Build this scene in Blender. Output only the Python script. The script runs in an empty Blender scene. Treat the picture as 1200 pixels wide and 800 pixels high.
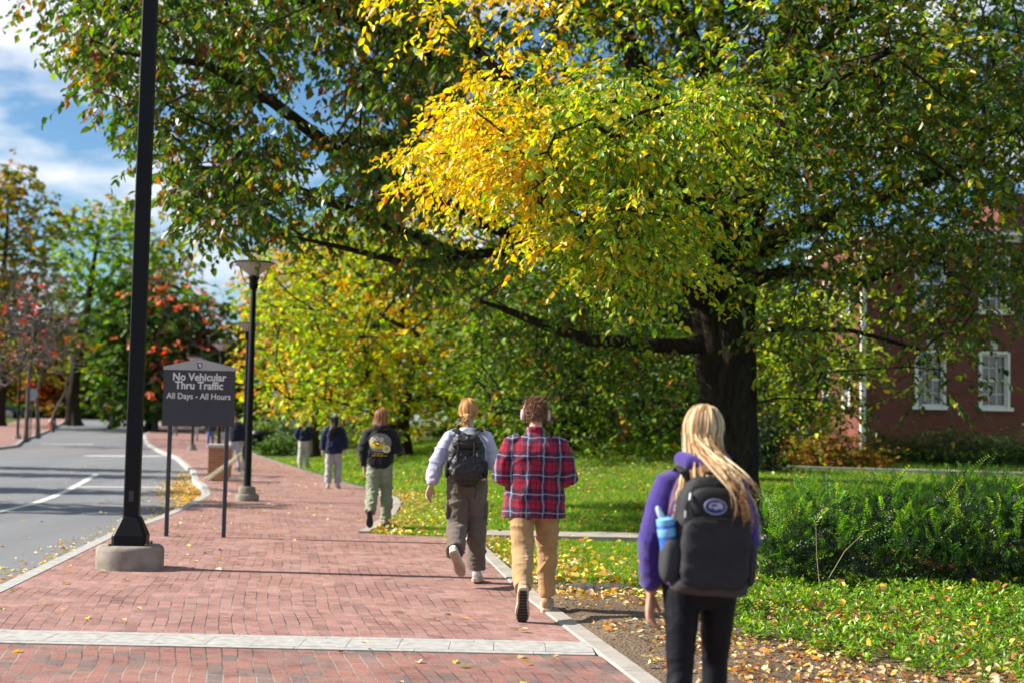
import bpy, bmesh, math, random
import numpy as np
from mathutils import Vector, Matrix, noise as mnoise

random.seed(7)
RNG = np.random.default_rng(11)
scene = bpy.context.scene
COL = scene.collection
R = math.radians

# ------------------------------------------------------------------ camera
CAM_H = 1.55
PITCH, ROLL = 3.43, 1.2
cam_data = bpy.data.cameras.new("camera")
cam_data.lens = 50.0
cam_data.sensor_width = 36.0
cam_data.clip_start = 0.1
cam_data.clip_end = 3000
cam_data.dof.use_dof = True
cam_data.dof.focus_distance = 11.3
cam_data.dof.aperture_fstop = 1.9
cam = bpy.data.objects.new("camera", cam_data)
COL.objects.link(cam)
CAM_ROT = (Matrix.Rotation(R(90 + PITCH), 4, 'X') @ Matrix.Rotation(R(ROLL), 4, 'Z'))
cam.matrix_world = Matrix.Translation((0, 0, CAM_H)) @ CAM_ROT
scene.camera = cam

# ------------------------------------------------------------------ sun and sky
SUN_ELEV = 36.0
SHADOW_DIR = 4.0            # shadows run to +X, turned this many degrees toward -Y
sun_from = Vector((-math.cos(R(SHADOW_DIR)) * math.cos(R(SUN_ELEV)),
                   math.sin(R(SHADOW_DIR)) * math.cos(R(SUN_ELEV)), math.sin(R(SUN_ELEV))))
sd = bpy.data.lights.new("sun", 'SUN')
sd.energy = 5.0
sd.angle = R(0.53)
sd.color = (1.0, 0.92, 0.79)
so = bpy.data.objects.new("sun", sd)
so.rotation_euler = sun_from.to_track_quat('Z', 'Y').to_euler()
COL.objects.link(so)

world = bpy.data.worlds.new("World")
scene.world = world
world.use_nodes = True
wt = world.node_tree
wt.nodes.clear()
w_out = wt.nodes.new('ShaderNodeOutputWorld')
w_bg = wt.nodes.new('ShaderNodeBackground')
w_sky = wt.nodes.new('ShaderNodeTexSky')
w_sky.sky_type = 'NISHITA'
w_sky.sun_disc = False
w_sky.sun_elevation = R(SUN_ELEV)
w_sky.sun_rotation = math.atan2(sun_from.x, sun_from.y)
w_sky.air_density = 1.0
w_sky.dust_density = 0.3
w_sky.ozone_density = 2.5
w_bg.inputs['Strength'].default_value = 0.05
# clouds: part of the sky itself, by view direction
w_tc = wt.nodes.new('ShaderNodeTexCoord')
w_map = wt.nodes.new('ShaderNodeMapping')
w_map.inputs['Scale'].default_value = (1.0, 1.0, 2.6)
w_map.inputs['Location'].default_value = (0.55, 0.1, -0.13)
w_n = wt.nodes.new('ShaderNodeTexNoise')
w_n.inputs['Scale'].default_value = 4.2
w_n.inputs['Detail'].default_value = 7
w_n.inputs['Roughness'].default_value = 0.52
w_r = wt.nodes.new('ShaderNodeValToRGB')
w_r.color_ramp.elements[0].position = 0.485
w_r.color_ramp.elements[0].color = (0, 0, 0, 1)
w_r.color_ramp.elements[1].position = 0.585
w_r.color_ramp.elements[1].color = (1, 1, 1, 1)
w_mix = wt.nodes.new('ShaderNodeMixRGB')
w_mix.inputs[2].default_value = (9.6, 10.0, 10.6, 1)
wt.links.new(w_tc.outputs['Generated'], w_map.inputs[0])
wt.links.new(w_map.outputs[0], w_n.inputs['Vector'])
wt.links.new(w_n.outputs['Fac'], w_r.inputs[0])
wt.links.new(w_r.outputs[0], w_mix.inputs[0])
w_tint = wt.nodes.new('ShaderNodeMixRGB'); w_tint.blend_type = 'MULTIPLY'; w_tint.inputs[0].default_value = 1.0
w_tint.inputs[2].default_value = (0.84, 1.10, 1.26, 1)
wt.links.new(w_sky.outputs[0], w_tint.inputs[1])
wt.links.new(w_tint.outputs[0], w_mix.inputs[1])
wt.links.new(w_mix.outputs[0], w_bg.inputs[0])
wt.links.new(w_bg.outputs[0], w_out.inputs[0])

scene.view_settings.view_transform = 'Standard'
scene.view_settings.look = 'None'
scene.view_settings.exposure = 1.08
scene.view_settings.gamma = 1.0
scene.view_settings.use_curve_mapping = False
scene.cycles.use_denoising = True
scene.cycles.max_bounces = 8
scene.cycles.diffuse_bounces = 3
scene.cycles.transmission_bounces = 4
scene.cycles.transparent_max_bounces = 8
scene.cycles.caustics_reflective = False
scene.cycles.caustics_refractive = False

# ------------------------------------------------------------------ terrain functions
def sstep(t):
    t = np.clip(t, 0, 1)
    return t * t * (3 - 2 * t)

# plan curves of the place (X as a function of Y, metres)
CURB_R = np.array([[-4, -3.0], [4, -3.85], [12.7, -4.62], [19.5, -5.42], [22.4, -5.58], [26.3, -5.95], [30.2, -6.45], [34.7, -7.5],
                   [37.2, -8.25], [44, -9.8], [61, -14.3], [72, -17.8], [85, -21.7], [103, -26.5], [130, -32], [165, -41], [260, -62]])
CURB_L = np.array([[-4, -12.5], [20, -14.2], [40, -18.0], [60, -22.6], [69, -25.0], [75, -25.9], [86, -29.3], [110, -35.5], [130, -41],
                   [165, -51], [260, -78]])
EDGE_R = np.array([[-4, 2.5], [4, 1.55], [8.87, 0.95], [13, 0.33], [18.4, -0.28], [19.9, -0.45], [20.4, -2.0], [21.0, -2.0], [24.5, -1.95], [28, -2.1],
                   [30, -2.3], [32.7, -2.85], [38, -4.3], [46, -6.4], [54, -8.5], [74, -13.6], [100, -20.0], [130, -25.5], [165, -34],
                   [260, -54]])

def cr(Y): return np.interp(Y, CURB_R[:, 0], CURB_R[:, 1])
def cl(Y): return np.interp(Y, CURB_L[:, 0], CURB_L[:, 1])
def er(Y): return np.interp(Y, EDGE_R[:, 0], EDGE_R[:, 1])

def g_road(Y):
    return 1.5 * sstep((np.asarray(Y, float) - 60) / 115.0)

def gz(X, Y):
    """height of the paving, lawn and verges"""
    X = np.asarray(X, float); Y = np.asarray(Y, float)
    base = g_road(Y)
    rise = 1.0 * sstep((Y - 23) / 24.0) * sstep((X - er(Y) - 0.6) / 8.0)
    return base + rise * (1 - base / 1.5)

F_PX = 1200 * 50.0 / 36.0
CAM_R3 = CAM_ROT.to_3x3()
def ray(px, py):
    """direction through a point of the 1200 x 800 photograph"""
    return (CAM_R3 @ Vector(((px - 600) / F_PX, -(py - 400) / F_PX, -1.0)))

def on_ground(px, py, zoff=0.0):
    d = ray(px, py)
    lo = 2.0
    for i in range(4000):
        Y = lo + i * 0.06
        t = Y / d.y
        if CAM_H + d.z * t <= float(gz(d.x * t, Y)) + zoff:
            return Vector((d.x * t, Y, float(gz(d.x * t, Y)) + zoff))
    return Vector((d.x * 240, 240, 1.5))

def at(px, py, Y):
    d = ray(px, py)
    t = Y / d.y
    return Vector((d.x * t, Y, CAM_H + d.z * t))

# ------------------------------------------------------------------ numpy noise
_perm = RNG.permutation(256)
_vals = RNG.random(256) * 2 - 1
def vnoise(P):
    P = np.asarray(P, float)
    i = np.floor(P).astype(int)
    f = P - i
    u = f * f * (3 - 2 * f)
    def h(a, b, c):
        return _vals[_perm[(_perm[(_perm[a & 255] + b) & 255] + c) & 255]]
    x, y, z = i[:, 0], i[:, 1], i[:, 2]
    ux, uy, uz = u[:, 0], u[:, 1], u[:, 2]
    def L(a, b, t): return a + (b - a) * t
    return L(L(L(h(x, y, z), h(x + 1, y, z), ux), L(h(x, y + 1, z), h(x + 1, y + 1, z), ux), uy),
             L(L(h(x, y, z + 1), h(x + 1, y, z + 1), ux), L(h(x, y + 1, z + 1), h(x + 1, y + 1, z + 1), ux), uy), uz)
def fnoise(P, oct=3):
    s = 0; a = 1.0; t = 0
    P = np.asarray(P, float)
    for k in range(oct):
        s = s + a * vnoise(P * (2 ** k) + 17.3 * k); t += a; a *= 0.5
    return s / t

# ------------------------------------------------------------------ materials
MATS = {}
def srgb(r, g, b):
    f = lambda c: ((c / 255.0) / 12.92 if c <= 10 else (((c / 255.0) + 0.055) / 1.055) ** 2.4)
    return (f(r), f(g), f(b))

def new_mat(name):
    m = bpy.data.materials.new(name)
    m.use_nodes = True
    nt = m.node_tree
    bsdf = nt.nodes['Principled BSDF']
    MATS[name] = m
    return m, nt, bsdf

def N(nt, typ, **kw):
    n = nt.nodes.new(typ)
    for k, v in kw.items():
        setattr(n, k, v)
    return n

def simple(name, col, rough=0.7, var=0.12, scale=12.0, bump=0.0, bscale=60.0, metal=0.0, spec=0.4, stretch=None, coord='Object', sheen=0.0):
    """base colour with a gentle procedural variation and an optional fine bump"""
    if name in MATS: return MATS[name]
    m, nt, b = new_mat(name)
    tc = N(nt, 'ShaderNodeTexCoord')
    src = tc.outputs[coord]
    if stretch:
        mp = N(nt, 'ShaderNodeMapping'); mp.inputs['Scale'].default_value = stretch
        nt.links.new(src, mp.inputs[0]); src = mp.outputs[0]
    n = N(nt, 'ShaderNodeTexNoise'); n.inputs['Scale'].default_value = scale; n.inputs['Detail'].default_value = 5
    nt.links.new(src, n.inputs['Vector'])
    r = N(nt, 'ShaderNodeValToRGB')
    r.color_ramp.elements[0].position = 0.3; r.color_ramp.elements[1].position = 0.7
    r.color_ramp.elements[0].color = tuple(c * (1 - var) for c in col) + (1,)
    r.color_ramp.elements[1].color = tuple(min(1, c * (1 + var)) for c in col) + (1,)
    nt.links.new(n.outputs['Fac'], r.inputs[0]); nt.links.new(r.outputs[0], b.inputs['Base Color'])
    b.inputs['Roughness'].default_value = rough
    b.inputs['Metallic'].default_value = metal
    b.inputs['Specular IOR Level'].default_value = spec
    if sheen: b.inputs['Sheen Weight'].default_value = sheen
    if bump:
        n2 = N(nt, 'ShaderNodeTexNoise'); n2.inputs['Scale'].default_value = bscale; n2.inputs['Detail'].default_value = 4
        nt.links.new(src, n2.inputs['Vector'])
        bp = N(nt, 'ShaderNodeBump'); bp.inputs['Strength'].default_value = bump; bp.inputs['Distance'].default_value = 0.02
        nt.links.new(n2.outputs['Fac'], bp.inputs['Height']); nt.links.new(bp.outputs[0], b.inputs['Normal'])
    return m

def leaf_mat(name, rough=0.42, trans=0.45, spec=0.5, gain=1.0):
    """leaf colour comes from the leaf's own attribute; light passes through the blade"""
    m, nt, b = new_mat(name)
    at_ = N(nt, 'ShaderNodeAttribute'); at_.attribute_name = 'tint'
    b.inputs['Roughness'].default_value = rough
    b.inputs['Specular IOR Level'].default_value = spec
    nt.links.new(at_.outputs['Color'], b.inputs['Base Color'])
    tr = N(nt, 'ShaderNodeBsdfTranslucent')
    hs = N(nt, 'ShaderNodeHueSaturation'); hs.inputs['Saturation'].default_value = 1.15; hs.inputs['Value'].default_value = 1.4
    nt.links.new(at_.outputs['Color'], hs.inputs['Color']); nt.links.new(hs.outputs[0], tr.inputs[0])
    mx = N(nt, 'ShaderNodeMixShader'); mx.inputs[0].default_value = trans
    nt.links.new(b.outputs[0], mx.inputs[1]); nt.links.new(tr.outputs[0], mx.inputs[2])
    nt.links.new(mx.outputs[0], nt.nodes['Material Output'].inputs[0])
    return m

# ------------------------------------------------------------------ object helpers
def tag(o, label=None, cat=None, group=None, kind=None):
    if label: o['label'] = label
    if cat: o['category'] = cat
    if group: o['group'] = group
    if kind: o['kind'] = kind
    return o

def thing(name, label, cat, loc=(0, 0, 0), rz=0.0, group=None):
    o = bpy.data.objects.new(name, None)
    COL.objects.link(o)
    o.location = loc; o.rotation_euler = (0, 0, rz)
    return tag(o, label, cat, group)

def np_mesh(name, V, F, smooth=False, mat=None, tint=None, uv=None):
    """V (n,3); F is a list of (m,k) index arrays (k = 3 or 4 ...)"""
    V = np.asarray(V, dtype=np.float32)
    if not isinstance(F, list): F = [F]
    F = [np.asarray(f, dtype=np.int32) for f in F if len(f)]
    me = bpy.data.meshes.new(name)
    me.vertices.add(len(V)); me.vertices.foreach_set('co', V.ravel())
    nl = sum(f.size for f in F); npoly = sum(len(f) for f in F)
    me.loops.add(nl)
    me.loops.foreach_set('vertex_index', np.concatenate([f.ravel() for f in F]))
    me.polygons.add(npoly)
    tot = np.concatenate([np.full(len(f), f.shape[1], dtype=np.int32) for f in F])
    st = np.concatenate([[0], np.cumsum(tot)[:-1]]).astype(np.int32)
    me.polygons.foreach_set('loop_start', st)
    me.polygons.foreach_set('loop_total', tot)
    me.polygons.foreach_set('use_smooth', np.full(npoly, bool(smooth)))
    if tint is not None:
        a = me.color_attributes.new('tint', 'FLOAT_COLOR', 'POINT')
        c = np.ones((len(V), 4), dtype=np.float32); c[:, :3] = tint
        a.data.foreach_set('color', c.ravel())
    if uv is not None:
        ul = me.uv_layers.new(name='plan')
        vi = np.concatenate([f.ravel() for f in F])
        ul.data.foreach_set('uv', np.asarray(uv, dtype=np.float32)[vi].ravel())
    me.update(calc_edges=True)
    me.validate()
    if mat is not None: me.materials.append(mat)
    return me

def link(name, me, parent=None):
    o = bpy.data.objects.new(name, me)
    COL.objects.link(o)
    if parent is not None: o.parent = parent
    return o

class MB:
    """collects closed shapes into ONE mesh"""
    def __init__(self):
        self.V = []; self.F = {}; self.n = 0
    def add(self, V, F):
        V = np.asarray(V, float)
        for f in F:
            f = tuple(int(i) + self.n for i in f)
            self.F.setdefault(len(f), []).append(f)
        self.V.append(V); self.n += len(V)
        return self
    def addq(self, V, Fa):
        Fa = np.asarray(Fa) + self.n
        self.F.setdefault(Fa.shape[1], []).extend(map(tuple, Fa.tolist()))
        self.V.append(np.asarray(V, float)); self.n += len(V)
        return self
    def box(self, c, s, rot=None, bev=0.0):
        sx, sy, sz = s[0] / 2, s[1] / 2, s[2] / 2
        if bev <= 0:
            V = np.array([(x, y, z) for z in (-sz, sz) for y in (-sy, sy) for x in (-sx, sx)])
            F = [(0, 2, 3, 1), (4, 5, 7, 6), (0, 1, 5, 4), (2, 6, 7, 3), (1, 3, 7, 5), (0, 4, 6, 2)]
        else:
            b = min(bev, sx * .9, sy * .9, sz * .9)
            V = []; 
            # rings: chamfered box as stacked octagon rings
            def ring(ix, iy, z):
                return [(ix, -iy + b, z), (ix, iy - b, z), (ix - b, iy, z), (-ix + b, iy, z), (-ix, iy - b, z), (-ix, -iy + b, z), (-ix + b, -iy, z), (ix - b, -iy, z)]
            V += ring(sx - b, sy - b, -sz) if min(sx, sy) > 2 * b else ring(sx - b * .5, sy - b * .5, -sz)
            V += ring(sx, sy, -sz + b); V += ring(sx, sy, sz - b)
            V += ring(sx - b, sy - b, sz) if min(sx, sy) > 2 * b else ring(sx - b * .5, sy - b * .5, sz)
            V = np.array(V); F = []
            for k in range(3):
                for i in range(8):
                    j = (i + 1) % 8
                    F.append((k * 8 + i, k * 8 + j, (k + 1) * 8 + j, (k + 1) * 8 + i))
            F.append(tuple(range(7, -1, -1))); F.append(tuple(range(24, 32)))
        if rot is not None:
            M = np.array(rot.to_3x3()) if hasattr(rot, 'to_3x3') else np.array(rot)
            V = V @ M.T
        return self.add(V + np.array(c), F)
    def loft(self, rings, closed_ends=True, closed_loop=True):
        """rings: list of (k,3) arrays with the same k"""
        k = len(rings[0]); V = np.concatenate(rings); F = []
        for r in range(len(rings) - 1):
            for i in range(k if closed_loop else k - 1):
                j = (i + 1) % k
                F.append((r * k + i, r * k + j, (r + 1) * k + j, (r + 1) * k + i))
        if closed_ends:
            F.append(tuple(range(k - 1, -1, -1))); F.append(tuple(range((len(rings) - 1) * k, len(rings) * k)))
        return self.add(V, F)
    def tube(self, pts, rad, n=10, flat=1.0, up=None, round_ends=False):
        """tapered tube along points; rad scalar/list; flat squashes along the 'up' side"""
        P = [Vector(p) for p in pts]
        if not hasattr(rad, '__len__'): rad = [rad] * len(P)
        rad = list(rad)
        if round_ends:
            d0 = (P[0] - P[1]).normalized(); d1 = (P[-1] - P[-2]).normalized()
            a = [(P[0] + d0 * rad[0] * .95, rad[0] * .25), (P[0] + d0 * rad[0] * .7, rad[0] * .7)]
            z = [(P[-1] + d1 * rad[-1] * .7, rad[-1] * .7), (P[-1] + d1 * rad[-1] * .95, rad[-1] * .25)]
            P = [a[0][0], a[1][0]] + P + [z[0][0], z[1][0]]
            rad = [a[0][1], a[1][1]] + rad + [z[0][1], z[1][1]]
        rings = []; ref = Vector(up) if up is not None else None
        last = None
        for i, p in enumerate(P):
            t = (P[min(i + 1, len(P) - 1)] - P[max(i - 1, 0)])
            if t.length < 1e-9: t = Vector((0, 0, 1))
            t.normalize()
            if ref is not None: u = ref - t * ref.dot(t)
            elif last is not None: u = last - t * last.dot(t)
            else: u = t.orthogonal()
            if u.length < 1e-6: u = t.orthogonal()
            u.normalize(); last = u
            w = t.cross(u)
            r = rad[i]
            rings.append(np.array([p + w * (math.cos(a) * r) + u * (math.sin(a) * r * flat)
                                   for a in (2 * math.pi * j / n for j in range(n))]))
        return self.loft(rings)
    def lathe(self, prof, n=24, c=(0, 0, 0)):
        """prof: list of (r,z)"""
        rings = [np.array([(c[0] + r * math.cos(2 * math.pi * j / n), c[1] + r * math.sin(2 * math.pi * j / n), c[2] + z)
                           for j in range(n)]) for r, z in prof]
        return self.loft(rings)
    def prism(self, poly, d0, d1, axis='y'):
        """extrude a 2D polygon (x,z) from y=d0 to d1"""
        A = np.array([(x, d0, z) for x, z in poly]); B = np.array([(x, d1, z) for x, z in poly])
        if axis == 'z':
            A = np.array([(x, y, d0) for x, y in poly]); B = np.array([(x, y, d1) for x, y in poly])
        if axis == 'x':
            A = np.array([(d0, y, z) for y, z in poly]); B = np.array([(d1, y, z) for y, z in poly])
        return self.loft([A, B])
    def mesh(self, name, mat=None, smooth=False, fixn=True):
        V = np.concatenate(self.V)
        me = np_mesh(name, V, [np.array(f) for f in self.F.values()], smooth, mat)
        if fixn:
            bm = bmesh.new(); bm.from_mesh(me); bmesh.ops.recalc_face_normals(bm, faces=bm.faces[:]); bm.to_mesh(me); bm.free()
        return me
    def build(self, name, mat=None, parent=None, smooth=False, fixn=True, sharp=35):
        me = self.mesh(name, mat, smooth, fixn)
        if smooth and sharp:
            me.set_sharp_from_angle(angle=R(sharp))
        return link(name, me, parent)

def copy_tree(o, parent=None):
    c = o.copy(); COL.objects.link(c)
    if parent is not None: c.parent = parent
    for ch in list(o.children): copy_tree(ch, c)
    return c
# ================================================================== GROUND
def brick_paving(name, pw=0.205, ph=0.1025, cols=None, gray=0.5, rough=0.85):
    m, nt, b = new_mat(name)
    uv = N(nt, 'ShaderNodeUVMap'); uv.uv_map = 'plan'
    sp = N(nt, 'ShaderNodeSeparateXYZ'); cb = N(nt, 'ShaderNodeCombineXYZ')
    nt.links.new(uv.outputs[0], sp.inputs[0])
    # a slow wander so that the courses are not laid by a ruler
    nw = N(nt, 'ShaderNodeTexNoise'); nw.inputs['Scale'].default_value = 0.9; nw.inputs['Detail'].default_value = 2
    nt.links.new(uv.outputs[0], nw.inputs['Vector'])
    mw = N(nt, 'ShaderNodeMath', operation='MULTIPLY_ADD'); mw.inputs[1].default_value = 0.09
    nt.links.new(nw.outputs['Fac'], mw.inputs[0]); nt.links.new(sp.outputs[0], mw.inputs[2])
    nt.links.new(sp.outputs[1], cb.inputs[0]); nt.links.new(mw.outputs[0], cb.inputs[1])
    br = N(nt, 'ShaderNodeTexBrick')
    br.inputs['Scale'].default_value = 1.0
    br.inputs['Brick Width'].default_value = pw
    br.inputs['Row Height'].default_value = ph
    br.inputs['Mortar Size'].default_value = 0.0048
    br.inputs['Mortar Smooth'].default_value = 0.25
    br.inputs['Bias'].default_value = 0.0
    br.inputs['Color1'].default_value = (0.0, 0.0, 0.0, 1); br.inputs['Color2'].default_value = (1, 1, 1, 1)
    br.inputs['Mortar'].default_value = (0.5, 0.5, 0.5, 1)
    br.offset = 0.5
    nt.links.new(cb.outputs[0], br.inputs['Vector'])
    ramp = N(nt, 'ShaderNodeValToRGB')
    els = cols or [(0.0, (0.225, 0.126, 0.112)), (0.2, (0.325, 0.178, 0.155)), (0.5, (0.285, 0.152, 0.134)), (0.8, (0.36, 0.193, 0.165)), (1.0, (0.32, 0.205, 0.182))]
    ramp.color_ramp.elements[0].position = els[0][0]; ramp.color_ramp.elements[0].color = els[0][1] + (1,)
    ramp.color_ramp.elements[1].position = els[-1][0]; ramp.color_ramp.elements[1].color = els[-1][1] + (1,)
    for p, c in els[1:-1]:
        e = ramp.color_ramp.elements.new(p); e.color = c + (1,)
    nt.links.new(br.outputs['Color'], ramp.inputs[0])
    # grime and sun-bleached patches
    n2 = N(nt, 'ShaderNodeTexNoise'); n2.inputs['Scale'].default_value = 1.3; n2.inputs['Detail'].default_value = 8; n2.inputs['Roughness'].default_value = 0.65
    nt.links.new(uv.outputs[0], n2.inputs['Vector'])
    r2 = N(nt, 'ShaderNodeValToRGB'); r2.color_ramp.elements[0].position = 0.3; r2.color_ramp.elements[1].position = 0.75
    r2.color_ramp.elements[0].color = (0.80, 0.78, 0.78, 1); r2.color_ramp.elements[1].color = (1.22, 1.2, 1.2, 1)
    nt.links.new(n2.outputs['Fac'], r2.inputs[0])
    mu = N(nt, 'ShaderNodeMixRGB', blend_type='MULTIPLY'); mu.inputs[0].default_value = 1.0
    nt.links.new(ramp.outputs[0], mu.inputs[1]); nt.links.new(r2.outputs[0], mu.inputs[2])
    n3 = N(nt, 'ShaderNodeTexNoise'); n3.inputs['Scale'].default_value = 55; n3.inputs['Detail'].default_value = 3
    nt.links.new(uv.outputs[0], n3.inputs['Vector'])
    r3 = N(nt, 'ShaderNodeValToRGB'); r3.color_ramp.elements[0].position = 0.35; r3.color_ramp.elements[1].position = 0.7
    r3.color_ramp.elements[0].color = (0.78, 0.78, 0.78, 1); r3.color_ramp.elements[1].color = (1.2, 1.2, 1.2, 1)
    nt.links.new(n3.outputs['Fac'], r3.inputs[0])
    mu2 = N(nt, 'ShaderNodeMixRGB', blend_type='MULTIPLY'); mu2.inputs[0].default_value = 1.0
    nt.links.new(mu.outputs[0], mu2.inputs[1]); nt.links.new(r3.outputs[0], mu2.inputs[2])
    # stains, grit and old gum
    n4 = N(nt, 'ShaderNodeTexNoise'); n4.inputs['Scale'].default_value = 4.5; n4.inputs['Detail'].default_value = 9; n4.inputs['Roughness'].default_value = .75
    nt.links.new(uv.outputs[0], n4.inputs['Vector'])
    r4 = N(nt, 'ShaderNodeValToRGB'); r4.color_ramp.elements[0].position = 0.36; r4.color_ramp.elements[1].position = 0.50
    r4.color_ramp.elements[0].color = (0.62, 0.60, 0.60, 1); r4.color_ramp.elements[1].color = (1, 1, 1, 1)
    nt.links.new(n4.outputs['Fac'], r4.inputs[0])
    mu3 = N(nt, 'ShaderNodeMixRGB', blend_type='MULTIPLY'); mu3.inputs[0].default_value = 1.0
    nt.links.new(mu2.outputs[0], mu3.inputs[1]); nt.links.new(r4.outputs[0], mu3.inputs[2])
    vo = N(nt, 'ShaderNodeTexVoronoi'); vo.inputs['Scale'].default_value = 2.6; nt.links.new(uv.outputs[0], vo.inputs['Vector'])
    rv = N(nt, 'ShaderNodeValToRGB'); rv.color_ramp.elements[0].position = 0.030; rv.color_ramp.elements[1].position = 0.042
    rv.color_ramp.elements[0].color = (0.55, 0.53, 0.52, 1); rv.color_ramp.elements[1].color = (1, 1, 1, 1); nt.links.new(vo.outputs['Distance'], rv.inputs[0])
    mu2 = N(nt, 'ShaderNodeMixRGB', blend_type='MULTIPLY'); mu2.inputs[0].default_value = 1.0
    nt.links.new(mu3.outputs[0], mu2.inputs[1]); nt.links.new(rv.outputs[0], mu2.inputs[2])
    # joints: sandy in places, dark in others
    rj = N(nt, 'ShaderNodeValToRGB'); rj.color_ramp.elements[0].position = 0.42; rj.color_ramp.elements[1].position = 0.6
    rj.color_ramp.elements[0].color = (0.06, 0.04, 0.038, 1); rj.color_ramp.elements[1].color = (0.30, 0.25, 0.22, 1)
    nt.links.new(n2.outputs['Fac'], rj.inputs[0])
    mj = N(nt, 'ShaderNodeMixRGB')
    nt.links.new(br.outputs['Fac'], mj.inputs[0]); nt.links.new(mu2.outputs[0], mj.inputs[1]); nt.links.new(rj.outputs[0], mj.inputs[2])
    nt.links.new(mj.outputs[0], b.inputs['Base Color'])
    inv = N(nt, 'ShaderNodeMath', operation='MULTIPLY_ADD'); inv.inputs[1].default_value = -1.0; inv.inputs[2].default_value = 1.0
    nt.links.new(br.outputs['Fac'], inv.inputs[0])
    # each paver sits a touch higher or lower than the next
    hh = N(nt, 'ShaderNodeMath', operation='MULTIPLY_ADD'); hh.inputs[1].default_value = 0.25
    nt.links.new(br.outputs['Color'], hh.inputs[0]); nt.links.new(inv.outputs[0], hh.inputs[2])
    bp = N(nt, 'ShaderNodeBump'); bp.inputs['Strength'].default_value = 0.7; bp.inputs['Distance'].default_value = 0.006
    nt.links.new(hh.outputs[0], bp.inputs['Height']); nt.links.new(bp.outputs[0], b.inputs['Normal'])
    b.inputs['Roughness'].default_value = rough
    b.inputs['Specular IOR Level'].default_value = 0.35
    return m

M_brick = brick_paving('red_brick_paving')
M_brick2 = brick_paving('mixed_brick_paving', cols=[(0.0, (0.165, 0.125, 0.12)), (0.2, (0.20, 0.135, 0.122)), (0.38, (0.25, 0.122, 0.102)), (0.7, (0.29, 0.140, 0.115)), (1.0, (0.25, 0.145, 0.125))])

def asphalt():
    m, nt, b = new_mat('asphalt')
    tc = N(nt, 'ShaderNodeTexCoord')
    n1 = N(nt, 'ShaderNodeTexNoise'); n1.inputs['Scale'].default_value = 0.35; n1.inputs['Detail'].default_value = 8
    n2 = N(nt, 'ShaderNodeTexNoise'); n2.inputs['Scale'].default_value = 90; n2.inputs['Detail'].default_value = 2
    mp = N(nt, 'ShaderNodeMapping'); mp.inputs['Rotation'].default_value = (0, 0, 0.2); mp.inputs['Scale'].default_value = (2.2, 0.25, 1)
    nt.links.new(tc.outputs['Object'], mp.inputs[0]); nt.links.new(mp.outputs[0], n1.inputs['Vector'])
    nt.links.new(tc.outputs['Object'], n2.inputs['Vector'])
    r1 = N(nt, 'ShaderNodeValToRGB'); r1.color_ramp.elements[0].position = .3; r1.color_ramp.elements[1].position = .7
    r1.color_ramp.elements[0].color = (0.125, 0.132, 0.148, 1); r1.color_ramp.elements[1].color = (0.175, 0.182, 0.20, 1)
    nt.links.new(n1.outputs['Fac'], r1.inputs[0])
    r2 = N(nt, 'ShaderNodeValToRGB'); r2.color_ramp.elements[0].position = .35; r2.color_ramp.elements[1].position = .7
    r2.color_ramp.elements[0].color = (0.8, 0.8, 0.8, 1); r2.color_ramp.elements[1].color = (1.2, 1.2, 1.2, 1)
    nt.links.new(n2.outputs['Fac'], r2.inputs[0])
    mu = N(nt, 'ShaderNodeMixRGB', blend_type='MULTIPLY'); mu.inputs[0].default_value = 1
    nt.links.new(r1.outputs[0], mu.inputs[1]); nt.links.new(r2.outputs[0], mu.inputs[2]); nt.links.new(mu.outputs[0], b.inputs['Base Color'])
    bp = N(nt, 'ShaderNodeBump'); bp.inputs['Strength'].default_value = .4; bp.inputs['Distance'].default_value = .01
    nt.links.new(n2.outputs['Fac'], bp.inputs['Height']); nt.links.new(bp.outputs[0], b.inputs['Normal'])
    b.inputs['Roughness'].default_value = 0.8
    return m
M_asphalt = asphalt()
M_conc = simple('concrete', (0.34, 0.31, 0.28), 0.85, 0.18, 5, 0.3, 120)
M_granite = simple('granite', (0.36, 0.355, 0.34), 0.8, 0.22, 14, 0.25, 160)
M_paint = simple('road_paint', (0.62, 0.62, 0.6), 0.7, 0.25, 9)

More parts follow.
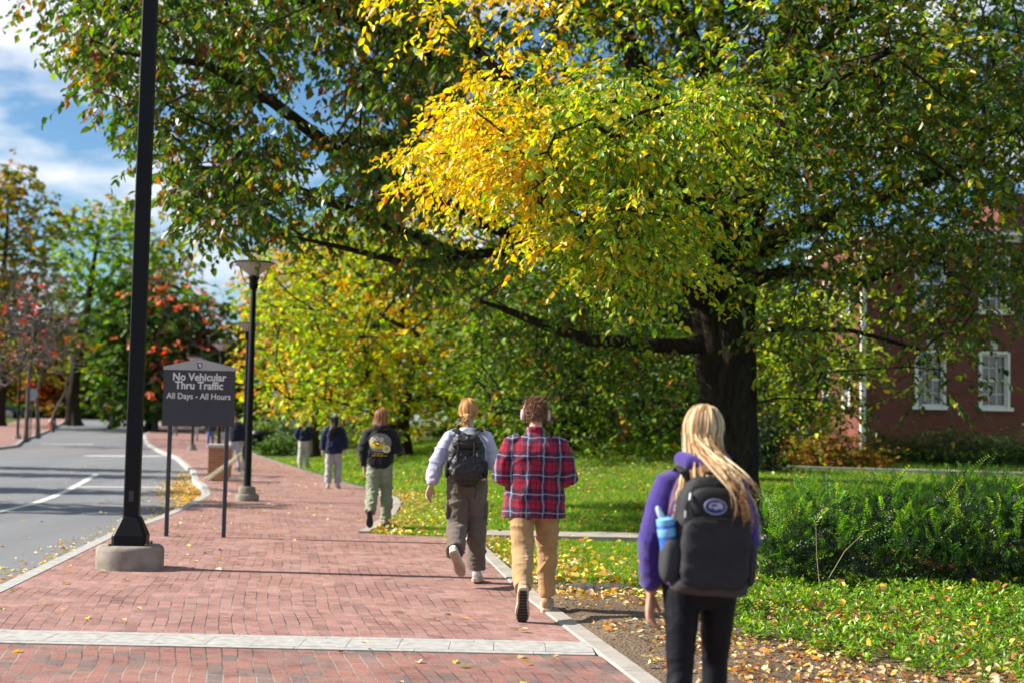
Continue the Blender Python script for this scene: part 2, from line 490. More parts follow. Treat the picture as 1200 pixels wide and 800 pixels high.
def lawn_mat(name, a, b_, c, sc=1.0):
    m, nt, b = new_mat(name)
    tc = N(nt, 'ShaderNodeTexCoord')
    n1 = N(nt, 'ShaderNodeTexNoise'); n1.inputs['Scale'].default_value = 0.55 * sc; n1.inputs['Detail'].default_value = 6
    n2 = N(nt, 'ShaderNodeTexNoise'); n2.inputs['Scale'].default_value = 38 * sc; n2.inputs['Detail'].default_value = 3
    nt.links.new(tc.outputs['Object'], n1.inputs['Vector']); nt.links.new(tc.outputs['Object'], n2.inputs['Vector'])
    r1 = N(nt, 'ShaderNodeValToRGB'); r1.color_ramp.elements[0].position = .35; r1.color_ramp.elements[1].position = .68
    r1.color_ramp.elements[0].color = a + (1,); r1.color_ramp.elements[1].color = b_ + (1,)
    r2 = N(nt, 'ShaderNodeValToRGB'); r2.color_ramp.elements[0].position = .38; r2.color_ramp.elements[1].position = .64
    r2.color_ramp.elements[0].color = c + (1,); r2.color_ramp.elements[1].color = (1.3, 1.3, 1.2, 1)
    nt.links.new(n1.outputs['Fac'], r1.inputs[0]); nt.links.new(n2.outputs['Fac'], r2.inputs[0])
    mu = N(nt, 'ShaderNodeMixRGB', blend_type='MULTIPLY'); mu.inputs[0].default_value = 1
    nt.links.new(r1.outputs[0], mu.inputs[1]); nt.links.new(r2.outputs[0], mu.inputs[2]); nt.links.new(mu.outputs[0], b.inputs['Base Color'])
    bp = N(nt, 'ShaderNodeBump'); bp.inputs['Strength'].default_value = .8; bp.inputs['Distance'].default_value = .05
    nt.links.new(n2.outputs['Fac'], bp.inputs['Height']); nt.links.new(bp.outputs[0], b.inputs['Normal'])
    b.inputs['Roughness'].default_value = 0.95; b.inputs['Specular IOR Level'].default_value = 0.15
    return m
M_lawn = lawn_mat('lawn_turf', (0.075, 0.115, 0.022), (0.13, 0.175, 0.035), (0.5, 0.5, 0.45))
M_dirt = lawn_mat('bare_soil', (0.14, 0.105, 0.078), (0.23, 0.175, 0.13), (0.55, 0.5, 0.5), 1.3)

def strip(name, fL, fR, Ys, nx, zf, mat, uvf=None, kind='structure'):
    """sheet between two plan curves"""
    Ys = np.asarray(Ys, float); t = np.linspace(0, 1, nx)
    L = fL(Ys); Rr = fR(Ys)
    X = L[:, None] * (1 - t) + Rr[:, None] * t
    Y = np.repeat(Ys[:, None], nx, 1)
    Z = zf(X, Y)
    V = np.stack([X, Y, Z], -1).reshape(-1, 3)
    i = np.arange(len(Ys) - 1)[:, None] * nx + np.arange(nx - 1)[None]
    F = np.stack([i, i + 1, i + nx + 1, i + nx], -1).reshape(-1, 4)
    uv = uvf(V[:, 0], V[:, 1]) if uvf else V[:, :2]
    me = np_mesh(name, V, F, True, mat, uv=uv)
    o = link(name, me)
    if kind: o['kind'] = kind
    return o

YS = np.concatenate([np.arange(-4, 20, 0.5), [19.9, 20.0, 20.4, 20.5], np.arange(21, 60, 0.5), np.arange(60, 180, 2.0), np.arange(180, 261, 10)])
YS = np.unique(YS)
# laying direction of the pavers (plan shear following the path)
LAY = np.array([[-4, 2.9], [9.6, 0.0], [12.2, -0.55], [20, -1.75], [30, -3.6], [46, -7.8], [74, -15], [100, -21.5], [165, -37], [260, -60]])
def lay(Y): return np.interp(Y, LAY[:, 0], LAY[:, 1])
def uv_pave(X, Y): return np.stack([X - lay(Y), Y], -1)

road_z = lambda X, Y: g_road(Y) - 0.125
strip('road', lambda Y: cl(Y) - 0.05, lambda Y: cr(Y) + 0.05, YS, 14, road_z, M_asphalt)
# the path is in two fields of pavers, either side of the pale granite band
BAND0, BAND1 = 9.83, 10.42
def band_y(X): return 0.035 * 0
Yp1 = YS[YS >= BAND1]; Yp1 = np.concatenate([[BAND1], Yp1]) if Yp1[0] > BAND1 else Yp1
Yp0 = YS[YS <= BAND0]; Yp0 = np.concatenate([Yp0, [BAND0]]) if Yp0[-1] < BAND0 else Yp0
strip('path_brick_paving', lambda Y: cr(Y) + 0.16, lambda Y: er(Y) - 0.15, Yp1, 30, lambda X, Y: g_road(Y), M_brick, uv_pave)
strip('path_near_brick_paving', lambda Y: cr(Y) + 0.16, lambda Y: er(Y) - 0.15, Yp0, 30, lambda X, Y: g_road(Y), M_brick2, uv_pave)

# granite band across the path: real blocks with open joints
bm_ = MB()
for (y0, y1, wlo, z) in ((BAND0, BAND0 + 0.10, 0.9, 0.004), (BAND0 + 0.103, BAND0 + 0.48, 0.34, 0.0045), (BAND0 + 0.483, BAND1, 0.55, 0.004)):
    x = float(cr(10)) + 0.16
    xe = float(er(10.1)) - 0.15
    while x < xe:
        w = wlo * random.uniform(0.9, 1.15)
        w = min(w, xe - x)
        bm_.box((x + w / 2, (y0 + y1) / 2, z - 0.04 + random.uniform(-.0007, .0007)), (w - 0.004, y1 - y0 - 0.002, 0.09), bev=0.0)
        x += w
tag(bm_.build('granite_band_paving', M_granite), kind='structure')
bm_ = MB(); bm_.box(((cr(10) + er(10)) / 2, (BAND0 + BAND1) / 2, -0.03), (float(er(10) - cr(10)) - 0.3, BAND1 - BAND0 + 0.02, 0.05))
tag(bm_.build('band_bed_ground', simple('joint_grit', (0.12, 0.1, 0.09), .95, .3, 30)), kind='structure')

def kerb(name, f, w, zt, zb, Y0, Y1, seg, mat, side=1):
    """kerb stones laid end to end along a plan curve"""
    mb = MB(); Y = Y0
    while Y < Y1:
        L = seg
        Yn = min(Y + L, Y1)
        ys = np.linspace(Y + 0.004, Yn - 0.004, 3)
        rings = []
        for y in ys:
            x = float(f(y)); z = float(g_road(y))
            a, b2 = (x, x + side * w)
            rings.append(np.array([(a, y, z + zb), (a, y, z + zt - 0.015), (a + side * 0.015, y, z + zt), (b2, y, z + zt), (b2, y, z + zb)]))
        mb.loft(rings); Y = Yn
        if Y > 60: seg = 3.0
    o = mb.build(name, mat); o['kind'] = 'structure'
    return o
kerb('right_kerb', cr, 0.16, 0.006, -0.16, -4, 170, 1.5, M_granite, 1)
kerb('left_kerb', cl, 0.16, 0.006, -0.16, -4, 170, 1.5, M_granite, -1)
kerb('path_edging', lambda Y: er(Y) - 0.15, 0.15, 0.012, -0.12, -4, 19.9, 1.2, M_conc, 1)
kerb('far_path_edging', lambda Y: er(Y) - 0.15, 0.15, 0.012, -0.12, 20.6, 33, 1.2, M_conc, 1)

# left pavement and the land beyond it
strip('left_pavement', lambda Y: cl(Y) - 4.6, lambda Y: cl(Y) - 0.16, YS, 6, lambda X, Y: g_road(Y), M_brick, uv_pave)
strip('left_ground', lambda Y: cl(Y) * 0 - 700, lambda Y: cl(Y) - 4.6, np.concatenate([[-60], YS, [400, 900]]), 10, lambda X, Y: g_road(Y) - 0.0, M_lawn)

# right: lawn out to the horizon
def lawn_strip():
    Ys = np.unique(np.concatenate([[-60, -20], YS, [300, 400, 900]]))
    t = np.concatenate([np.linspace(0, 12, 40), np.linspace(12.6, 30, 24), [40, 60, 100, 200, 700]])
    E = er(Ys)
    X = E[:, None] + t[None]
    Y = np.repeat(Ys[:, None], len(t), 1)
    Z = gz(X, Y)
    # small undulations of the turf
    P = np.stack([X * .45, Y * .45, X * 0], -1).reshape(-1, 3)
    Z = Z + (fnoise(P, 3).reshape(Z.shape) * 0.035 + 0.0) * sstep((X - E[:, None]) / 1.5)
    Z -= 0.012
    V = np.stack([X, Y, Z], -1).reshape(-1, 3); nx = len(t)
    i = np.arange(len(Ys) - 1)[:, None] * nx + np.arange(nx - 1)[None]
    F = np.stack([i, i + 1, i + nx + 1, i + nx], -1).reshape(-1, 4)
    me = np_mesh('lawn_ground', V, F, True, M_lawn)
    o = link('lawn_ground', me); o['kind'] = 'structure'
    # far closing sheet behind the end of the street and behind the camera
lawn_strip()
mb = MB(); mb.box((0, 580, 1.42), (3000, 640, 0.1)); tag(mb.build('far_ground', M_lawn), kind='structure')
mb = MB(); mb.box((0, -34, -0.06), (1400, 60, 0.08)); tag(mb.build('near_ground', M_lawn), kind='structure')

# concrete walk that leaves the path to the right, and one by the building
def walk(name, pts, w, mat, lift=0.012):
    P = np.array(pts, float)
    T = np.linspace(0, len(P) - 1, 60)
    xs = np.interp(T, np.arange(len(P)), P[:, 0]); ys = np.interp(T, np.arange(len(P)), P[:, 1])
    dx = np.gradient(xs); dy = np.gradient(ys); l = np.hypot(dx, dy); nx_, ny_ = -dy / l, dx / l
    A = np.stack([xs + nx_ * w / 2, ys + ny_ * w / 2], -1); B = np.stack([xs - nx_ * w / 2, ys - ny_ * w / 2], -1)
    zs = gz(xs, ys) + lift + 0.03
    V = np.concatenate([np.c_[A, zs], np.c_[B, zs], np.c_[A, zs - .12], np.c_[B, zs - .12]])
    n = len(T); i = np.arange(n - 1)
    F = np.concatenate([np.stack([i, i + 1, i + n + 1, i + n], -1), np.stack([i, i + 1, i + 2 * n + 1, i + 2 * n], -1), np.stack([i + n, i + n + 1, i + 3 * n + 1, i + 3 * n], -1)])
    o = link(name, np_mesh(name, V, F, False, mat)); o['kind'] = 'structure'
walk('concrete_path', [(-0.5, 20.45), (2.5, 20.6), (7, 20.9), (14, 21.8), (30, 24)], 0.95, M_conc)
walk('far_concrete_path', [(6.5, 37.5), (12, 37.0), (18, 36.8), (32, 37.2)], 1.3, M_conc)

# bare soil shoulder beside the near path, with an irregular outline
def soil():
    Ys = np.arange(-4, 14.2, 0.2); t = np.linspace(0, 1, 26)
    E = er(Ys) - 0.01
    W = 3.0 + 0.5 * np.sin(Ys * .9) + 0.4 * np.sin(Ys * 2.3 + 1)
    W = np.where(Ys > 11.8, W * np.clip((14.2 - Ys) / 2.6, 0.02, 1), W)
    X = E[:, None] + W[:, None] * t; Y = np.repeat(Ys[:, None], len(t), 1)
    P = np.stack([X * 2.2, Y * 2.2, X * 0], -1).reshape(-1, 3)
    Z = gz(X, Y) + 0.030 + fnoise(P, 3).reshape(X.shape) * 0.018 - 0.045 * (t[None] > .93) - .026 * (t[None] < .05)
    V = np.stack([X, Y, Z], -1).reshape(-1, 3); nx = len(t)
    i = np.arange(len(Ys) - 1)[:, None] * nx + np.arange(nx - 1)[None]
    F = np.stack([i, i + 1, i + nx + 1, i + nx], -1).reshape(-1, 4)
    o = link('soil_ground', np_mesh('soil_ground', V, F, True, M_dirt)); o['kind'] = 'structure'
soil()

# painted lines and the paler crossing strips on the street
def line(pts, w, name='road_line', mat=M_paint, lift=0.004):
    P = np.array(pts, float); n = 50; T = np.linspace(0, len(P) - 1, n)
    xs = np.interp(T, np.arange(len(P)), P[:, 0]); ys = np.interp(T, np.arange(len(P)), P[:, 1])
    dx = np.gradient(xs); dy = np.gradient(ys); l = np.hypot(dx, dy); nx_, ny_ = -dy / l, dx / l
    zs = g_road(ys) - 0.125 + lift
    V = np.concatenate([np.c_[xs + nx_ * w / 2, ys + ny_ * w / 2, zs], np.c_[xs - nx_ * w / 2, ys - ny_ * w / 2, zs]])
    i = np.arange(n - 1)
    o = link(name, np_mesh(name, V, np.stack([i, i + 1, i + n + 1, i + n], -1), False, mat)); o['kind'] = 'structure'
def G(px, py):
    p = on_ground(px, py); s = (CAM_H + 0.125) / CAM_H if p.y < 60 else 1.05
    return (p.x * s, p.y * s)
line([G(-60, 606), G(0, 599), G(35, 591), G(60, 582.5), G(80, 573.5), G(98, 564), G(113, 555)], 0.16)
line([G(92, 570), G(160, 570.4), G(228, 571)], 0.32)
line([G(100, 532.5), G(190, 533)], 1.1)
line([G(48, 519.5), G(110, 520)], 1.3)
M_cross = simple('worn_brick_crossing', (0.24, 0.17, 0.15), .9, .2, 3)
line([G(-30, 526.5), G(60, 526.5), G(182, 527)], 3.4, 'road_brick_crossing', M_cross, 0.0025)
# ================================================================== TREES
def bark_mat(name, col, scale=1.0):
    m, nt, b = new_mat(name)
    tc = N(nt, 'ShaderNodeTexCoord'); mp = N(nt, 'ShaderNodeMapping'); mp.inputs['Scale'].default_value = (9 * scale, 9 * scale, 1.6 * scale)
    nt.links.new(tc.outputs['Object'], mp.inputs[0])
    n = N(nt, 'ShaderNodeTexNoise'); n.inputs['Scale'].default_value = 1.6; n.inputs['Detail'].default_value = 8; n.inputs['Roughness'].default_value = .7
    nt.links.new(mp.outputs[0], n.inputs['Vector'])
    r = N(nt, 'ShaderNodeValToRGB'); r.color_ramp.elements[0].position = .34; r.color_ramp.elements[1].position = .68
    r.color_ramp.elements[0].color = tuple(c * .35 for c in col) + (1,); r.color_ramp.elements[1].color = tuple(c * 1.35 for c in col) + (1,)
    nt.links.new(n.outputs['Fac'], r.inputs[0]); nt.links.new(r.outputs[0], b.inputs['Base Color'])
    bp = N(nt, 'ShaderNodeBump'); bp.inputs['Strength'].default_value = 1.0; bp.inputs['Distance'].default_value = .06
    nt.links.new(n.outputs['Fac'], bp.inputs['Height']); nt.links.new(bp.outputs[0], b.inputs['Normal'])
    b.inputs['Roughness'].default_value = .95; b.inputs['Specular IOR Level'].default_value = .1
    return m
M_bark = bark_mat('dark_bark', (0.050, 0.040, 0.032))
M_bark_grey = bark_mat('grey_bark', (0.14, 0.125, 0.11))
M_leaf = leaf_mat('leaf', 0.40, 0.42, 0.55)
M_leaf_far = leaf_mat('leaf_far', 0.55, 0.40, 0.35)

def pal(cols, w, n, rng, jit=0.22):
    """n leaf colours drawn from a palette of sRGB triples"""
    C = np.array([srgb(*c) for c in cols]); w = np.array(w, float); w /= w.sum()
    k = rng.choice(len(C), n, p=w)
    c = C[k] * np.exp(rng.normal(0, jit, (n, 1))) * np.exp(rng.normal(0, jit * .3, (n, 3)))
    return np.clip(c, 0.002, 0.8)

def unit(v):
    return v / np.maximum(np.linalg.norm(v, axis=-1, keepdims=True), 1e-9)

def leaves(P, A, Nn, L, W, tint, fold=0.25, hexa=True):
    """leaf blades: P base, A axis, Nn normal, L length, W half-width; folded along the midrib"""
    A = unit(A); S = unit(np.cross(Nn, A)); Nn = unit(np.cross(A, S))
    L = L[:, None]; W = W[:, None]
    n = len(P)
    if hexa:
        up = Nn * fold
        v = np.stack([P, P + A * L * .35 + S * W - -up * W, P + A * L * .72 + S * W * .72 + up * W * .7 - Nn * L * .05, P + A * L - Nn * L * .14,
                      P + A * L * .72 - S * W * .72 + up * W * .7 - Nn * L * .05, P + A * L * .35 - S * W + up * W, ], 1).reshape(-1, 3)
        i = np.arange(n)[:, None] * 6
        F = np.concatenate([i + np.array([[0, 1, 2, 3]]), i + np.array([[0, 3, 4, 5]])])
        return v, F, np.repeat(tint, 6, 0)
    up = Nn * fold
    v = np.stack([P, P + A * L * .45 + S * W + up * W, P + A * L, P + A * L * .45 - S * W + up * W], 1).reshape(-1, 3)
    i = np.arange(n)[:, None] * 4
    F = np.concatenate([i + np.array([[0, 1, 2]]), i + np.array([[0, 2, 3]])])
    return v, F, np.repeat(tint, 4, 0)

def sprays(C, rad, per, rng, m=9, slen=0.45, leafL=0.1, leafW=0.028, droop=0.35, tintf=None, outward=None, hexa=True, flat=0.75):
    """clusters C -> short twigs with alternate leaves. returns leaf arrays and twig segments"""
    K = len(C); n = K * per
    cen = np.repeat(C, per, 0)
    off = rng.normal(0, 1, (n, 3)); off = unit(off) * (rng.random((n, 1)) ** .45)
    r = np.repeat(rad, per)[:, None] if hasattr(rad, '__len__') else rad
    off = off * r; off[:, 2] *= flat
    O = cen + off
    d = unit(off + rng.normal(0, .35, (n, 3)) * r)
    if outward is not None: d = unit(d + outward[None] * .6)
    d[:, 2] = d[:, 2] * .45 - droop * rng.random(n)
    d = unit(d)
    sl = slen * (0.6 + .8 * rng.random(n))
    side = unit(np.cross(d, np.array([0, 0, 1.0]) + rng.normal(0, .25, (n, 3))))
    t = (np.arange(m) + .6) / m
    s = np.where(np.arange(m) % 2 == 0, 1.0, -1.0)
    Pp = O[:, None] + d[:, None] * (sl[:, None, None] * t[None, :, None])
    Pp[..., 2] -= (t[None] ** 2) * sl[:, None] * .25
    Ax = d[:, None] * .55 + side[:, None] * s[None, :, None] * .85 + rng.normal(0, .28, (n, m, 3))
    Ax[..., 2] -= droop * 1.1
    Nv = np.array([0, 0, 1.0]) + rng.normal(0, .55, (n, m, 3))
    P = Pp.reshape(-1, 3); Ax = Ax.reshape(-1, 3); Nv = Nv.reshape(-1, 3)
    L = leafL * (.45 + .95 * rng.random(len(P))); W = leafW * L / leafL * (.8 + .4 * rng.random(len(P)))
    tint = tintf(P, np.repeat(np.arange(n), m), n)
    tw0 = O; tw1 = O + d * sl[:, None]; tw1[:, 2] -= sl * .25
    return leaves(P, Ax, Nv, L, W, tint, .25, hexa) + ((tw0, tw1),)

def twig_mesh(a, b, r):
    """three-sided twigs"""
    d = unit(b - a); u = unit(np.cross(d, np.array([0.31, 0.22, .9]))); w = np.cross(d, u)
    n = len(a); ang = [0, 2.094, 4.189]
    r = np.broadcast_to(r, (n,))[:, None]
    ring = lambda p, k: [p + (u * math.cos(x) + w * math.sin(x)) * r * k for x in ang]
    v = np.stack(ring(a, 1) + ring(b, .35), 1).reshape(-1, 3)
    i = np.arange(n)[:, None] * 6
    F = np.concatenate([i + np.array([[j, (j + 1) % 3, (j + 1) % 3 + 3, j + 3]]) for j in range(3)])
    return v, F

def grow(trunk, limbs, C, rng, step=0.55, rtip=0.012, wander=0.10, power=0.47, rmax=0.5, up=0.10):
    """skeleton: trunk polyline [(x,y,z,r)...], limb polylines likewise, then branches reach every cluster centre.
    returns nodes, parents, radii"""
    nodes = []; par = []; fixed = []
    def addline(pl, parent=-1, first=0):
        last = parent
        for k in range(len(pl) - 1):
            a, b = np.array(pl[k], float), np.array(pl[k + 1], float)
            m = max(1, int(np.linalg.norm(b[:3] - a[:3]) / step))
            for j in range(m if k < len(pl) - 2 else m + 1):
                q = a + (b - a) * j / m
                if last >= 0 and k == 0 and j == 0 and parent >= 0: continue
                nodes.append(q[:3]); par.append(last); fixed.append(q[3]); last = len(nodes) - 1
    addline(trunk)
    for lb in limbs:
        N0 = np.array(nodes); i = int(np.argmin(((N0 - np.array(lb[0][:3])) ** 2).sum(1)))
        addline(lb, i)
    nb = len(nodes)
    base = np.array(nodes)
    dist = np.array([np.min(((base - c) ** 2).sum(1)) for c in C])
    buf = np.zeros((len(nodes) + len(C) * 60, 3)); buf[:len(nodes)] = base; cnt = len(nodes)
    depth = np.zeros(len(buf)); 
    load = {}
    for ci in np.argsort(dist):
        c = C[ci]
        D = np.sqrt(((buf[:cnt] - c) ** 2).sum(1))
        # prefer joining lower down (branches rise outward)
        D = D + np.maximum(buf[:cnt, 2] - c[2], 0) * .6
        i = int(np.argmin(D)); a = buf[i].copy(); L = np.linalg.norm(c - a)
        m = max(1, int(L / step)); last = i
        bend = rng.normal(0, wander * L, 3); bend[2] = abs(bend[2]) * .6 + up * L * .5
        for j in range(1, m + 1):
            t = j / m
            q = a + (c - a) * t + bend * math.sin(math.pi * t) * (.6) + rng.normal(0, .03, 3)
            if cnt >= len(buf): break
            buf[cnt] = q; par.append(last); fixed.append(0.0); last = cnt; cnt += 1
    nodes = buf[:cnt]; par = np.array(par[:cnt]); fixed = np.array(fixed[:cnt])
    n = len(nodes); w = np.zeros(n); child = np.zeros(n, int)
    for i in range(n): 
        if par[i] >= 0: child[par[i]] += 1
    w[child == 0] = 1
    for i in range(n - 1, 0, -1):
        if par[i] >= 0: w[par[i]] += w[i]
    r = rtip * np.power(np.maximum(w, 1), power)
    r = np.minimum(r, rmax)
    r = np.where(fixed > 0, fixed, r)
    for i in range(n):
        if par[i] >= 0 and fixed[i] == 0: r[i] = min(r[i], r[par[i]] * .92)
    return nodes, par, r

def skeleton_mesh(nodes, par, r, sides=7, sel=None):
    idx = [i for i in range(len(nodes)) if par[i] >= 0 and (sel is None or sel(i))]
    a = nodes[par[idx]]; b = nodes[idx]; ra = r[par[idx]].copy(); rb = r[idx]
    ra = np.minimum(ra, rb * 1.35)
    d = unit(b - a); ref = np.where(np.abs(d[:, 2:3]) > .9, np.array([[1.0, 0, 0]]), np.array([[0, 0, 1.0]]))
    u = unit(np.cross(d, ref)); w = np.cross(d, u)
    a = a - d * ra[:, None] * .25; b = b + d * rb[:, None] * .25
    V = []
    for p, rr in ((a, ra), (b, rb)):
        for k in range(sides):
            x = 2 * math.pi * k / sides
            V.append(p + (u * math.cos(x) + w * math.sin(x)) * rr[:, None])
    V = np.stack(V, 1).reshape(-1, 3)
    i = np.arange(len(idx))[:, None] * (2 * sides)
    F = np.concatenate([i + np.array([[k, (k + 1) % sides, (k + 1) % sides + sides, k + sides]]) for k in range(sides)])
    return V, F

def trunk_mesh(pl, n=26, flare=1.6, rng=None, knots=0.09, sub=5):
    """fluted trunk with root flare; pl = [(x,y,z,r)...]"""
    pl = np.array(pl, float)
    T = np.linspace(0, len(pl) - 1, (len(pl) - 1) * sub + 1)
    Q = np.stack([np.interp(T, np.arange(len(pl)), pl[:, k]) for k in range(4)], -1)
    z0 = pl[0, 2]; rings = []
    ph = rng.random(4) * 6
    for q in Q:
        h = q[2] - z0
        fl = 1 + (flare - 1) * math.exp(-max(h, 0) / .45)
        a = np.arange(n) * 2 * math.pi / n
        lob = 1 + (knots + .22 * math.exp(-max(h, 0) / .35)) * np.sin(a * 5 + ph[0] + h * .25) * .6 + knots * .6 * np.sin(a * 9 + ph[1] - h * .4)
        P = np.stack([np.cos(a) * 2.2, np.sin(a) * 2.2, np.full(n, h * 1.4)], -1) + ph[2]
        lob = lob + fnoise(P, 3) * knots * 1.6
        rr = q[3] * fl * lob
        rings.append(np.stack([q[0] + np.cos(a) * rr, q[1] + np.sin(a) * rr, np.full(n, q[2])], -1))
    mb = MB(); mb.loft(rings)
    return mb

def tree(name, label, cat, base, trunk, limbs, specs, rng, bark=None, leafm=None, twig_r=0.005, group=None, rtip=0.012, power=.47, rmax=.4, sides=6,
         flare=1.5, knots=.09, stuff_twigs=True, step=.55, wander=.1, bare=None):
    """specs: list of dicts with clusters C and spray settings. Everything in world metres; root empty at the trunk's base"""
    root = thing(name, label, cat, tuple(base), 0, group)
    bx = np.array(base, float)
    C = np.concatenate([s['C'] for s in specs] + ([bare] if bare is not None else []))
    nodes, par, r = grow(trunk, limbs, C, rng, step=step, rtip=rtip, power=power, rmax=rmax, wander=wander)
    V, F = skeleton_mesh(nodes, par, r, sides)
    tm = trunk_mesh(trunk, rng=rng, flare=flare, knots=knots)
    tm.V = [v - bx for v in tm.V]
    tm.build('trunk', bark or M_bark, root, smooth=True, sharp=60)
    VV = []; FF = []; TT = []; tws = []
    k = 0
    for s in specs:
        s = dict(s); hexa = s.pop('hexa', True)
        v, f, t, (a, b) = sprays(rng=rng, hexa=hexa, **s)
        VV.append(v); FF.append(f + k); TT.append(t); k += len(v); tws.append((a, b))
    quads = [f for f in FF if f.shape[1] == 4]; tris = [f for f in FF if f.shape[1] == 3]
    Fl = ([np.concatenate(quads)] if quads else []) + ([np.concatenate(tris)] if tris else [])
    me = np_mesh('crown', np.concatenate(VV) - bx, Fl, False, leafm or M_leaf, tint=np.concatenate(TT))
    link('crown', me, root)
    a = np.concatenate([t[0] for t in tws]); b = np.concatenate([t[1] for t in tws])
    tv, tf = twig_mesh(a, b, twig_r)
    me = np_mesh('branches', np.concatenate([V, tv]) - bx, np.concatenate([F, tf + len(V)]), True, bark or M_bark)
    link('branches', me, root)
    return root

def ell(c, r, n, rng, shell=.45):
    d = unit(rng.normal(0, 1, (n, 3))); t = shell + (1 - shell) * rng.random((n, 1)) ** .6
    return np.array(c) + d * t * np.array(r)

def inpoly(x, y, poly):
    poly = np.array(poly, float); ins = np.zeros(len(x), bool); j = len(poly) - 1
    for i in range(len(poly)):
        xi, yi = poly[i]; xj, yj = poly[j]
        c = ((yi > y) != (yj > y)) & (x < (xj - xi) * (y - yi) / (yj - yi + 1e-12) + xi)
        ins ^= c; j = i
    return ins
def vol(poly, Y0, Y1, n, rng, thin=None):
    """cluster centres filling a volume whose outline, seen from the path, is poly, several metres deep"""
    poly = np.array(poly, float); out = []
    while sum(len(o) for o in out) < n:
        x = rng.uniform(poly[:, 0].min(), poly[:, 0].max(), 4 * n); y = rng.uniform(poly[:, 1].min(), poly[:, 1].max(), 4 * n)
        k = inpoly(x, y, poly); x, y = x[k], y[k]
        if thin is not None:
            kk = rng.random(len(x)) < thin(x, y); x, y = x[kk], y[kk]
        Y = rng.uniform(Y0, Y1, len(x))
        dx = (x - 600) / F_PX; dz = -(y - 400) / F_PX
        M = np.array(CAM_R3); D = np.stack([dx, dz, -np.ones_like(dx)], -1) @ M.T
        t = Y / D[:, 1]
        out.append(np.stack([D[:, 0] * t, Y, CAM_H + D[:, 2] * t], -1))
    return np.concatenate(out)[:n]

def to_px(P):
    M = np.array(CAM_R3); Q = (P - np.array([0, 0, CAM_H])) @ M
    return 600 + F_PX * Q[:, 0] / -Q[:, 2], 400 - F_PX * Q[:, 1] / -Q[:, 2]

# palettes (leaf colours)
GREEN = [(70, 100, 28), (58, 84, 26), (88, 112, 32), (104, 120, 34)]
rngA = np.random.default_rng(5)

# ---- the big elm right of the path -------------------------------------------------
EB = on_ground(856, 588); EB.y = 25.5; EB.x = 3.95; EB.z = float(gz(3.95, 25.5)) - .05
ex, ey, ez = EB
def A(px, py, Y, r): 
    p = at(px, py, Y); return (p.x, p.y, p.z, r)
elm_trunk = [(ex, ey, ez, .50), (ex - .02, ey, ez + 1.2, .50), A(852, 480, 25.5, .485), A(850, 400, 25.5, .50), A(846, 345, 25.5, .56), A(858, 270, 25.4, .50), A(878, 200, 25.2, .40), A(900, 120, 25.0, .33), A(925, 40, 25, .27), A(940, -80, 25, .2), A(950, -220, 25, .12)]
elm_limbs = [
    # low limb reaching left
    [A(846, 400, 25.4, .20), A(800, 406, 25.2, .16), A(745, 404, 24.8, .13), A(690, 398, 24.4, .11), A(640, 382, 24, .085), A(590, 362, 23.4, .06), A(560, 352, 23, .03)],
    # limbs fanning toward the path and over it
    [A(838, 372, 25.4, .26), A(800, 320, 24.4, .23), A(740, 260, 23.2, .19), A(680, 190, 21.5, .15), A(620, 120, 19.8, .11), A(560, 60, 18.5, .06)],
    [A(840, 350, 25.2, .22), A(820, 270, 23.2, .19), A(780, 200, 21, .15), A(720, 150, 18.8, .11), A(640, 130, 17.2, .06)],
    [A(846, 330, 25.2, .24), A(812, 230, 24.8, .22), A(772, 140, 24.2, .2), A(742, 70, 23.8, .17), A(715, -20, 23.4, .13), A(690, -120, 23, .08)],
    [A(862, 262, 25.4, .24), A(850, 170, 25.6, .22), A(822, 80, 25.8, .2), A(795, 10, 26, .16), A(770, -90, 26, .1)],
    [A(838, 110, 25.6, .13), A(842, 40, 25.6, .11), A(845, -60, 25.6, .07)],
    # right-hand limbs
    [A(872, 300, 25.2, .26), A(920, 270, 24.2, .21), A(1000, 245, 23, .16), A(1080, 210, 22, .12), A(1150, 185, 21, .06)],
    [A(880, 215, 25.2, .28), A(930, 120, 24, .22), A(985, 30, 22.5, .17), A(1040, -60, 21, .1)],
    [A(868, 330, 25.4, .14), A(930, 316, 25.8, .12), A(1010, 330, 26, .10), A(1080, 305, 26, .08), A(1140, 288, 26, .04)],
    [A(866, 390, 25.6, .07), A(930, 385, 26, .055), A(1000, 388, 26, .045), A(1080, 410, 26, .03)],
    [A(840, 300, 25, .18), A(860, 240, 23, .15), A(900, 170, 21, .12), A(960, 100, 19, .09), A(1040, 60, 17.5, .05)],
]
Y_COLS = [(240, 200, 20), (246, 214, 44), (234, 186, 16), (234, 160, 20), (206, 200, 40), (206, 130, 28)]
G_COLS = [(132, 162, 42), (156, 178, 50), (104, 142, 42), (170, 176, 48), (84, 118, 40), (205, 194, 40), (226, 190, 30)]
D_COLS = [(70, 100, 30), (84, 108, 32), (57, 86, 30), (100, 120, 34), (150, 140, 36), (140, 98, 32), (104, 84, 28)]  # darker greens for the right side; the canopy's shade sits in these colours
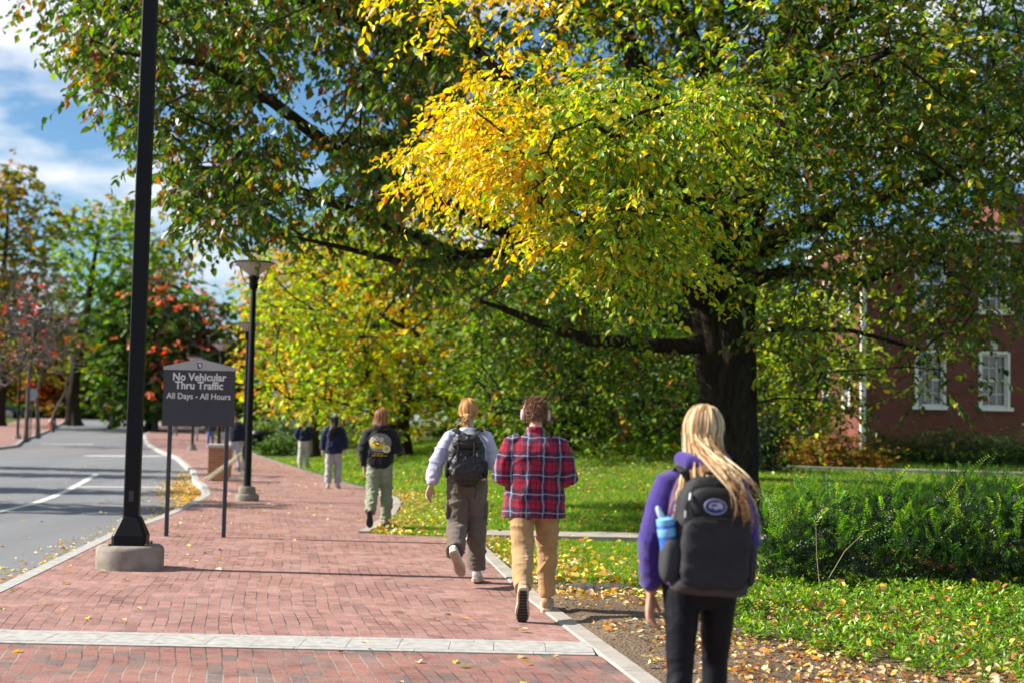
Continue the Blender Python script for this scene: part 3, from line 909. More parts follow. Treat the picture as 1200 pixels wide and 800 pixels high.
def tint_elm(P, sid, n):
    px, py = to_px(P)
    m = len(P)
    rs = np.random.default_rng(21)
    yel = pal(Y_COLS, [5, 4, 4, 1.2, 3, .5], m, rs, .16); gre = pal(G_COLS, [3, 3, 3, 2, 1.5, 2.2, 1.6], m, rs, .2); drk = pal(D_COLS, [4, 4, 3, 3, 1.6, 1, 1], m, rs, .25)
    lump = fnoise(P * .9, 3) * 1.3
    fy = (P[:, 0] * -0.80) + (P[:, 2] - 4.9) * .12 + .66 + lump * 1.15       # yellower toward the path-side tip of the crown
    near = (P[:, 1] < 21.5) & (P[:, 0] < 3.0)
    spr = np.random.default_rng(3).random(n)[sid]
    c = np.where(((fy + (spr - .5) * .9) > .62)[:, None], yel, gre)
    c = np.where(near[:, None], c, np.where((lump + spr * .7 > .78)[:, None], gre, drk))  # right and rear leaves take the shade-dark greens
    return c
poly_yel = [(475, 215), (520, 155), (580, 110), (650, 85), (720, 90), (850, 95), (915, 130), (905, 235), (850, 285), (800, 318), (740, 318), (690, 296), (610, 272), (560, 280), (500, 250)]
poly_top = [(470, -60), (1230, -60), (1230, 120), (1000, 150), (880, 120), (700, 90), (560, 70), (500, 40)]
poly_right = [(880, 60), (1230, 60), (1230, 340), (1150, 340), (1080, 310), (1010, 350), (960, 390), (920, 390), (905, 280)]
poly_low = [(900, 300), (1230, 280), (1230, 330), (1180, 400), (1120, 470), (1060, 450), (1010, 480), (960, 500), (925, 500), (920, 430)]
poly_left = [(560, 320), (840, 330), (835, 420), (780, 450), (690, 460), (610, 440), (560, 400)]
def thin_yel(x, y):
    g = fnoise(np.stack([x / 70, y / 45, x * 0 + 3], -1), 3)
    return np.clip(.5 + g * 3.4, .01, 1) * np.clip(1.15 - (x - 740) / 260.0, .35, 1)
def clear_trunk(x, y):
    k = np.ones(len(x))
    k = np.where((x > 795) & (x < 905) & (y > 262), 0.0, k)
    k = np.where((x > 800) & (x < 930) & (y > 150) & (y <= 262), .35, k)
    k = np.where((x > 700) & (x < 850) & (y < 120), .3, k)
    g = fnoise(np.stack([x / 70, y / 55, x * 0 + 8], -1), 3)
    return k * np.clip(.8 + g * 2.2, .04, 1)
def thin_yel2(x, y): return thin_yel(x, y) * np.where((x > 800) & (y > 250), 0.0, 1.0)
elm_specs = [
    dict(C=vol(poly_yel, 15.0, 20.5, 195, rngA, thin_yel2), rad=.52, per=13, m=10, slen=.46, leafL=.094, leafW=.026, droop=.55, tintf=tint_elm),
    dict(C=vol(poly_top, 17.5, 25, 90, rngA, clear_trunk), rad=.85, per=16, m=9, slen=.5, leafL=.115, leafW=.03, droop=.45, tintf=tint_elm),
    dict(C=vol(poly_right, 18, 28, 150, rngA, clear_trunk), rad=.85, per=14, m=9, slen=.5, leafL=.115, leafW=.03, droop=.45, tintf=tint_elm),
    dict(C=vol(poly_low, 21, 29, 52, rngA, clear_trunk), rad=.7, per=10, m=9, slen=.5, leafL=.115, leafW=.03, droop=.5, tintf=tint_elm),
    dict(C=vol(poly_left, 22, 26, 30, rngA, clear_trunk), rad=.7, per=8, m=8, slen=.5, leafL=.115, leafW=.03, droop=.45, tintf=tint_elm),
    dict(C=ell((3.6, 23, 10.2), (6, 4.5, 2.4), 170, rngA, .1), rad=1.1, per=12, m=8, slen=.6, leafL=.16, leafW=.045, droop=.4, tintf=tint_elm, hexa=False),  # unseen foliage above the view, added to shade the right of the crown
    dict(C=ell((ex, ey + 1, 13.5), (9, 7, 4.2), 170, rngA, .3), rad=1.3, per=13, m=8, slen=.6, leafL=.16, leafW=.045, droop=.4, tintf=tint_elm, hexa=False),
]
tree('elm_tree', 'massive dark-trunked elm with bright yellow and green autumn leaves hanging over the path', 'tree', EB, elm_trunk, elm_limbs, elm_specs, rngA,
     rtip=.011, power=.5, rmax=.3, flare=1.3, knots=.11)

# ---- the broad oak whose boughs hang over the left half of the view -------------------
rngB = np.random.default_rng(8)
BX, BY = 5.2, 34.0; bz = float(gz(BX, BY)) - .05
oak_trunk = [(BX, BY, bz, .42), (BX, BY, bz + 1.5, .40), (BX - .1, BY, 3.4, .38), (BX - .3, BY - .3, 5.2, .34), (BX - .5, BY - .6, 8, .28), (BX - .6, BY - .8, 11, .18), (BX - .6, BY - .8, 13.5, .1)]
oak_limbs = [
    [A(845, 395, 33.8, .24), A(760, 350, 32, .22), A(640, 290, 29.5, .18), A(520, 240, 27.5, .155), A(410, 190, 26, .13), A(320, 120, 24.8, .10), A(240, 75, 23.8, .07), A(140, 62, 23, .035)],
    [A(850, 330, 33.6, .26), A(740, 200, 31, .22), A(620, 120, 29, .18), A(500, 60, 27, .15), A(380, 10, 25.5, .1), A(260, -40, 24.4, .06)],
    [A(640, 290, 29.5, .12), A(540, 300, 28, .11), A(420, 250, 26, .09), A(330, 215, 24.8, .07), A(230, 195, 24, .035)],
    [A(540, 300, 28, .10), A(480, 310, 27, .08), A(400, 290, 26, .05), A(330, 275, 25.6, .03)],
]
OAK = [(72, 102, 32), (58, 88, 34), (92, 118, 36), (116, 132, 38), (128, 92, 38), (112, 62, 36), (92, 50, 36), (150, 104, 34), (176, 128, 30)]
def tint_oak(P, sid, n):
    spr = np.random.default_rng(13).random(n)[sid]
    rs = np.random.default_rng(14)
    a = pal(OAK, [6, 5, 5, 4, .8, .4, .2, .5, .3], len(P), rs, .22); b_ = pal(OAK, [2, 1, 2, 2, 3, 2.5, 2, 3, 2.5], len(P), rs, .22)
    return np.where(((fnoise(P * .7 + 5, 3) * .9 + spr) > .93)[:, None], b_, a)
poly_oak = [(52, 92), (48, 75), (90, 40), (80, -40), (540, -40), (560, 60), (500, 130), (480, 240), (540, 300), (500, 320), (400, 300), (320, 270), (305, 262), (266, 292), (240, 280), (215, 250), (190, 215), (150, 190), (130, 168), (100, 150), (90, 120), (60, 110)]
def thin_oak(x, y):
    g = fnoise(np.stack([x / 60, y / 45, x * 0], -1), 3)
    return np.clip(.8 + g * 2.8, .03, 1)
oak_specs = [
    dict(C=vol(poly_oak, 21.5, 29, 270, rngB, thin_oak), rad=.55, per=12, m=7, slen=.38, leafL=.15, leafW=.042, droop=.75, tintf=tint_oak),
    dict(C=vol([(480, 60), (900, 60), (900, 330), (560, 340), (480, 300)], 26, 33, 80, rngB), rad=.9, per=11, m=7, slen=.45, leafL=.16, leafW=.05, droop=.6, tintf=tint_oak, hexa=False),
    dict(C=ell((-2.5, 27.5, 12), (8.5, 6, 4), 150, rngB, .3), rad=1.2, per=12, m=7, slen=.6, leafL=.2, leafW=.06, droop=.5, tintf=tint_oak, hexa=False),
]
tree('oak_tree', 'spreading oak with dull green and russet drooping leaves whose boughs arch above the lamp posts', 'tree', (BX, BY, bz), oak_trunk, oak_limbs, oak_specs, rngB,
     rtip=.010, power=.5, rmax=.22, flare=1.2)
# ================================================================== BACKGROUND TREES, SHRUBS, BUILDING
def gen_tint(cols, w, jit=.22, cols2=None, w2=None, k=.8, freq=.35, seed=1):
    def f(P, sid, n):
        rs = np.random.default_rng(seed)
        a = pal(cols, w, len(P), rs, jit)
        if cols2 is None: return a
        b_ = pal(cols2, w2 or [1] * len(cols2), len(P), rs, jit)
        spr = np.random.default_rng(seed + 1).random(n)[sid]
        return np.where(((fnoise(P * freq + seed * 3.1, 3) + spr * .7) > k)[:, None], b_, a)
    return f

def px_tree(name, label, base_px, Y, poly, depth, K, tint, rng, rad=1.4, per=10, m=6, leafL=.26, leafW=.09, tr=.3, group=None, lean=0, extra=None, slen=.6,
            droop=.4, bark=None, leafm=None, bare=None, top=None, thin=None, fork=.35, twig_r=.012, z0=None, cat='tree'):
    b = at(base_px, 400, Y); bx, by = b.x, Y
    bz_ = float(gz(bx, by)) - .08
    C = vol(poly, Y - depth, Y + depth, K, rng, thin)
    zt = top if top is not None else float(np.percentile(C[:, 2], 90)); cx, cy = C[:, 0].mean(), C[:, 1].mean()
    tk = []
    for i, t in enumerate(np.linspace(0, 1, 8)):
        tk.append((bx + (cx - bx) * max(0, t - .3) + rng.normal(0, .08), by + (cy - by) * max(0, t - .3) + rng.normal(0, .08), bz_ + (zt - bz_) * t, tr * (1 - .86 * t ** 1.1)))
    specs = [dict(C=C, rad=rad, per=per, m=m, slen=slen, leafL=leafL, leafW=leafW, droop=droop, tintf=tint, hexa=False)]
    if extra: specs += extra
    return tree(name, label, cat, (bx, by, bz_), tk, [], specs, rng, bark=bark, leafm=leafm or M_leaf_far, twig_r=twig_r, group=group, rtip=.03, power=.42, rmax=tr * .55, sides=5,
                flare=1.35, step=1.0, wander=.12, bare=bare)

rb = np.random.default_rng(31)
M_bark_twig = bark_mat('pale_twig_bark', (0.15, 0.13, 0.12))
YG = [(136, 162, 40), (168, 186, 44), (106, 140, 40), (200, 198, 48), (226, 204, 46)]
DG = [(56, 86, 32), (70, 102, 36), (48, 72, 30), (90, 114, 38)]
# maple with the yellow-green crown behind the walkers
px_tree('maple_tree', 'bushy yellow-green maple with a thin trunk standing behind the walkers on the path', 476, 52,
        [(303, 440), (300, 380), (308, 330), (330, 290), (380, 262), (470, 255), (560, 290), (600, 360), (610, 440), (590, 490), (545, 500), (500, 488), (450, 500), (420, 480), (380, 488), (345, 470), (318, 462)],
        4.5, 230, gen_tint(YG, [4, 4, 4, 2, 1], .25, [(214, 178, 40), (220, 150, 40), (190, 178, 44)], None, .62, .3, 4), rb, rad=1.15, per=13, m=7, leafL=.21, leafW=.07, tr=.24)
px_tree('orange_maple_tree', 'low leaning maple with orange-yellow foliage between the maple and the lamp posts', 372, 62,
        [(300, 300), (330, 280), (400, 290), (420, 350), (430, 440), (400, 478), (340, 470), (300, 440)], 4, 80,
        gen_tint([(214, 160, 40), (205, 120, 40), (190, 170, 48), (120, 130, 40)], [3, 2, 2, 3], .25, seed=9), rb, rad=1.3, per=10, leafL=.24, leafW=.08, tr=.22)
px_tree('shade_tree', 'dark green tree with low orange-flecked boughs behind the man in plaid', 655, 43,
        [(560, 330), (620, 300), (740, 300), (850, 320), (880, 400), (878, 470), (800, 505), (770, 515), (700, 524), (650, 512), (600, 500), (560, 480), (540, 420)],
        4.5, 230, gen_tint(DG + [(106, 136, 42), (132, 156, 46)], [2, 4, 1, 4, 5, 4], .28, [(206, 140, 40), (196, 110, 44), (150, 150, 44)], None, .80, .4, 6), rb, rad=1.1, per=10, m=7, leafL=.19, leafW=.06, tr=.34)
px_tree('back_oak_tree', 'tall dark green oak filling the gap far behind the elm trunk', 800, 62,
        [(520, 120), (700, 60), (980, 60), (1040, 200), (1020, 480), (940, 505), (800, 508), (600, 508), (520, 480), (470, 380), (480, 250)],
        6, 260, gen_tint(DG, [4, 4, 3, 3], .3, [(150, 140, 44), (130, 140, 44)], None, .8, .3, 12), rb, rad=1.9, per=12, m=6, leafL=.34, leafW=.12, tr=.45)
px_tree('young_shade_tree', 'small sunlit green tree right of the elm trunk in front of the brick building', 930, 40,
        [(885, 360), (930, 330), (1000, 330), (1020, 400), (1010, 460), (985, 490), (940, 505), (895, 500)], 2.5, 95,
        gen_tint(YG, [4, 4, 4, 2, .5], .25, seed=15), rb, rad=.7, per=9, m=6, leafL=.16, leafW=.055, tr=.09)
px_tree('corner_tree', 'tall dark-leaved tree at the right edge of the lawn beyond the brick building', 1330, 62,
        [(1020, -60), (1500, -60), (1500, 420), (1230, 420), (1180, 250), (1060, 230)], 6, 150, gen_tint(DG, [4, 4, 3, 3], .3, seed=19), rb, rad=1.9, per=11, m=6, leafL=.36, leafW=.12, tr=.4)
px_tree('hill_oak_tree', 'big olive-green oak seen above and between the other crowns, rear of the lawn', 560, 85,
        [(320, 260), (400, 180), (560, 100), (760, 60), (980, 80), (980, 500), (320, 500)], 6, 230, gen_tint(DG + YG[:2], [3, 3, 3, 3, 1, 1], .3, [(190, 150, 44)], None, .85, .3, 23), rb, rad=2.3, per=11, m=6, leafL=.46, leafW=.16, tr=.5)

# the trees at the far end of the street
OL = [(116, 116, 34), (90, 100, 32), (160, 130, 34), (72, 86, 28)]
px_tree('plane_tree', 'tall olive and amber tree at the far left end of the street', 4, 118,
        [(-60, 200), (0, 192), (30, 200), (58, 235), (70, 290), (60, 340), (80, 400), (50, 440), (-60, 440)], 6, 130,
        gen_tint(OL, [3, 3, 3, 2], .25, [(190, 140, 40), (176, 120, 44)], None, .75, .12, 2), rb, rad=2.1, per=12, m=6, leafL=.5, leafW=.18, tr=.5)
px_tree('linden_tree', 'broad green linden with a thick dark trunk at the end of the street', 89, 128,
        [(58, 280), (75, 240), (110, 228), (150, 232), (190, 262), (205, 330), (160, 420), (140, 440), (100, 420), (70, 400), (55, 340)], 6, 170,
        gen_tint([(116, 146, 40), (140, 166, 44), (88, 122, 36)], [3, 3, 3], .28, [(190, 146, 36), (160, 140, 36), (196, 124, 36)], None, .7, .12, 3), rb, rad=1.8, per=6, m=6, leafL=.5, leafW=.18, tr=.62)
px_tree('green_street_tree', 'bright green tree with a slim forked trunk right of the thick-trunked linden', 137, 132,
        [(105, 330), (150, 320), (180, 350), (178, 430), (150, 452), (110, 445), (98, 400)], 4, 90,
        gen_tint([(120, 172, 44), (146, 186, 50), (92, 140, 38)], [3, 3, 2], .28, seed=33), rb, rad=1.6, per=7, m=6, leafL=.45, leafW=.16, tr=.3)
px_tree('red_maple_tree', 'coral-red maple beyond the tall black pole at the end of the street', 186, 112,
        [(148, 350), (165, 320), (195, 310), (225, 340), (236, 380), (240, 430), (215, 462), (170, 455), (160, 420), (150, 390)], 4.5, 75,
        gen_tint([(224, 116, 88), (232, 138, 98), (206, 92, 74), (160, 100, 70)], [4, 3, 3, 1], .22, seed=41), rb, rad=1.5, per=3, m=5, leafL=.4, leafW=.14, tr=.22, bark=M_bark_twig,
        bare=vol([(160, 300), (250, 300), (280, 400), (260, 460), (180, 460)], 108, 116, 190, rb))
px_tree('rust_maple_tree', 'brownish red maple partly bare behind the traffic sign', 246, 116,
        [(215, 380), (240, 350), (275, 365), (288, 400), (285, 450), (250, 470), (220, 455)], 4, 70,
        gen_tint([(166, 100, 84), (140, 96, 76), (120, 104, 70), (180, 110, 84)], [3, 3, 2, 2], .25, seed=45), rb, rad=1.5, per=4, m=5, leafL=.42, leafW=.14, tr=.22, bark=M_bark_grey)
px_tree('tall_back_tree', 'tall dark tree rising behind the coral-red maple', 215, 150,
        [(165, 290), (190, 262), (215, 290), (235, 340), (262, 370), (290, 400), (290, 460), (180, 460)], 5, 90,
        gen_tint([(84, 108, 38), (104, 120, 42), (116, 90, 48)], [3, 3, 2], .25, seed=47), rb, rad=1.8, per=5, m=5, leafL=.55, leafW=.2, tr=.4)

# slender street trees, nearly bare, along the left pavement
def bare_tree(px, Y, poly, label, pink, seed):
    r_ = np.random.default_rng(seed)
    return px_tree('young_street_tree', label, px, Y, poly, 2.5, pink, gen_tint([(204, 80, 76), (194, 70, 64), (160, 80, 50), (210, 100, 90)], [3, 3, 1, 2], .2, seed=seed), r_,
                   rad=.8, per=1, m=5, leafL=.24, leafW=.085, tr=.13, bark=M_bark_twig, bare=vol(poly, Y - 3, Y + 3, 330, r_), twig_r=.012, group='nearly bare young trees on the left pavement')
bare_tree(36, 84, [(-10, 330), (20, 300), (70, 310), (80, 380), (60, 430), (10, 420)], 'nearly bare young tree with a few pink leaves behind the left lamp post', 16, 51)
bare_tree(47, 92, [(10, 320), (60, 300), (100, 330), (95, 400), (60, 440), (20, 430)], 'nearly bare grey young tree, second of the pair beyond the left lamp post', 5, 52)
bare_tree(-6, 78, [(-60, 330), (0, 300), (40, 340), (40, 430), (0, 460), (-50, 430)], 'young tree with pink-red leaves at the left edge of the pavement', 34, 53)
bare_tree(66, 108, [(40, 330), (90, 310), (125, 360), (110, 430), (60, 440)], 'grey leafless young tree farthest along the left pavement', 1, 54)

# a belt of woodland that closes the view
def wood_tree(cols, seed, label):
    r_ = np.random.default_rng(seed)
    C = np.concatenate([ell((0, 0, 7.5), (5, 5, 5.0), 90, r_, .35), ell((0, 0, 3.2), (4, 4, 2.2), 30, r_, .3)])
    return tree('woodland_tree', label, 'tree', (0, 0, 0), [(0, 0, -.1, .4), (0, 0, 3, .34), (.2, 0, 7, .22), (0, .1, 11, .08)], [],
                [dict(C=C, rad=1.7, per=10, m=5, slen=.8, leafL=.6, leafW=.22, droop=.4, tintf=gen_tint(cols, [1] * len(cols), .28, seed=seed), hexa=False)], r_,
                leafm=M_leaf_far, twig_r=.02, rtip=.04, power=.42, rmax=.2, sides=4, step=1.4)
WG = 'woodland trees beyond the end of the street and lawn'
WL = ['dark green tree in the woodland belt far behind the street and lawn', 'orange and rust tree in the woodland belt far behind the street and lawn', 'yellow-green tree in the woodland belt far behind the street and lawn']
protos = [wood_tree([(62, 92, 36), (80, 108, 40), (92, 116, 44)], 61, WL[0]), wood_tree([(190, 110, 44), (170, 84, 44), (200, 140, 50), (120, 90, 44)], 62, WL[1]),
          wood_tree([(120, 140, 44), (150, 156, 50), (90, 116, 40)], 63, WL[2])]
spots = []
rw = random.Random(4)
for i, px in enumerate(range(-90, 330, 22)):
    Y = rw.uniform(172, 195); p = at(px + rw.uniform(-6, 6), 400, Y)
    spots.append((p.x, Y, [0, 1, 0, 1, 2, 0][i % 6], rw.uniform(.75, 1.05)))
for i, X in enumerate(range(-28, 120, 9)):
    spots.append((X + rw.uniform(-2, 2), rw.uniform(100, 118) - (X > 30) * 20, [0, 2, 0, 1, 0][i % 5], rw.uniform(.9, 1.25)))
first = {0: True, 1: True, 2: True}
ORD = ['first', 'second', 'third', 'fourth', 'fifth', 'sixth', 'seventh', 'eighth', 'ninth', 'tenth', 'eleventh', 'twelfth', 'thirteenth', 'fourteenth', 'fifteenth', 'sixteenth', 'seventeenth', 'eighteenth', 'nineteenth', 'twentieth']
HUE = ['dark green', 'orange and rust', 'yellow-green']
cntk = {}
for x, y, k, s in spots:
    o = protos[k] if first[k] else copy_tree(protos[k])
    first[k] = False
    side = 'street' if x < er(y) + 4 else 'lawn'
    q = cntk[(k, side)] = cntk.get((k, side), 0) + 1
    o['group'] = WG
    o['label'] = '%s tree, %s of that colour from the left behind the %s' % (HUE[k], ORD[q - 1], side)
    o.location = (x, y, float(g_road(y)) if x < er(y) else float(gz(x, y))); o.rotation_euler.z = rw.uniform(0, 6.28); o.scale = (s, s, s)

# trees on the far side of the street, left of the view: their shadows cross the asphalt
for i, (x, y, h, w_, lab) in enumerate([(-19.5, 27.2, 11.5, 1.25, 'narrow green street tree nearest on the far side of the street'),
                                   (-21.5, 33.2, 12, .85, 'slimmest green street tree on the far side of the street'),
                                   (-22.5, 42.0, 12, 1.0, 'third narrow green street tree on the far side of the street'),
                                   (-24.5, 47.0, 12.5, .9, 'fourth narrow green street tree on the far side of the street')]):
    r_ = np.random.default_rng(70 + i)
    C = ell((x, y, h * .6), (w_, w_, h * .38), 60, r_, .1)
    tree('columnar_street_tree', lab, 'tree', (x, y, 0), [(x, y, -.1, .16), (x, y, 3, .14), (x, y, h * .6, .1), (x, y, h * .95, .03)], [],
         [dict(C=C, rad=.8, per=10, m=6, slen=.5, leafL=.25, leafW=.09, droop=.4, tintf=gen_tint([(70, 100, 36), (90, 116, 40)], [1, 1], seed=i), hexa=False)], r_,
         leafm=M_leaf_far, rtip=.02, sides=4, step=1.2, group='narrow street trees across the road')

# ---------------------------------------------------------------- shrubs
def shrub(name, label, px, Y, w, h, cols, seed, K=40, leafL=.12, leafW=.04, cat='shrub', group=None, X=None, dep=None, rad=.35, m=6, per=10, droop=.1, spiky=False):
    r_ = np.random.default_rng(seed)
    x = at(px, 400, Y).x if X is None else X
    z = float(gz(x, Y)) - .03
    root = thing(name, label, cat, (x, Y, z), 0, group)
    dep = dep or min(w, 1.6)
    d = unit(r_.normal(0, 1, (K, 3))); d[:, 2] = np.abs(d[:, 2])
    t = .35 + .65 * r_.random((K, 1)) ** .6
    C = d * t * np.array([w / 2, dep / 2, h * .85]); C[:, 2] += h * .05
    C[:, 2] *= 1 + .25 * fnoise(C * .8 + seed, 2)
    v, f, tt, (a, b) = sprays(C, rad, per, r_, m=m, slen=.32, leafL=leafL, leafW=leafW, droop=droop - (.8 if spiky else 0), tintf=gen_tint(cols, [1] * len(cols), .25, seed=seed), hexa=False)
    v[:, 2] = np.maximum(v[:, 2], .02)
    link('foliage', np_mesh('foliage', v, f, False, M_leaf_far, tint=tt), root)
    # stems rising from the ground into the foliage
    s0 = np.stack([r_.normal(0, w * .12, K), r_.normal(0, dep * .12, K), np.zeros(K)], -1)
    tv, tf = twig_mesh(s0, C, .012); tv2, tf2 = twig_mesh(a, b, .004)
    link('stems', np_mesh('stems', np.concatenate([tv, tv2]), np.concatenate([tf, tf2 + len(tv)]), False, M_bark), root)
    return root
SG = [(110, 130, 90), (130, 146, 110), (96, 116, 76)]
GR = [(76, 108, 40), (96, 124, 44), (60, 88, 36)]
shrub('ornamental_shrub', 'pale grey-green shrub on the lawn left of the maple trunk', 415, 66, 5.5, 1.9, SG, 81, 60, .2, .05, spiky=True, group='shrubs beyond the path')
shrub('ornamental_shrub', 'silvery shrub behind the walker in the navy jacket', 372, 72, 4.2, 1.9, SG, 82, 45, .2, .05, spiky=True, group='shrubs beyond the path')
shrub('meadow_shrub', 'low bright green shrub mound behind the bin', 335, 88, 9, 1.8, [(120, 140, 70), (140, 150, 90), (90, 116, 50)], 83, 90, .22, .06, spiky=True, group='shrubs beyond the path')
shrub('meadow_shrub', 'wide rough green shrub on the bank beyond the blue street sign', 345, 108, 14, 3.2, [(110, 130, 60), (96, 116, 50), (150, 140, 80)], 84, 110, .3, .08, group='shrubs beyond the path')
shrub('clipped_shrub', 'small round green shrub beside the path edge near the walkers', 330, 66, 1.8, 1.0, GR, 85, 30, .14, .05, group='shrubs beyond the path')
shrub('clipped_shrub', 'small round green shrub just right of the walker in navy jacket', 452, 60, 2.2, 1.2, GR, 86, 30, .14, .05, group='shrubs beyond the path')
shrub('clipped_shrub', 'dark low shrub under the shade tree boughs', 590, 62, 6, 1.6, DG, 87, 60, .2, .07, group='shrubs beyond the path')
shrub('clipped_shrub', 'broad dark shrub at the back of the lawn right of the plaid man', 730, 60, 8, 1.8, DG, 88, 80, .2, .07, group='shrubs beyond the path')
shrub('barberry_shrub', 'reddish purple barberry shrub left of the brick building corner', 925, 42, 2.6, 1.7, [(120, 50, 56), (96, 44, 50), (140, 80, 66)], 89, 50, .1, .035, group='shrubs around the brick building')
shrub('low_shrub', 'orange and green low shrub in front of the building corner', 975, 38, 3.4, .9, [(170, 110, 50), (120, 110, 50), (150, 130, 50)], 90, 60, .1, .035, group='shrubs around the brick building')
shrub('dark_shrub', 'dark evergreen shrub just right of the elm trunk', 897, 36, 1.1, 1.7, [(30, 50, 26), (40, 62, 30)], 91, 40, .1, .03, group='shrubs around the brick building')
for i, (px, lab) in enumerate([(1050, 'leftmost rounded yew in the row under the brick wall'), (1110, 'second rounded yew in the row under the brick wall'), (1165, 'third rounded yew in the row under the brick wall'), (1225, 'rightmost rounded yew in the row under the brick wall')]):
    shrub('rounded_yew', lab, px, 40, 2.3, 1.0 + .1 * (i % 2), [(40, 66, 28), (54, 84, 32), (70, 100, 36)], 92 + i, 70, .08, .02, dep=1.8, group='clipped yews below the building windows')
for i in range(9):   # far end of the street
    px = 10 + i * 26
    shrub('street_end_shrub', ORD[i] + ' low shrub from the left in the row closing the street', px, 160, 5, 1.8, [GR, DG, [(150, 110, 50), (120, 100, 44)]][i % 3], 110 + i, 30, .4, .15, group='low shrubs at the end of the street')

# ---------------------------------------------------------------- brick building
def wall_brick():
    m, nt, b = new_mat('red_brick_wall')
    tc = N(nt, 'ShaderNodeTexCoord'); sp = N(nt, 'ShaderNodeSeparateXYZ'); ad = N(nt, 'ShaderNodeMath', operation='ADD'); cb = N(nt, 'ShaderNodeCombineXYZ')
    nt.links.new(tc.outputs['Object'], sp.inputs[0]); nt.links.new(sp.outputs[0], ad.inputs[0]); nt.links.new(sp.outputs[1], ad.inputs[1])
    nt.links.new(ad.outputs[0], cb.inputs[0]); nt.links.new(sp.outputs[2], cb.inputs[1])
    br = N(nt, 'ShaderNodeTexBrick'); br.inputs['Scale'].default_value = 1; br.inputs['Brick Width'].default_value = .215; br.inputs['Row Height'].default_value = .075
    br.inputs['Mortar Size'].default_value = .007
    br.inputs['Color1'].default_value = (.115, .028, .021, 1); br.inputs['Color2'].default_value = (.18, .042, .030, 1); br.inputs['Mortar'].default_value = (.16, .08, .065, 1)
    nt.links.new(cb.outputs[0], br.inputs['Vector'])
    n2 = N(nt, 'ShaderNodeTexNoise'); n2.inputs['Scale'].default_value = .8; n2.inputs['Detail'].default_value = 6; nt.links.new(tc.outputs['Object'], n2.inputs['Vector'])
    r2 = N(nt, 'ShaderNodeValToRGB'); r2.color_ramp.elements[0].position = .3; r2.color_ramp.elements[1].position = .7
    r2.color_ramp.elements[0].color = (.82, .82, .82, 1); r2.color_ramp.elements[1].color = (1.15, 1.15, 1.15, 1); nt.links.new(n2.outputs['Fac'], r2.inputs[0])
    mu = N(nt, 'ShaderNodeMixRGB', blend_type='MULTIPLY'); mu.inputs[0].default_value = 1; nt.links.new(br.outputs['Color'], mu.inputs[1]); nt.links.new(r2.outputs[0], mu.inputs[2])
    nt.links.new(mu.outputs[0], b.inputs['Base Color']); b.inputs['Roughness'].default_value = .9
    return m
M_wall = wall_brick()
M_white = simple('white_trim_paint', (.78, .76, .72), .6, .06, 6)
M_lime = simple('limestone', (.5, .47, .42), .85, .12, 6)
M_slate = simple('slate_roof', (.10, .11, .125), .7, .25, 8)
M_glass, nt_, b_ = new_mat('window_glass'); b_.inputs['Base Color'].default_value = (.03, .04, .045, 1); b_.inputs['Roughness'].default_value = .06; b_.inputs['Specular IOR Level'].default_value = .9
M_blind = simple('window_blind', (.5, .48, .44), .9, .1, 3)

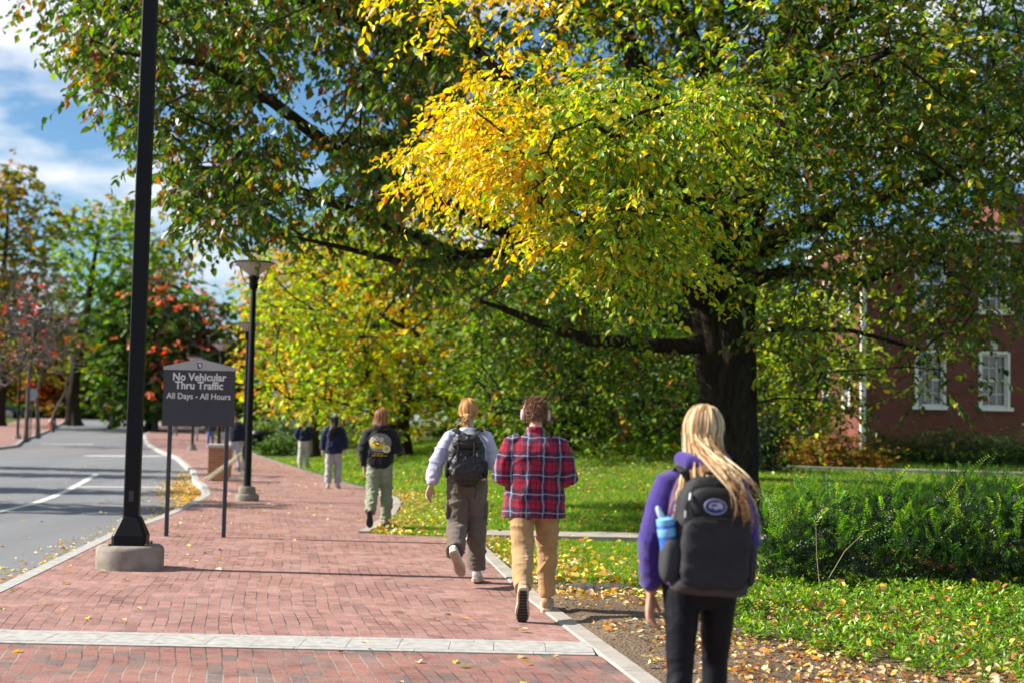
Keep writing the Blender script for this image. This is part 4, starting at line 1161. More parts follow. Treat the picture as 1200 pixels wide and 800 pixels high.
def building():
    Y0 = 48.0; X0 = at(1012, 500, Y0).x; W_, D_ = 22.0, 8.2; z0 = float(gz(X0 + 4, Y0)) - .6
    top = at(1100, 276, Y0).z                      # underside of the eaves
    root = thing('brick_building', 'red brick building with white sash windows behind the elm and the yews', 'building', (X0, Y0, z0))
    H = top - z0
    winw, winh = .90, 1.80
    # window rows, local coordinates
    rows = [at(1165, 477, Y0).z - z0, at(1165, 365, Y0).z - z0]
    cols = [at(1090, 440, Y0).x - X0, at(1165, 440, Y0).x - X0]
    pitch = cols[1] - cols[0]
    fc = [cols[0] + pitch * k for k in range(-0, 8)]
    wall_t = .34
    wm = MB()
    def wall_face(c0, c1, opens, fixed, axis):
        """wall panel of thickness wall_t with openings; opens: (a0,a1,z0,z1)"""
        xs = sorted({c0, c1, *[o[0] for o in opens], *[o[1] for o in opens]}); zs = sorted({0, H, *[o[2] for o in opens], *[o[3] for o in opens]})
        for i in range(len(xs) - 1):
            j = 0
            while j < len(zs) - 1:
                a0, a1, q0, q1 = xs[i], xs[i + 1], zs[j], zs[j + 1]
                cxm, czm = (a0 + a1) / 2, (q0 + q1) / 2
                if not any(o[0] < cxm < o[1] and o[2] < czm < o[3] for o in opens):
                    if axis == 'x': wm.box(((a0 + a1) / 2, fixed + wall_t / 2, (q0 + q1) / 2), (a1 - a0, wall_t, q1 - q0))
                    else: wm.box((fixed + wall_t / 2, (a0 + a1) / 2, (q0 + q1) / 2), (wall_t, a1 - a0, q1 - q0))
                j += 1
    opens = []
    for c in fc:
        for rz_ in rows: opens.append((c - winw / 2, c + winw / 2, rz_, rz_ + winh))
    wall_face(0, W_, opens, 0, 'x')
    so_ = []
    for c in (2.4, 5.6):
        for rz_ in rows: so_.append((c - .5, c + .5, rz_, rz_ + winh))
    wall_face(wall_t, D_ , so_, 0, 'y')
    wm.box((W_ / 2, D_ - .17, H / 2), (W_ - wall_t * 2, wall_t, H)); wm.box((W_ - .17, D_ / 2, H / 2), (wall_t, D_ - wall_t * 2 - .02, H))
    # brick block above the eaves (set-back upper storey)
    wm.box((11.2 + 2.2, 2.3, H + .85), (17.2, 3.2, 1.5))
    wm.build('wall', M_wall, root)
    # interior floor so rooms are not see-through
    mb = MB(); mb.box((W_ / 2, 3.2, H / 2), (W_ - 1, .1, H - .2)); mb.build('inner_partition', simple('interior_wall', (.08, .075, .07)), root)
    def window(cx_, rz_, side):
        f = MB(); fw = .07; w, h = winw if side == 'x' else 1.0, winh
        def bx_(c, s):
            if side == 'x': f.box((cx_ + c[0], c[1] + (.09 if c[1] > 0 else 0), rz_ + c[2]), s)
            else: f.box((c[1], cx_ + c[0], rz_ + c[2]), (s[1], s[0], s[2]))
        bx_((-w / 2 + fw / 2, .02, h / 2), (fw, .14, h)); bx_((w / 2 - fw / 2, .02, h / 2), (fw, .14, h))
        bx_((0, .02, h - fw / 2), (w - 2 * fw, .14, fw)); bx_((0, .02, fw / 2), (w - 2 * fw, .14, fw)); bx_((0, .06, h / 2), (w - 2 * fw, .08, .06))
        for k in (-1, 1): bx_((k * (w - 2 * fw) / 6, .075, h / 2), (.028, .03, h - 2 * fw))
        for q in (.25, .75): bx_((0, .0755, h * q), (w - 2 * fw, .026, .028))
        # flat outer casing proud of the brick
        bx_((-w / 2 - .035, -.022, h / 2), (.08, .05, h + .08)); bx_((w / 2 + .035, -.022, h / 2), (.08, .05, h + .08)); bx_((0, -.024, h + .04), (w, .05, .09))
        fo = f.build('window', M_white, root)
        g = MB()
        if side == 'x': g.box((cx_, .19, rz_ + h / 2), (w - .1, .012, h - .1))
        else: g.box((.10, cx_, rz_ + h / 2), (.012, w - .1, h - .1))
        g.build('pane', M_glass, fo)
        s_ = MB()
        if side == 'x': s_.box((cx_, -.05, rz_ - .06), (w + .34, .16, .11)); 
        else: s_.box((-.05, cx_, rz_ - .06), (.16, w + .34, .11))
        s_.build('sill', M_white, fo)
        if side == 'x':
            kx = MB(); kx.prism([(cx_ - .09, rz_ + h + .13), (cx_ + .09, rz_ + h + .13), (cx_ + .13, rz_ + h + .42), (cx_ - .13, rz_ + h + .42)], -.05, .02); kx.build('keystone', M_lime, fo)
    for c in fc:
        for rz_ in rows: window(c, rz_, 'x')
    for c in (2.4, 5.6):
        for rz_ in rows: window(c, rz_, 'y')
    c = MB(); c.box((W_ / 2, -.12, H + .05), (W_ + .5, .5, .1)); c.box((W_ / 2, -.05, H - .1), (W_ + .3, .2, .18)); c.box((-.12, D_ / 2 + .1, H + .051), (.48, D_, .098)); c.build('cornice', M_white, root)
    r_ = MB(); r_.box((W_ / 2, D_ / 2, H + .16), (W_ + .5, D_ + .4, .1)); r_.build('roof', M_slate, root)
    q = MB(); q.box((-.04, -.04, H / 2 - .2), (.16, .16, H - .5)); q.build('corner_board', M_white, root)
building()
# ================================================================== GRASS, FALLEN LEAVES, HEDGE
rg = np.random.default_rng(77)
def grass_patch(nm, n, Yr, tr_, L, Wd, seed, dens=None):
    r_ = np.random.default_rng(seed)
    Y = r_.uniform(Yr[0], Yr[1], n); X = er(Y) + .06 + r_.uniform(tr_[0], tr_[1], n)
    k = (np.abs(X) < (Y * .40 + 1.5)) & ~((Y > 19.8) & (Y < 21.3 + np.maximum(X - 8, 0) * .14) & (X > -.6))
    k &= ~((Y < 13.3) & (X < er(Y) + 3.2))
    X, Y = X[k], Y[k]; n = len(X)
    Z = gz(X, Y) - .012 + fnoise(np.stack([X * .45, Y * .45, X * 0], -1), 3) * .035 - .005
    P = np.stack([X, Y, Z], -1); A = np.stack([r_.normal(0, .55, n), r_.normal(0, .55, n), np.ones(n)], -1)
    Nn = r_.normal(0, 1, (n, 3)); Nn[:, 2] = .3
    lump = fnoise(P * .8, 3)
    t = pal([(104, 146, 36), (126, 166, 42), (148, 178, 50), (168, 168, 74), (86, 124, 34)], [4, 4, 2, .8, 3], n, r_, .2) * (1 + .35 * lump[:, None])
    v, f, tt = leaves(P, A, Nn, L * (.6 + .8 * r_.random(n)), np.full(n, Wd), np.clip(t, .003, .8), .2, False)
    return v, f, tt
V, F, T = [], [], []; k = 0
for a in (('a', 120000, (12.5, 22), (0, 7.0), .055, .0035, 1), ('b', 170000, (21, 36), (0, 18), .07, .006, 2), ('c', 120000, (36, 60), (0, 34), .09, .012, 3)):
    v, f, t = grass_patch(*a); V.append(v); F.append(f + k); T.append(t); k += len(v)
o = link('lawn_grass', np_mesh('lawn_grass', np.concatenate(V), np.concatenate(F), False, M_leaf_far, tint=np.concatenate(T)))
tag(o, 'short green mown grass of the lawn beside the brick path', 'grass', kind='stuff')

LITTER = [(214, 196, 150), (200, 176, 128), (226, 190, 90), (232, 170, 40), (176, 132, 84), (205, 120, 50), (150, 100, 64), (235, 205, 70)]
def litter(X, Y, Z, sizes, w, seed, tilt=.25):
    r_ = np.random.default_rng(seed); n = len(X)
    a = r_.uniform(0, 6.283, n)
    A = np.stack([np.cos(a), np.sin(a), r_.normal(0, tilt, n)], -1); Nn = np.stack([r_.normal(0, tilt * 1.3, n), r_.normal(0, tilt * 1.3, n), np.ones(n)], -1)
    t = pal(LITTER, w, n, r_, .16)
    L = sizes * (.6 + .7 * r_.random(n))
    return leaves(np.stack([X, Y, Z], -1), A, Nn, L, L * (.25 + .14 * r_.random(n)), t, .45, True)
V, F, T = [], [], []; k = 0
def addl(r):
    global k
    V.append(r[0]); F.append(r[1] + k); T.append(r[2]); k += len(r[0])
# on the pavers: scattered, thicker toward the kerb side and the middle distance
n = 1900; Y = 4 + 66 * rg.random(n) ** 1.5; u = rg.random(n); X = cr(Y) + .2 + (er(Y) - cr(Y) - .4) * u
kk = (fnoise(np.stack([X * .5, Y * .3, X * 0], -1), 2) + .65 * rg.random(n)) > .22
X, Y = X[kk], Y[kk]
addl(litter(X, Y, g_road(Y) + .008, np.full(len(X), .07), [6, 4, 3, 1.0, 2, .5, 1, 1], 1, .18))
# on the lawn
n = 8500; Y = 13.2 + 45 * rg.random(n) ** 1.5; X = er(Y) + .05 + rg.uniform(0, 1, n) * np.minimum(14, Y * .45)
kk = (fnoise(np.stack([X * .35, Y * .25, X * 0 + 9], -1), 3) + .9 * rg.random(n)) > .30
X, Y = X[kk], Y[kk]
addl(litter(X, Y, gz(X, Y) + .028, np.full(len(X), .082), [1.5, 1.2, 4, 4, 1, 1.6, .7, 3], 2, .4))
# edge drift along the turf
n = 2600; Y = 12.8 + 22 * rg.random(n) ** 1.2; X = er(Y) + np.abs(rg.normal(0, .5, n)) + .03
addl(litter(X, Y, gz(X, Y) + .02, np.full(n, .065), [4, 3, 3, 2, 2, 1, 1, 2], 3, .4))
# on the soil: a dense mat of small pale leaves
n = 9000; Y = 5 + 8.6 * rg.random(n); X = er(Y) + .04 + 3.1 * rg.random(n) ** .8
kk = (fnoise(np.stack([X * 1.1, Y * 1.1, X * 0 + 2], -1), 3) * 1.2 + rg.random(n) * .8 + (X - er(Y)) * .22) > .50
X, Y = X[kk], Y[kk]
addl(litter(X, Y, gz(X, Y) + .048, np.full(len(X), .050), [4, 4, 1.2, .8, 4, 1.2, 3, .8], 4, .4))
# in the gutter
n = 1500; Y = 12 + 34 * rg.random(n); X = cr(Y) - np.abs(rg.normal(0, .28, n)) - .02
addl(litter(X, Y, g_road(Y) - .115, np.full(n, .06), [4, 4, 3, 1, 2, 1, 1, 2], 5, .3))
n = 1500; Y = rg.normal(33, 2.6, n); X = cr(Y) - .05 - np.abs(rg.normal(0, .45, n))
addl(litter(X, Y, g_road(Y) - .11, np.full(n, .07), [2, 2, 3, 3, 2, 3, 1, 2], 6, .35))
n = 220; Y = 10 + 40 * rg.random(n); X = cr(Y) - 4 * rg.random(n)
addl(litter(X, Y, g_road(Y) - .117, np.full(n, .06), [4, 4, 3, 1, 2, 1, 1, 2], 7, .2))
# on the ground cover
n = 900; Y = 5 + 9.6 * rg.random(n); X = 2.1 + 6.5 * rg.random(n) + (Y < 9) * .7
addl(litter(X, Y, gz(X, Y) + .13 + .03 * rg.random(n), np.full(n, .066), [3, 3, 1.5, 2, 3, 3, 3, 1.5], 8, .6))
o = link('fallen_leaves', np_mesh('fallen_leaves', np.concatenate(V), np.concatenate(F), False, leaf_mat('dry_leaf', .6, .2, .3), tint=np.concatenate(T)))
tag(o, 'fallen yellow and tan leaves scattered over path, lawn and soil', 'leaves', kind='stuff')

# ground cover (periwinkle-like) in front of the yew hedge
def cover():
    r_ = np.random.default_rng(91); n = 11500
    Y = 5 + 10.2 * r_.random(n); X = 1.5 + 8.5 * r_.random(n)
    lim = 1.58 + .25 * np.sin(Y * 1.7) + np.interp(Y, [5, 8.5, 9.6, 11, 13, 15], [1.9, 1.25, .75, .05, -.2, .1]) + .35 * vnoise(np.stack([X * 1.4, Y * 1.4, X * 0], -1))
    k_ = (X > lim) & (X < Y * .42 + .8); X, Y = X[k_], Y[k_]; n = len(X)
    h = .07 + .06 * (fnoise(np.stack([X * .9, Y * .9, X * 0], -1), 3) + .6)
    Z = gz(X, Y) + .02
    # each plant: a rosette of leaves on a short stem
    m = 9
    cen = np.stack([X, Y, Z + h * r_.uniform(.5, 1.2, n)], -1)
    a = (np.arange(m) * 2.4)[None] + r_.uniform(0, 6, (n, 1)); el = np.linspace(.1, .95, m)[None] + r_.normal(0, .2, (n, m))
    A = np.stack([np.cos(a) * np.cos(el), np.sin(a) * np.cos(el), np.sin(el)], -1)
    Nn = np.stack([-np.cos(a) * np.sin(el), -np.sin(a) * np.sin(el), np.cos(el)], -1) + r_.normal(0, .25, (n, m, 3))
    P = np.repeat(cen[:, None], m, 1) + A * .008; P[..., 2] -= .03 * (1 - el)
    nn = n * m
    t = pal([(112, 150, 46), (138, 172, 54), (88, 124, 40), (160, 186, 62), (66, 96, 36)], [4, 3, 4, 2, 2], nn, r_, .22)
    v, f, tt = leaves(P.reshape(-1, 3), A.reshape(-1, 3), Nn.reshape(-1, 3), np.full(nn, .046) * (.6 + .7 * r_.random(nn)), np.full(nn, .0125), t, .25, True)
    o = link('ground_cover', np_mesh('ground_cover', v, f, False, M_leaf, tint=tt))
    tag(o, 'low leafy green ground cover with caught leaves before the yew hedge', 'ground cover', kind='stuff')
cover()

# feathery yew hedge on the right
def yew_hedge():
    r_ = np.random.default_rng(95)
    x0, x1, y0, y1 = 2.55, 13.5, 13.9, 16.6
    root = thing('yew_hedge', 'shaggy dark green yew hedge with feathery tips right of the woman in purple', 'hedge', ((x0 + x1) / 2, 15.2, 0))
    org = np.array(root.location)
    def lay_(n, kind, m, Ln, Wn, cols, wts, gain):
        X = r_.uniform(x0, x1, n); Y = r_.uniform(y0, y1, n)
        lump = fnoise(np.stack([X * .9, Y * .9, X * 0 + 5], -1), 3)
        hh = .90 + .62 * lump
        edge = np.minimum((X - x0) / .7, np.minimum((Y - y0) / .5, (y1 - Y) / .5)); hh = hh * np.clip(.55 + edge * .5, .5, 1)
        if kind == 'top':
            Z = hh * r_.uniform(.8, 1.0, n); front = r_.random(n) < .3
            Y = np.where(front, y0 + np.abs(r_.normal(0, .12, n)), Y); Z = np.where(front, hh * r_.uniform(.35, 1, n), Z)
            d = np.stack([r_.normal(.1, .4, n), np.where(front, -.6, -.1) + r_.normal(0, .35, n), r_.uniform(.6, 1.5, n)], -1); sl = r_.uniform(.16, .36, n)
        else:
            Z = hh * r_.uniform(.02, .93, n); front = r_.random(n) < .5
            Y = np.where(front, y0 + .12 + np.abs(r_.normal(0, .12, n)) + .22 * vnoise(np.stack([X * 2.2, Z * 3, X * 0], -1)), Y)
            d = np.stack([r_.normal(0, .6, n), r_.normal(-.3, .5, n), r_.uniform(-.1, 1.0, n)], -1); sl = r_.uniform(.10, .2, n)
        P = np.stack([X, Y, Z + gz(X, Y)], -1); d = unit(d)
        t = (np.arange(m) + .5) / m; s_ = np.where(np.arange(m) % 2 == 0, 1., -1.)
        side = unit(np.cross(d, r_.normal(0, .4, (n, 3)) + np.array([0, -1., .2])))
        bend = r_.normal(0, .22, (n, 3)); bend[:, 2] = -abs(bend[:, 2])
        Q = P[:, None] + d[:, None] * (sl[:, None, None] * t[None, :, None]) + bend[:, None] * (t[None, :, None] ** 2) * sl[:, None, None]
        Ax = side[:, None] * s_[None, :, None] + d[:, None] * .7 + r_.normal(0, .12, (n, m, 3))
        Nn = np.cross(side, d)[:, None] + r_.normal(0, .3, (n, m, 3)); nn = n * m
        base = pal(cols, wts, n, r_, .22)
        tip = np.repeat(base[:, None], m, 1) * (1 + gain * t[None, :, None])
        L = np.tile(Ln * (1 - .5 * t), n) * (.8 + .4 * r_.random(nn))
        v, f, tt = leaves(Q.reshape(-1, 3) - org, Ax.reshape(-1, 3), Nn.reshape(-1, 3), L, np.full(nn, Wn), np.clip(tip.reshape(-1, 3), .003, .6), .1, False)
        return v, f, tt, P, d, sl
    A1 = lay_(2600, 'top', 22, .052, .0058, [(92, 138, 46), (118, 160, 54), (74, 116, 40), (144, 176, 60)], [4, 3, 3, 1.6], .5)  # paler yellow-green tips: sunlight on the sprigs put into leaf colour
    A2 = lay_(9500, 'in', 12, .045, .0085, [(36, 58, 30), (46, 72, 32), (30, 50, 28), (58, 84, 38)], [4, 3, 4, 1], .2)  # darker inner sprigs: the hedge's inside shade put into leaf colour
    v = np.concatenate([A1[0], A2[0]]); f = np.concatenate([A1[1], A2[1] + len(A1[0])]); tt = np.concatenate([A1[2], A2[2]])
    P = np.concatenate([A1[3], A2[3]]); d = np.concatenate([A1[4], A2[4]]); sl = np.concatenate([A1[5], A2[5]])
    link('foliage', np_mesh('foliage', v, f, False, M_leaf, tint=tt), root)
    e = P + d * sl[:, None]
    tv, tf = twig_mesh(P - org, e - org, .0028)
    K = 160; b0 = np.stack([r_.uniform(x0 + .3, x1 - .3, K), r_.uniform(y0 + .5, y1 - .4, K), np.zeros(K)], -1) - org
    b1 = b0 + np.stack([r_.normal(0, .35, K), r_.normal(0, .3, K), r_.uniform(.5, .8, K)], -1)
    bv, bf = twig_mesh(b0, b1, .014)
    link('branches', np_mesh('branches', np.concatenate([tv, bv]), np.concatenate([tf, bf + len(tv)]), False, M_bark), root)
yew_hedge()

# a fallen spray of big curled dry leaves and long dead grass stalks against the hedge
def curl_spray():
    p = on_ground(1098, 684); root = thing('dry_leaf_spray', 'curled brown dry leaves on a fallen twig before the hedge', 'dry leaves', (p.x, p.y, p.z + .1))
    r_ = np.random.default_rng(5); n = 26
    P = np.stack([r_.uniform(-.16, .2, n), r_.normal(0, .04, n), r_.uniform(0, .10, n)], -1)
    A = np.stack([r_.normal(0, .5, n), r_.normal(0, .3, n), r_.uniform(.3, 1.2, n)], -1)
    v, f, t = leaves(P, A, np.stack([r_.normal(0, .5, n), -np.ones(n), r_.normal(0, .4, n)], -1), np.full(n, .095), np.full(n, .022), pal([(205, 150, 104), (186, 128, 84)], [1, 1], n, r_, .15), .8, True)
    link('curled_leaves', np_mesh('curled_leaves', v, f, False, MATS['dry_leaf'], tint=t), root)
    tv, tf = twig_mesh(np.array([[-.18, 0, 0], [-.02, .01, .02]]), np.array([[0, 0, .03], [.22, 0, .07]]), .004)
    link('twig', np_mesh('twig', tv, tf, False, M_bark), root)
curl_spray()
M_straw = simple('straw', (.42, .35, .2), .8, .1)
for lab, a, b, c in (('tall bent dry grass stalk leaning right against the hedge', (968, 682, 13.7), (990, 645, 13.65), (1012, 624, 13.6)), ('thin upright dry grass stalk against the hedge', (960, 682, 13.7), (957, 650, 13.7), (956, 612, 13.7))):
    pa = at(*a); mb = MB(); mb.tube([at(*q) - pa for q in (a, b, c)], [.004, .003, .0015], 5)
    o = mb.build('dry_grass_stalk', M_straw); o.location = pa; tag(o, lab, 'grass stalk')

# low root mound at the lawn's edge
def mound():
    p = on_ground(700, 694); mb = MB()
    rings = []
    for i, t in enumerate(np.linspace(-1, 1, 9)):
        w = math.sqrt(max(0, 1 - t * t)) * .16 + .02; h = (1 - t * t) * .085 + .005
        a = np.linspace(0, math.pi, 9)
        rings.append(np.stack([np.full(9, t * .52), np.cos(a) * w + .06 * math.sin(t * 2), np.sin(a) * h * (1 + .2 * np.sin(a * 5 + i)) - .02], -1))
    mb.loft(rings, closed_loop=False)
    o = mb.build('surface_root', M_bark_grey, smooth=True, sharp=0); o.location = p + Vector((0, 0, .02)); tag(o, 'grey tree root humping out of the soil at the edge of the lawn', 'tree root')
mound()
# ================================================================== STREET FURNITURE
M_black = simple('black_painted_metal', (.004, .004, .006), .5, .2, 8, spec=.22)
M_black2 = simple('dark_bronze_metal', (.03, .028, .03), .45, .2, 8, spec=.5)
M_bowl = simple('frosted_lamp_bowl', (.55, .50, .46), .5, .08, 5)
M_base = simple('weathered_concrete_base', (.24, .21, .18), .9, .35, 5, .35, 90)

def lamp_post(label, X, Y, s=1.0, first=[None]):
    z = float(g_road(Y))
    if first[0] is None:
        root = thing('lamp_post', label, 'lamp post', (X, Y, z), 0, 'post-top lamps along the street')
        mb = MB(); mb.lathe([(.235, -.05), (.235, .10), (.215, .13), (.17, .135), (.165, .24), (.14, .28), (.085, .285)], 24); mb.build('base', M_base, root, True)
        mb = MB(); mb.lathe([(.085, .28), (.075, .32), (.07, 1.5), (.058, 4.18), (.05, 4.2)], 16); mb.lathe([(.08, 1.42), (.08, 1.46)], 16); mb.build('pole', M_black, root, True)
        mb = MB(); mb.lathe([(.075, 4.15), (.09, 4.2), (.09, 4.32), (.11, 4.36), (.11, 4.40), (.05, 4.405)], 16); mb.build('neck', M_black, root, True)
        for k in range(4):
            a = k * math.pi / 2 + .5; mb = MB()
            mb.tube([(math.cos(a) * r, math.sin(a) * r, q) for r, q in ((.085, 4.24), (.16, 4.27), (.23, 4.38), (.27, 4.5), (.31, 4.66))], .012, 6); mb.build('bracket', M_black, root, True)
        mb = MB(); mb.lathe([(.10, 4.42), (.17, 4.48), (.33, 4.61), (.375, 4.655), (.02, 4.66)], 28); mb.build('lamp_bowl', M_bowl, root, True)
        mb = MB(); mb.lathe([(.41, 4.662), (.42, 4.672), (.39, 4.69), (.18, 4.715), (.02, 4.72)], 28); mb.build('cap', M_black2, root, True)
        first[0] = root
        return root
    o = copy_tree(first[0]); o.location = (X, Y, z); o['label'] = label; o.scale = (s, s, s)
    return o
def gX(px, Y): return at(px, 500, Y).x
lamp_post('black post-top lamp on a round stone base just right of the traffic sign', gX(292, 28), 28)
lamp_post('black post-top lamp right behind the nearest one of the row', gX(287, 45.5), 45.5)
lamp_post('black post-top lamp showing just above and right of the traffic sign', gX(257, 58), 58)
lamp_post('post-top lamp whose base shows under the traffic sign, left of the pier', gX(226, 72), 72)
lamp_post('post-top lamp on the left pavement with a mushroom-shaped head', gX(21, 87), 87, 1.05)
lamp_post('far post-top lamp on the left pavement beyond the young trees', gX(64, 118), 118)

def tall_pole():
    X, Y = gX(158, 14.95), 14.95
    root = thing('street_light_pole', 'tall square black light pole on a round concrete base in the left foreground', 'light pole', (X, Y, 0), .12)
    mb = MB(); mb.lathe([(.345, -.08), (.347, .19), (.335, .225), (.305, .243), (.02, .246)], 40); mb.build('concrete_base', M_base, root, True, sharp=50)
    mb = MB()
    def ring(h, z, c): return np.array([(h, -h + c, z), (h, h - c, z), (h - c, h, z), (-h + c, h, z), (-h, h - c, z), (-h, -h + c, z), (-h + c, -h, z), (h - c, -h, z)])
    mb.loft([ring(.175, .24, .03), ring(.175, .345, .03), ring(.10, .53, .03), ring(.085, .54, .03)]); mb.build('base_cover', M_black, root)
    mb = MB(); mb.loft([ring(.078, .5, .012), ring(.074, 9.0, .012)]); mb.build('pole', M_black, root)
    mb = MB(); mb.lathe([(.07, 9.0), (.10, 9.1), (.42, 9.3), (.44, 9.36), (.2, 9.44), (.02, 9.45)], 28); mb.build('lamp_head', M_black2, root, True)
    mb = MB(); mb.box((0, -.079, .75), (.05, .006, .11), bev=.002); mb.build('access_cover', M_black2, root)
    for k in range(4):
        a = math.pi / 4 + k * math.pi / 2; mb = MB(); mb.lathe([(.018, .24), (.018, .262), (.01, .27)], 6, (math.cos(a) * .262, math.sin(a) * .262, 0)); mb.build('anchor_bolt', simple('rusty_steel', (.16, .09, .05), .7, .3, 30), root)
tall_pole()

# ---------------------------------------------------------------- sign
def text_mesh(name, body, size, mat, parent, loc, rot=(R(90), 0, 0), off=0.0, ext=.0015, align='CENTER', sx=1.0):
    cu = bpy.data.curves.new(name, 'FONT'); cu.body = body; cu.size = size; cu.align_x = align; cu.offset = off; cu.extrude = ext; cu.resolution_u = 3
    t = bpy.data.objects.new(name, cu); COL.objects.link(t)
    dg = bpy.context.evaluated_depsgraph_get(); me = bpy.data.meshes.new_from_object(t.evaluated_get(dg))
    bpy.data.objects.remove(t); bpy.data.curves.remove(cu)
    me.name = name; me.materials.clear(); me.materials.append(mat)
    o = link(name, me, parent); o.location = loc; o.rotation_euler = rot; o.scale = (sx, 1, 1)
    return o
M_signdark = simple('sign_charcoal', (.045, .042, .055), .5, .08, 4)
M_signgrey = simple('sign_grey', (.42, .38, .385), .6, .06, 4)
M_signtext = simple('sign_white', (.74, .72, .70), .5, .04, 4)
M_navy = simple('emblem_navy', (.01, .03, .12), .5, .1, 8)
def sign():
    Y = 19.1; z = 0
    xl, xr = gX(199, Y), gX(265.5, Y); cx = (xl + xr) / 2
    root = thing('traffic_sign', 'charcoal sign on two posts reading No Vehicular Thru Traffic', 'sign', (cx, Y, 0), R(2))
    w = .955; z0 = at(235, 499, Y).z; z1 = at(235, 433, Y).z; z2 = at(235, 420, Y).z
    for s in (-1, 1):
        mb = MB(); mb.box((s * (xr - xl) / 2, .03, (z1 - .05) / 2 - .05), (.052, .052, z1 - .0), bev=.006); mb.build('post', M_signdark, root)
    mb = MB(); mb.prism([(-w / 2, z0), (w / 2, z0), (w / 2, z1 - .01), (-w / 2, z1 - .01)], -.035, .003); mb.build('board', M_signdark, root)
    mb = MB(); mb.prism([(-w / 2 - .004, z1 - .008), (w / 2 + .004, z1 - .008), (w / 2 + .004, z1 + .035), (0, z2), (-w / 2 - .004, z1 + .035)], -.039, .004); mb.build('header', M_signgrey, root)
    f = -.0365
    text_mesh('lettering', 'No Vehicular', .142, M_signtext, root, (0, f, z1 - .145), off=.0036, sx=.93)
    text_mesh('lettering', 'Thru Traffic', .142, M_signtext, root, (0, f, z1 - .258), off=.0036, sx=.93)
    text_mesh('lettering', 'All Days - All Hours', .112, M_signtext, root, (0, f, z1 - .392), off=.0016, sx=.93)
    # shield emblem
    ez = z1 + .052
    def shield(k, y0, y1):
        pts = [(-.045, .05), (-.02, .047), (0, .055), (.02, .047), (.045, .05), (.042, -.005), (.03, -.035), (0, -.058), (-.03, -.035), (-.042, -.005)]
        mb = MB(); mb.prism([(x * k, ez + q * k) for x, q in pts], y0, y1); return mb
    shield(1.0, -.0425, -.040).build('emblem', M_signtext, root)
    e = shield(.86, -.045, -.0422).build('emblem_field', M_navy, root)
    mb = MB(); mb.prism([(x, ez + q) for x, q in [(-.022, .018), (-.004, .03), (.02, .022), (.026, .004), (.012, -.004), (.018, -.02), (.002, -.034), (.004, -.012), (-.012, -.004), (-.006, .008)]], -.0475, -.0448)
    mb.build('lion_mark', M_signtext, root)
sign()

# ---------------------------------------------------------------- brick pier, gate arm, bins, small far things
def pier():
    Y = 37.0; X = gX(259, Y)
    root = thing('brick_pier', 'short brick pier with a pale stone cap beside the path', 'pier', (X, Y, 0), .1)
    mb = MB(); mb.box((0, 0, .40), (.54, .54, .92)); mb.build('shaft', M_pier, root)
    mb = MB(); mb.box((0, 0, .905), (.62, .62, .09), bev=.012); mb.build('cap', M_lime, root)
M_pier = M_wall.copy(); M_pier.name = 'orange_brick'
for n_ in M_pier.node_tree.nodes:
    if n_.type == 'TEX_BRICK': n_.inputs['Color1'].default_value = (.36, .13, .06, 1); n_.inputs['Color2'].default_value = (.46, .19, .09, 1); n_.inputs['Mortar'].default_value = (.4, .34, .28, 1)
pier()
M_cream = simple('cream_paint', (.62, .56, .42), .6, .15, 6)
def gate():
    Y = 35.6; a = at(240, 562, Y); b = at(282, 532, Y + .3); a.z = .07
    o0 = Vector((a.x, a.y, 0)); root = thing('barrier_gate', 'cream wooden barrier arm propped on a splayed stand beside the brick pier', 'barrier', o0)
    mb = MB(); mb.tube([a - o0, b - o0], [.055, .05], 4); mb.tube([a - o0 + Vector((.1, -.12, .0)), b - o0 + Vector((-.05, -.12, -.1))], [.045, .04], 4); mb.build('arm', M_cream, root)
    for dx, dy in ((.12, -.3), (.16, .32)):
        mb = MB(); mb.tube([b - o0 + Vector((0, 0, .04)), Vector((b.x - o0.x + dx, b.y - o0.y + dy, 0))], .032, 4); mb.build('leg', M_cream, root)
    mb = MB(); mb.tube([Vector((b.x - o0.x - .22, b.y - o0.y - .28, .10)), Vector((b.x - o0.x + .18, b.y - o0.y - .26, .12))], .05, 6); mb.build('foot_rail', M_cream, root)
    c = b - o0; mb = MB(); mb.tube([c * .55, c * .68], .062, 4); mb.build('stripe', simple('barrier_red', (.5, .08, .06), .5), root)
gate()

def bin_():
    p = on_ground(300, 527); X, Y, z = p.x, p.y, p.z
    root = thing('litter_bin', 'black round litter bin beside the path edge', 'bin', (X, Y, z)); s = Y / F_PX
    mb = MB(); mb.lathe([(.26, 0), (.30, .06), (.30, .78), (.31, .8), (.29, .82)], 20); mb.build('drum', M_black, root, True)
    mb = MB(); mb.lathe([(.31, .82), (.32, .86), (.22, 1.0), (.1, 1.04), (.02, 1.05)], 20); mb.build('lid', M_black2, root, True)
    for k in range(10):
        pass
bin_()
def bench(px, py, lab, w=1.9, rz=.15):
    p = on_ground(px, py); root = thing('park_bench', lab, 'bench', p, rz, 'benches beside the path')
    for s in (-1, 1):
        mb = MB(); mb.box((s * w * .42, 0, .22), (.06, .5, .44)); mb.box((s * w * .42, .24, .62), (.06, .06, .5)); mb.build('leg', M_black, root)
    mb = MB()
    for k in range(4): mb.box((0, -.2 + k * .13, .455), (w, .1, .035))
    mb.build('seat', M_black, root); mb = MB()
    for k in range(3): mb.box((0, .20, .58 + k * .13), (w, .03, .1))
    mb.build('backrest', M_black, root)
bench(322, 527, 'black slatted bench right of the litter bin')
bench(340, 525, 'second black bench beyond the first, farther from the bin', 1.9, -.1)

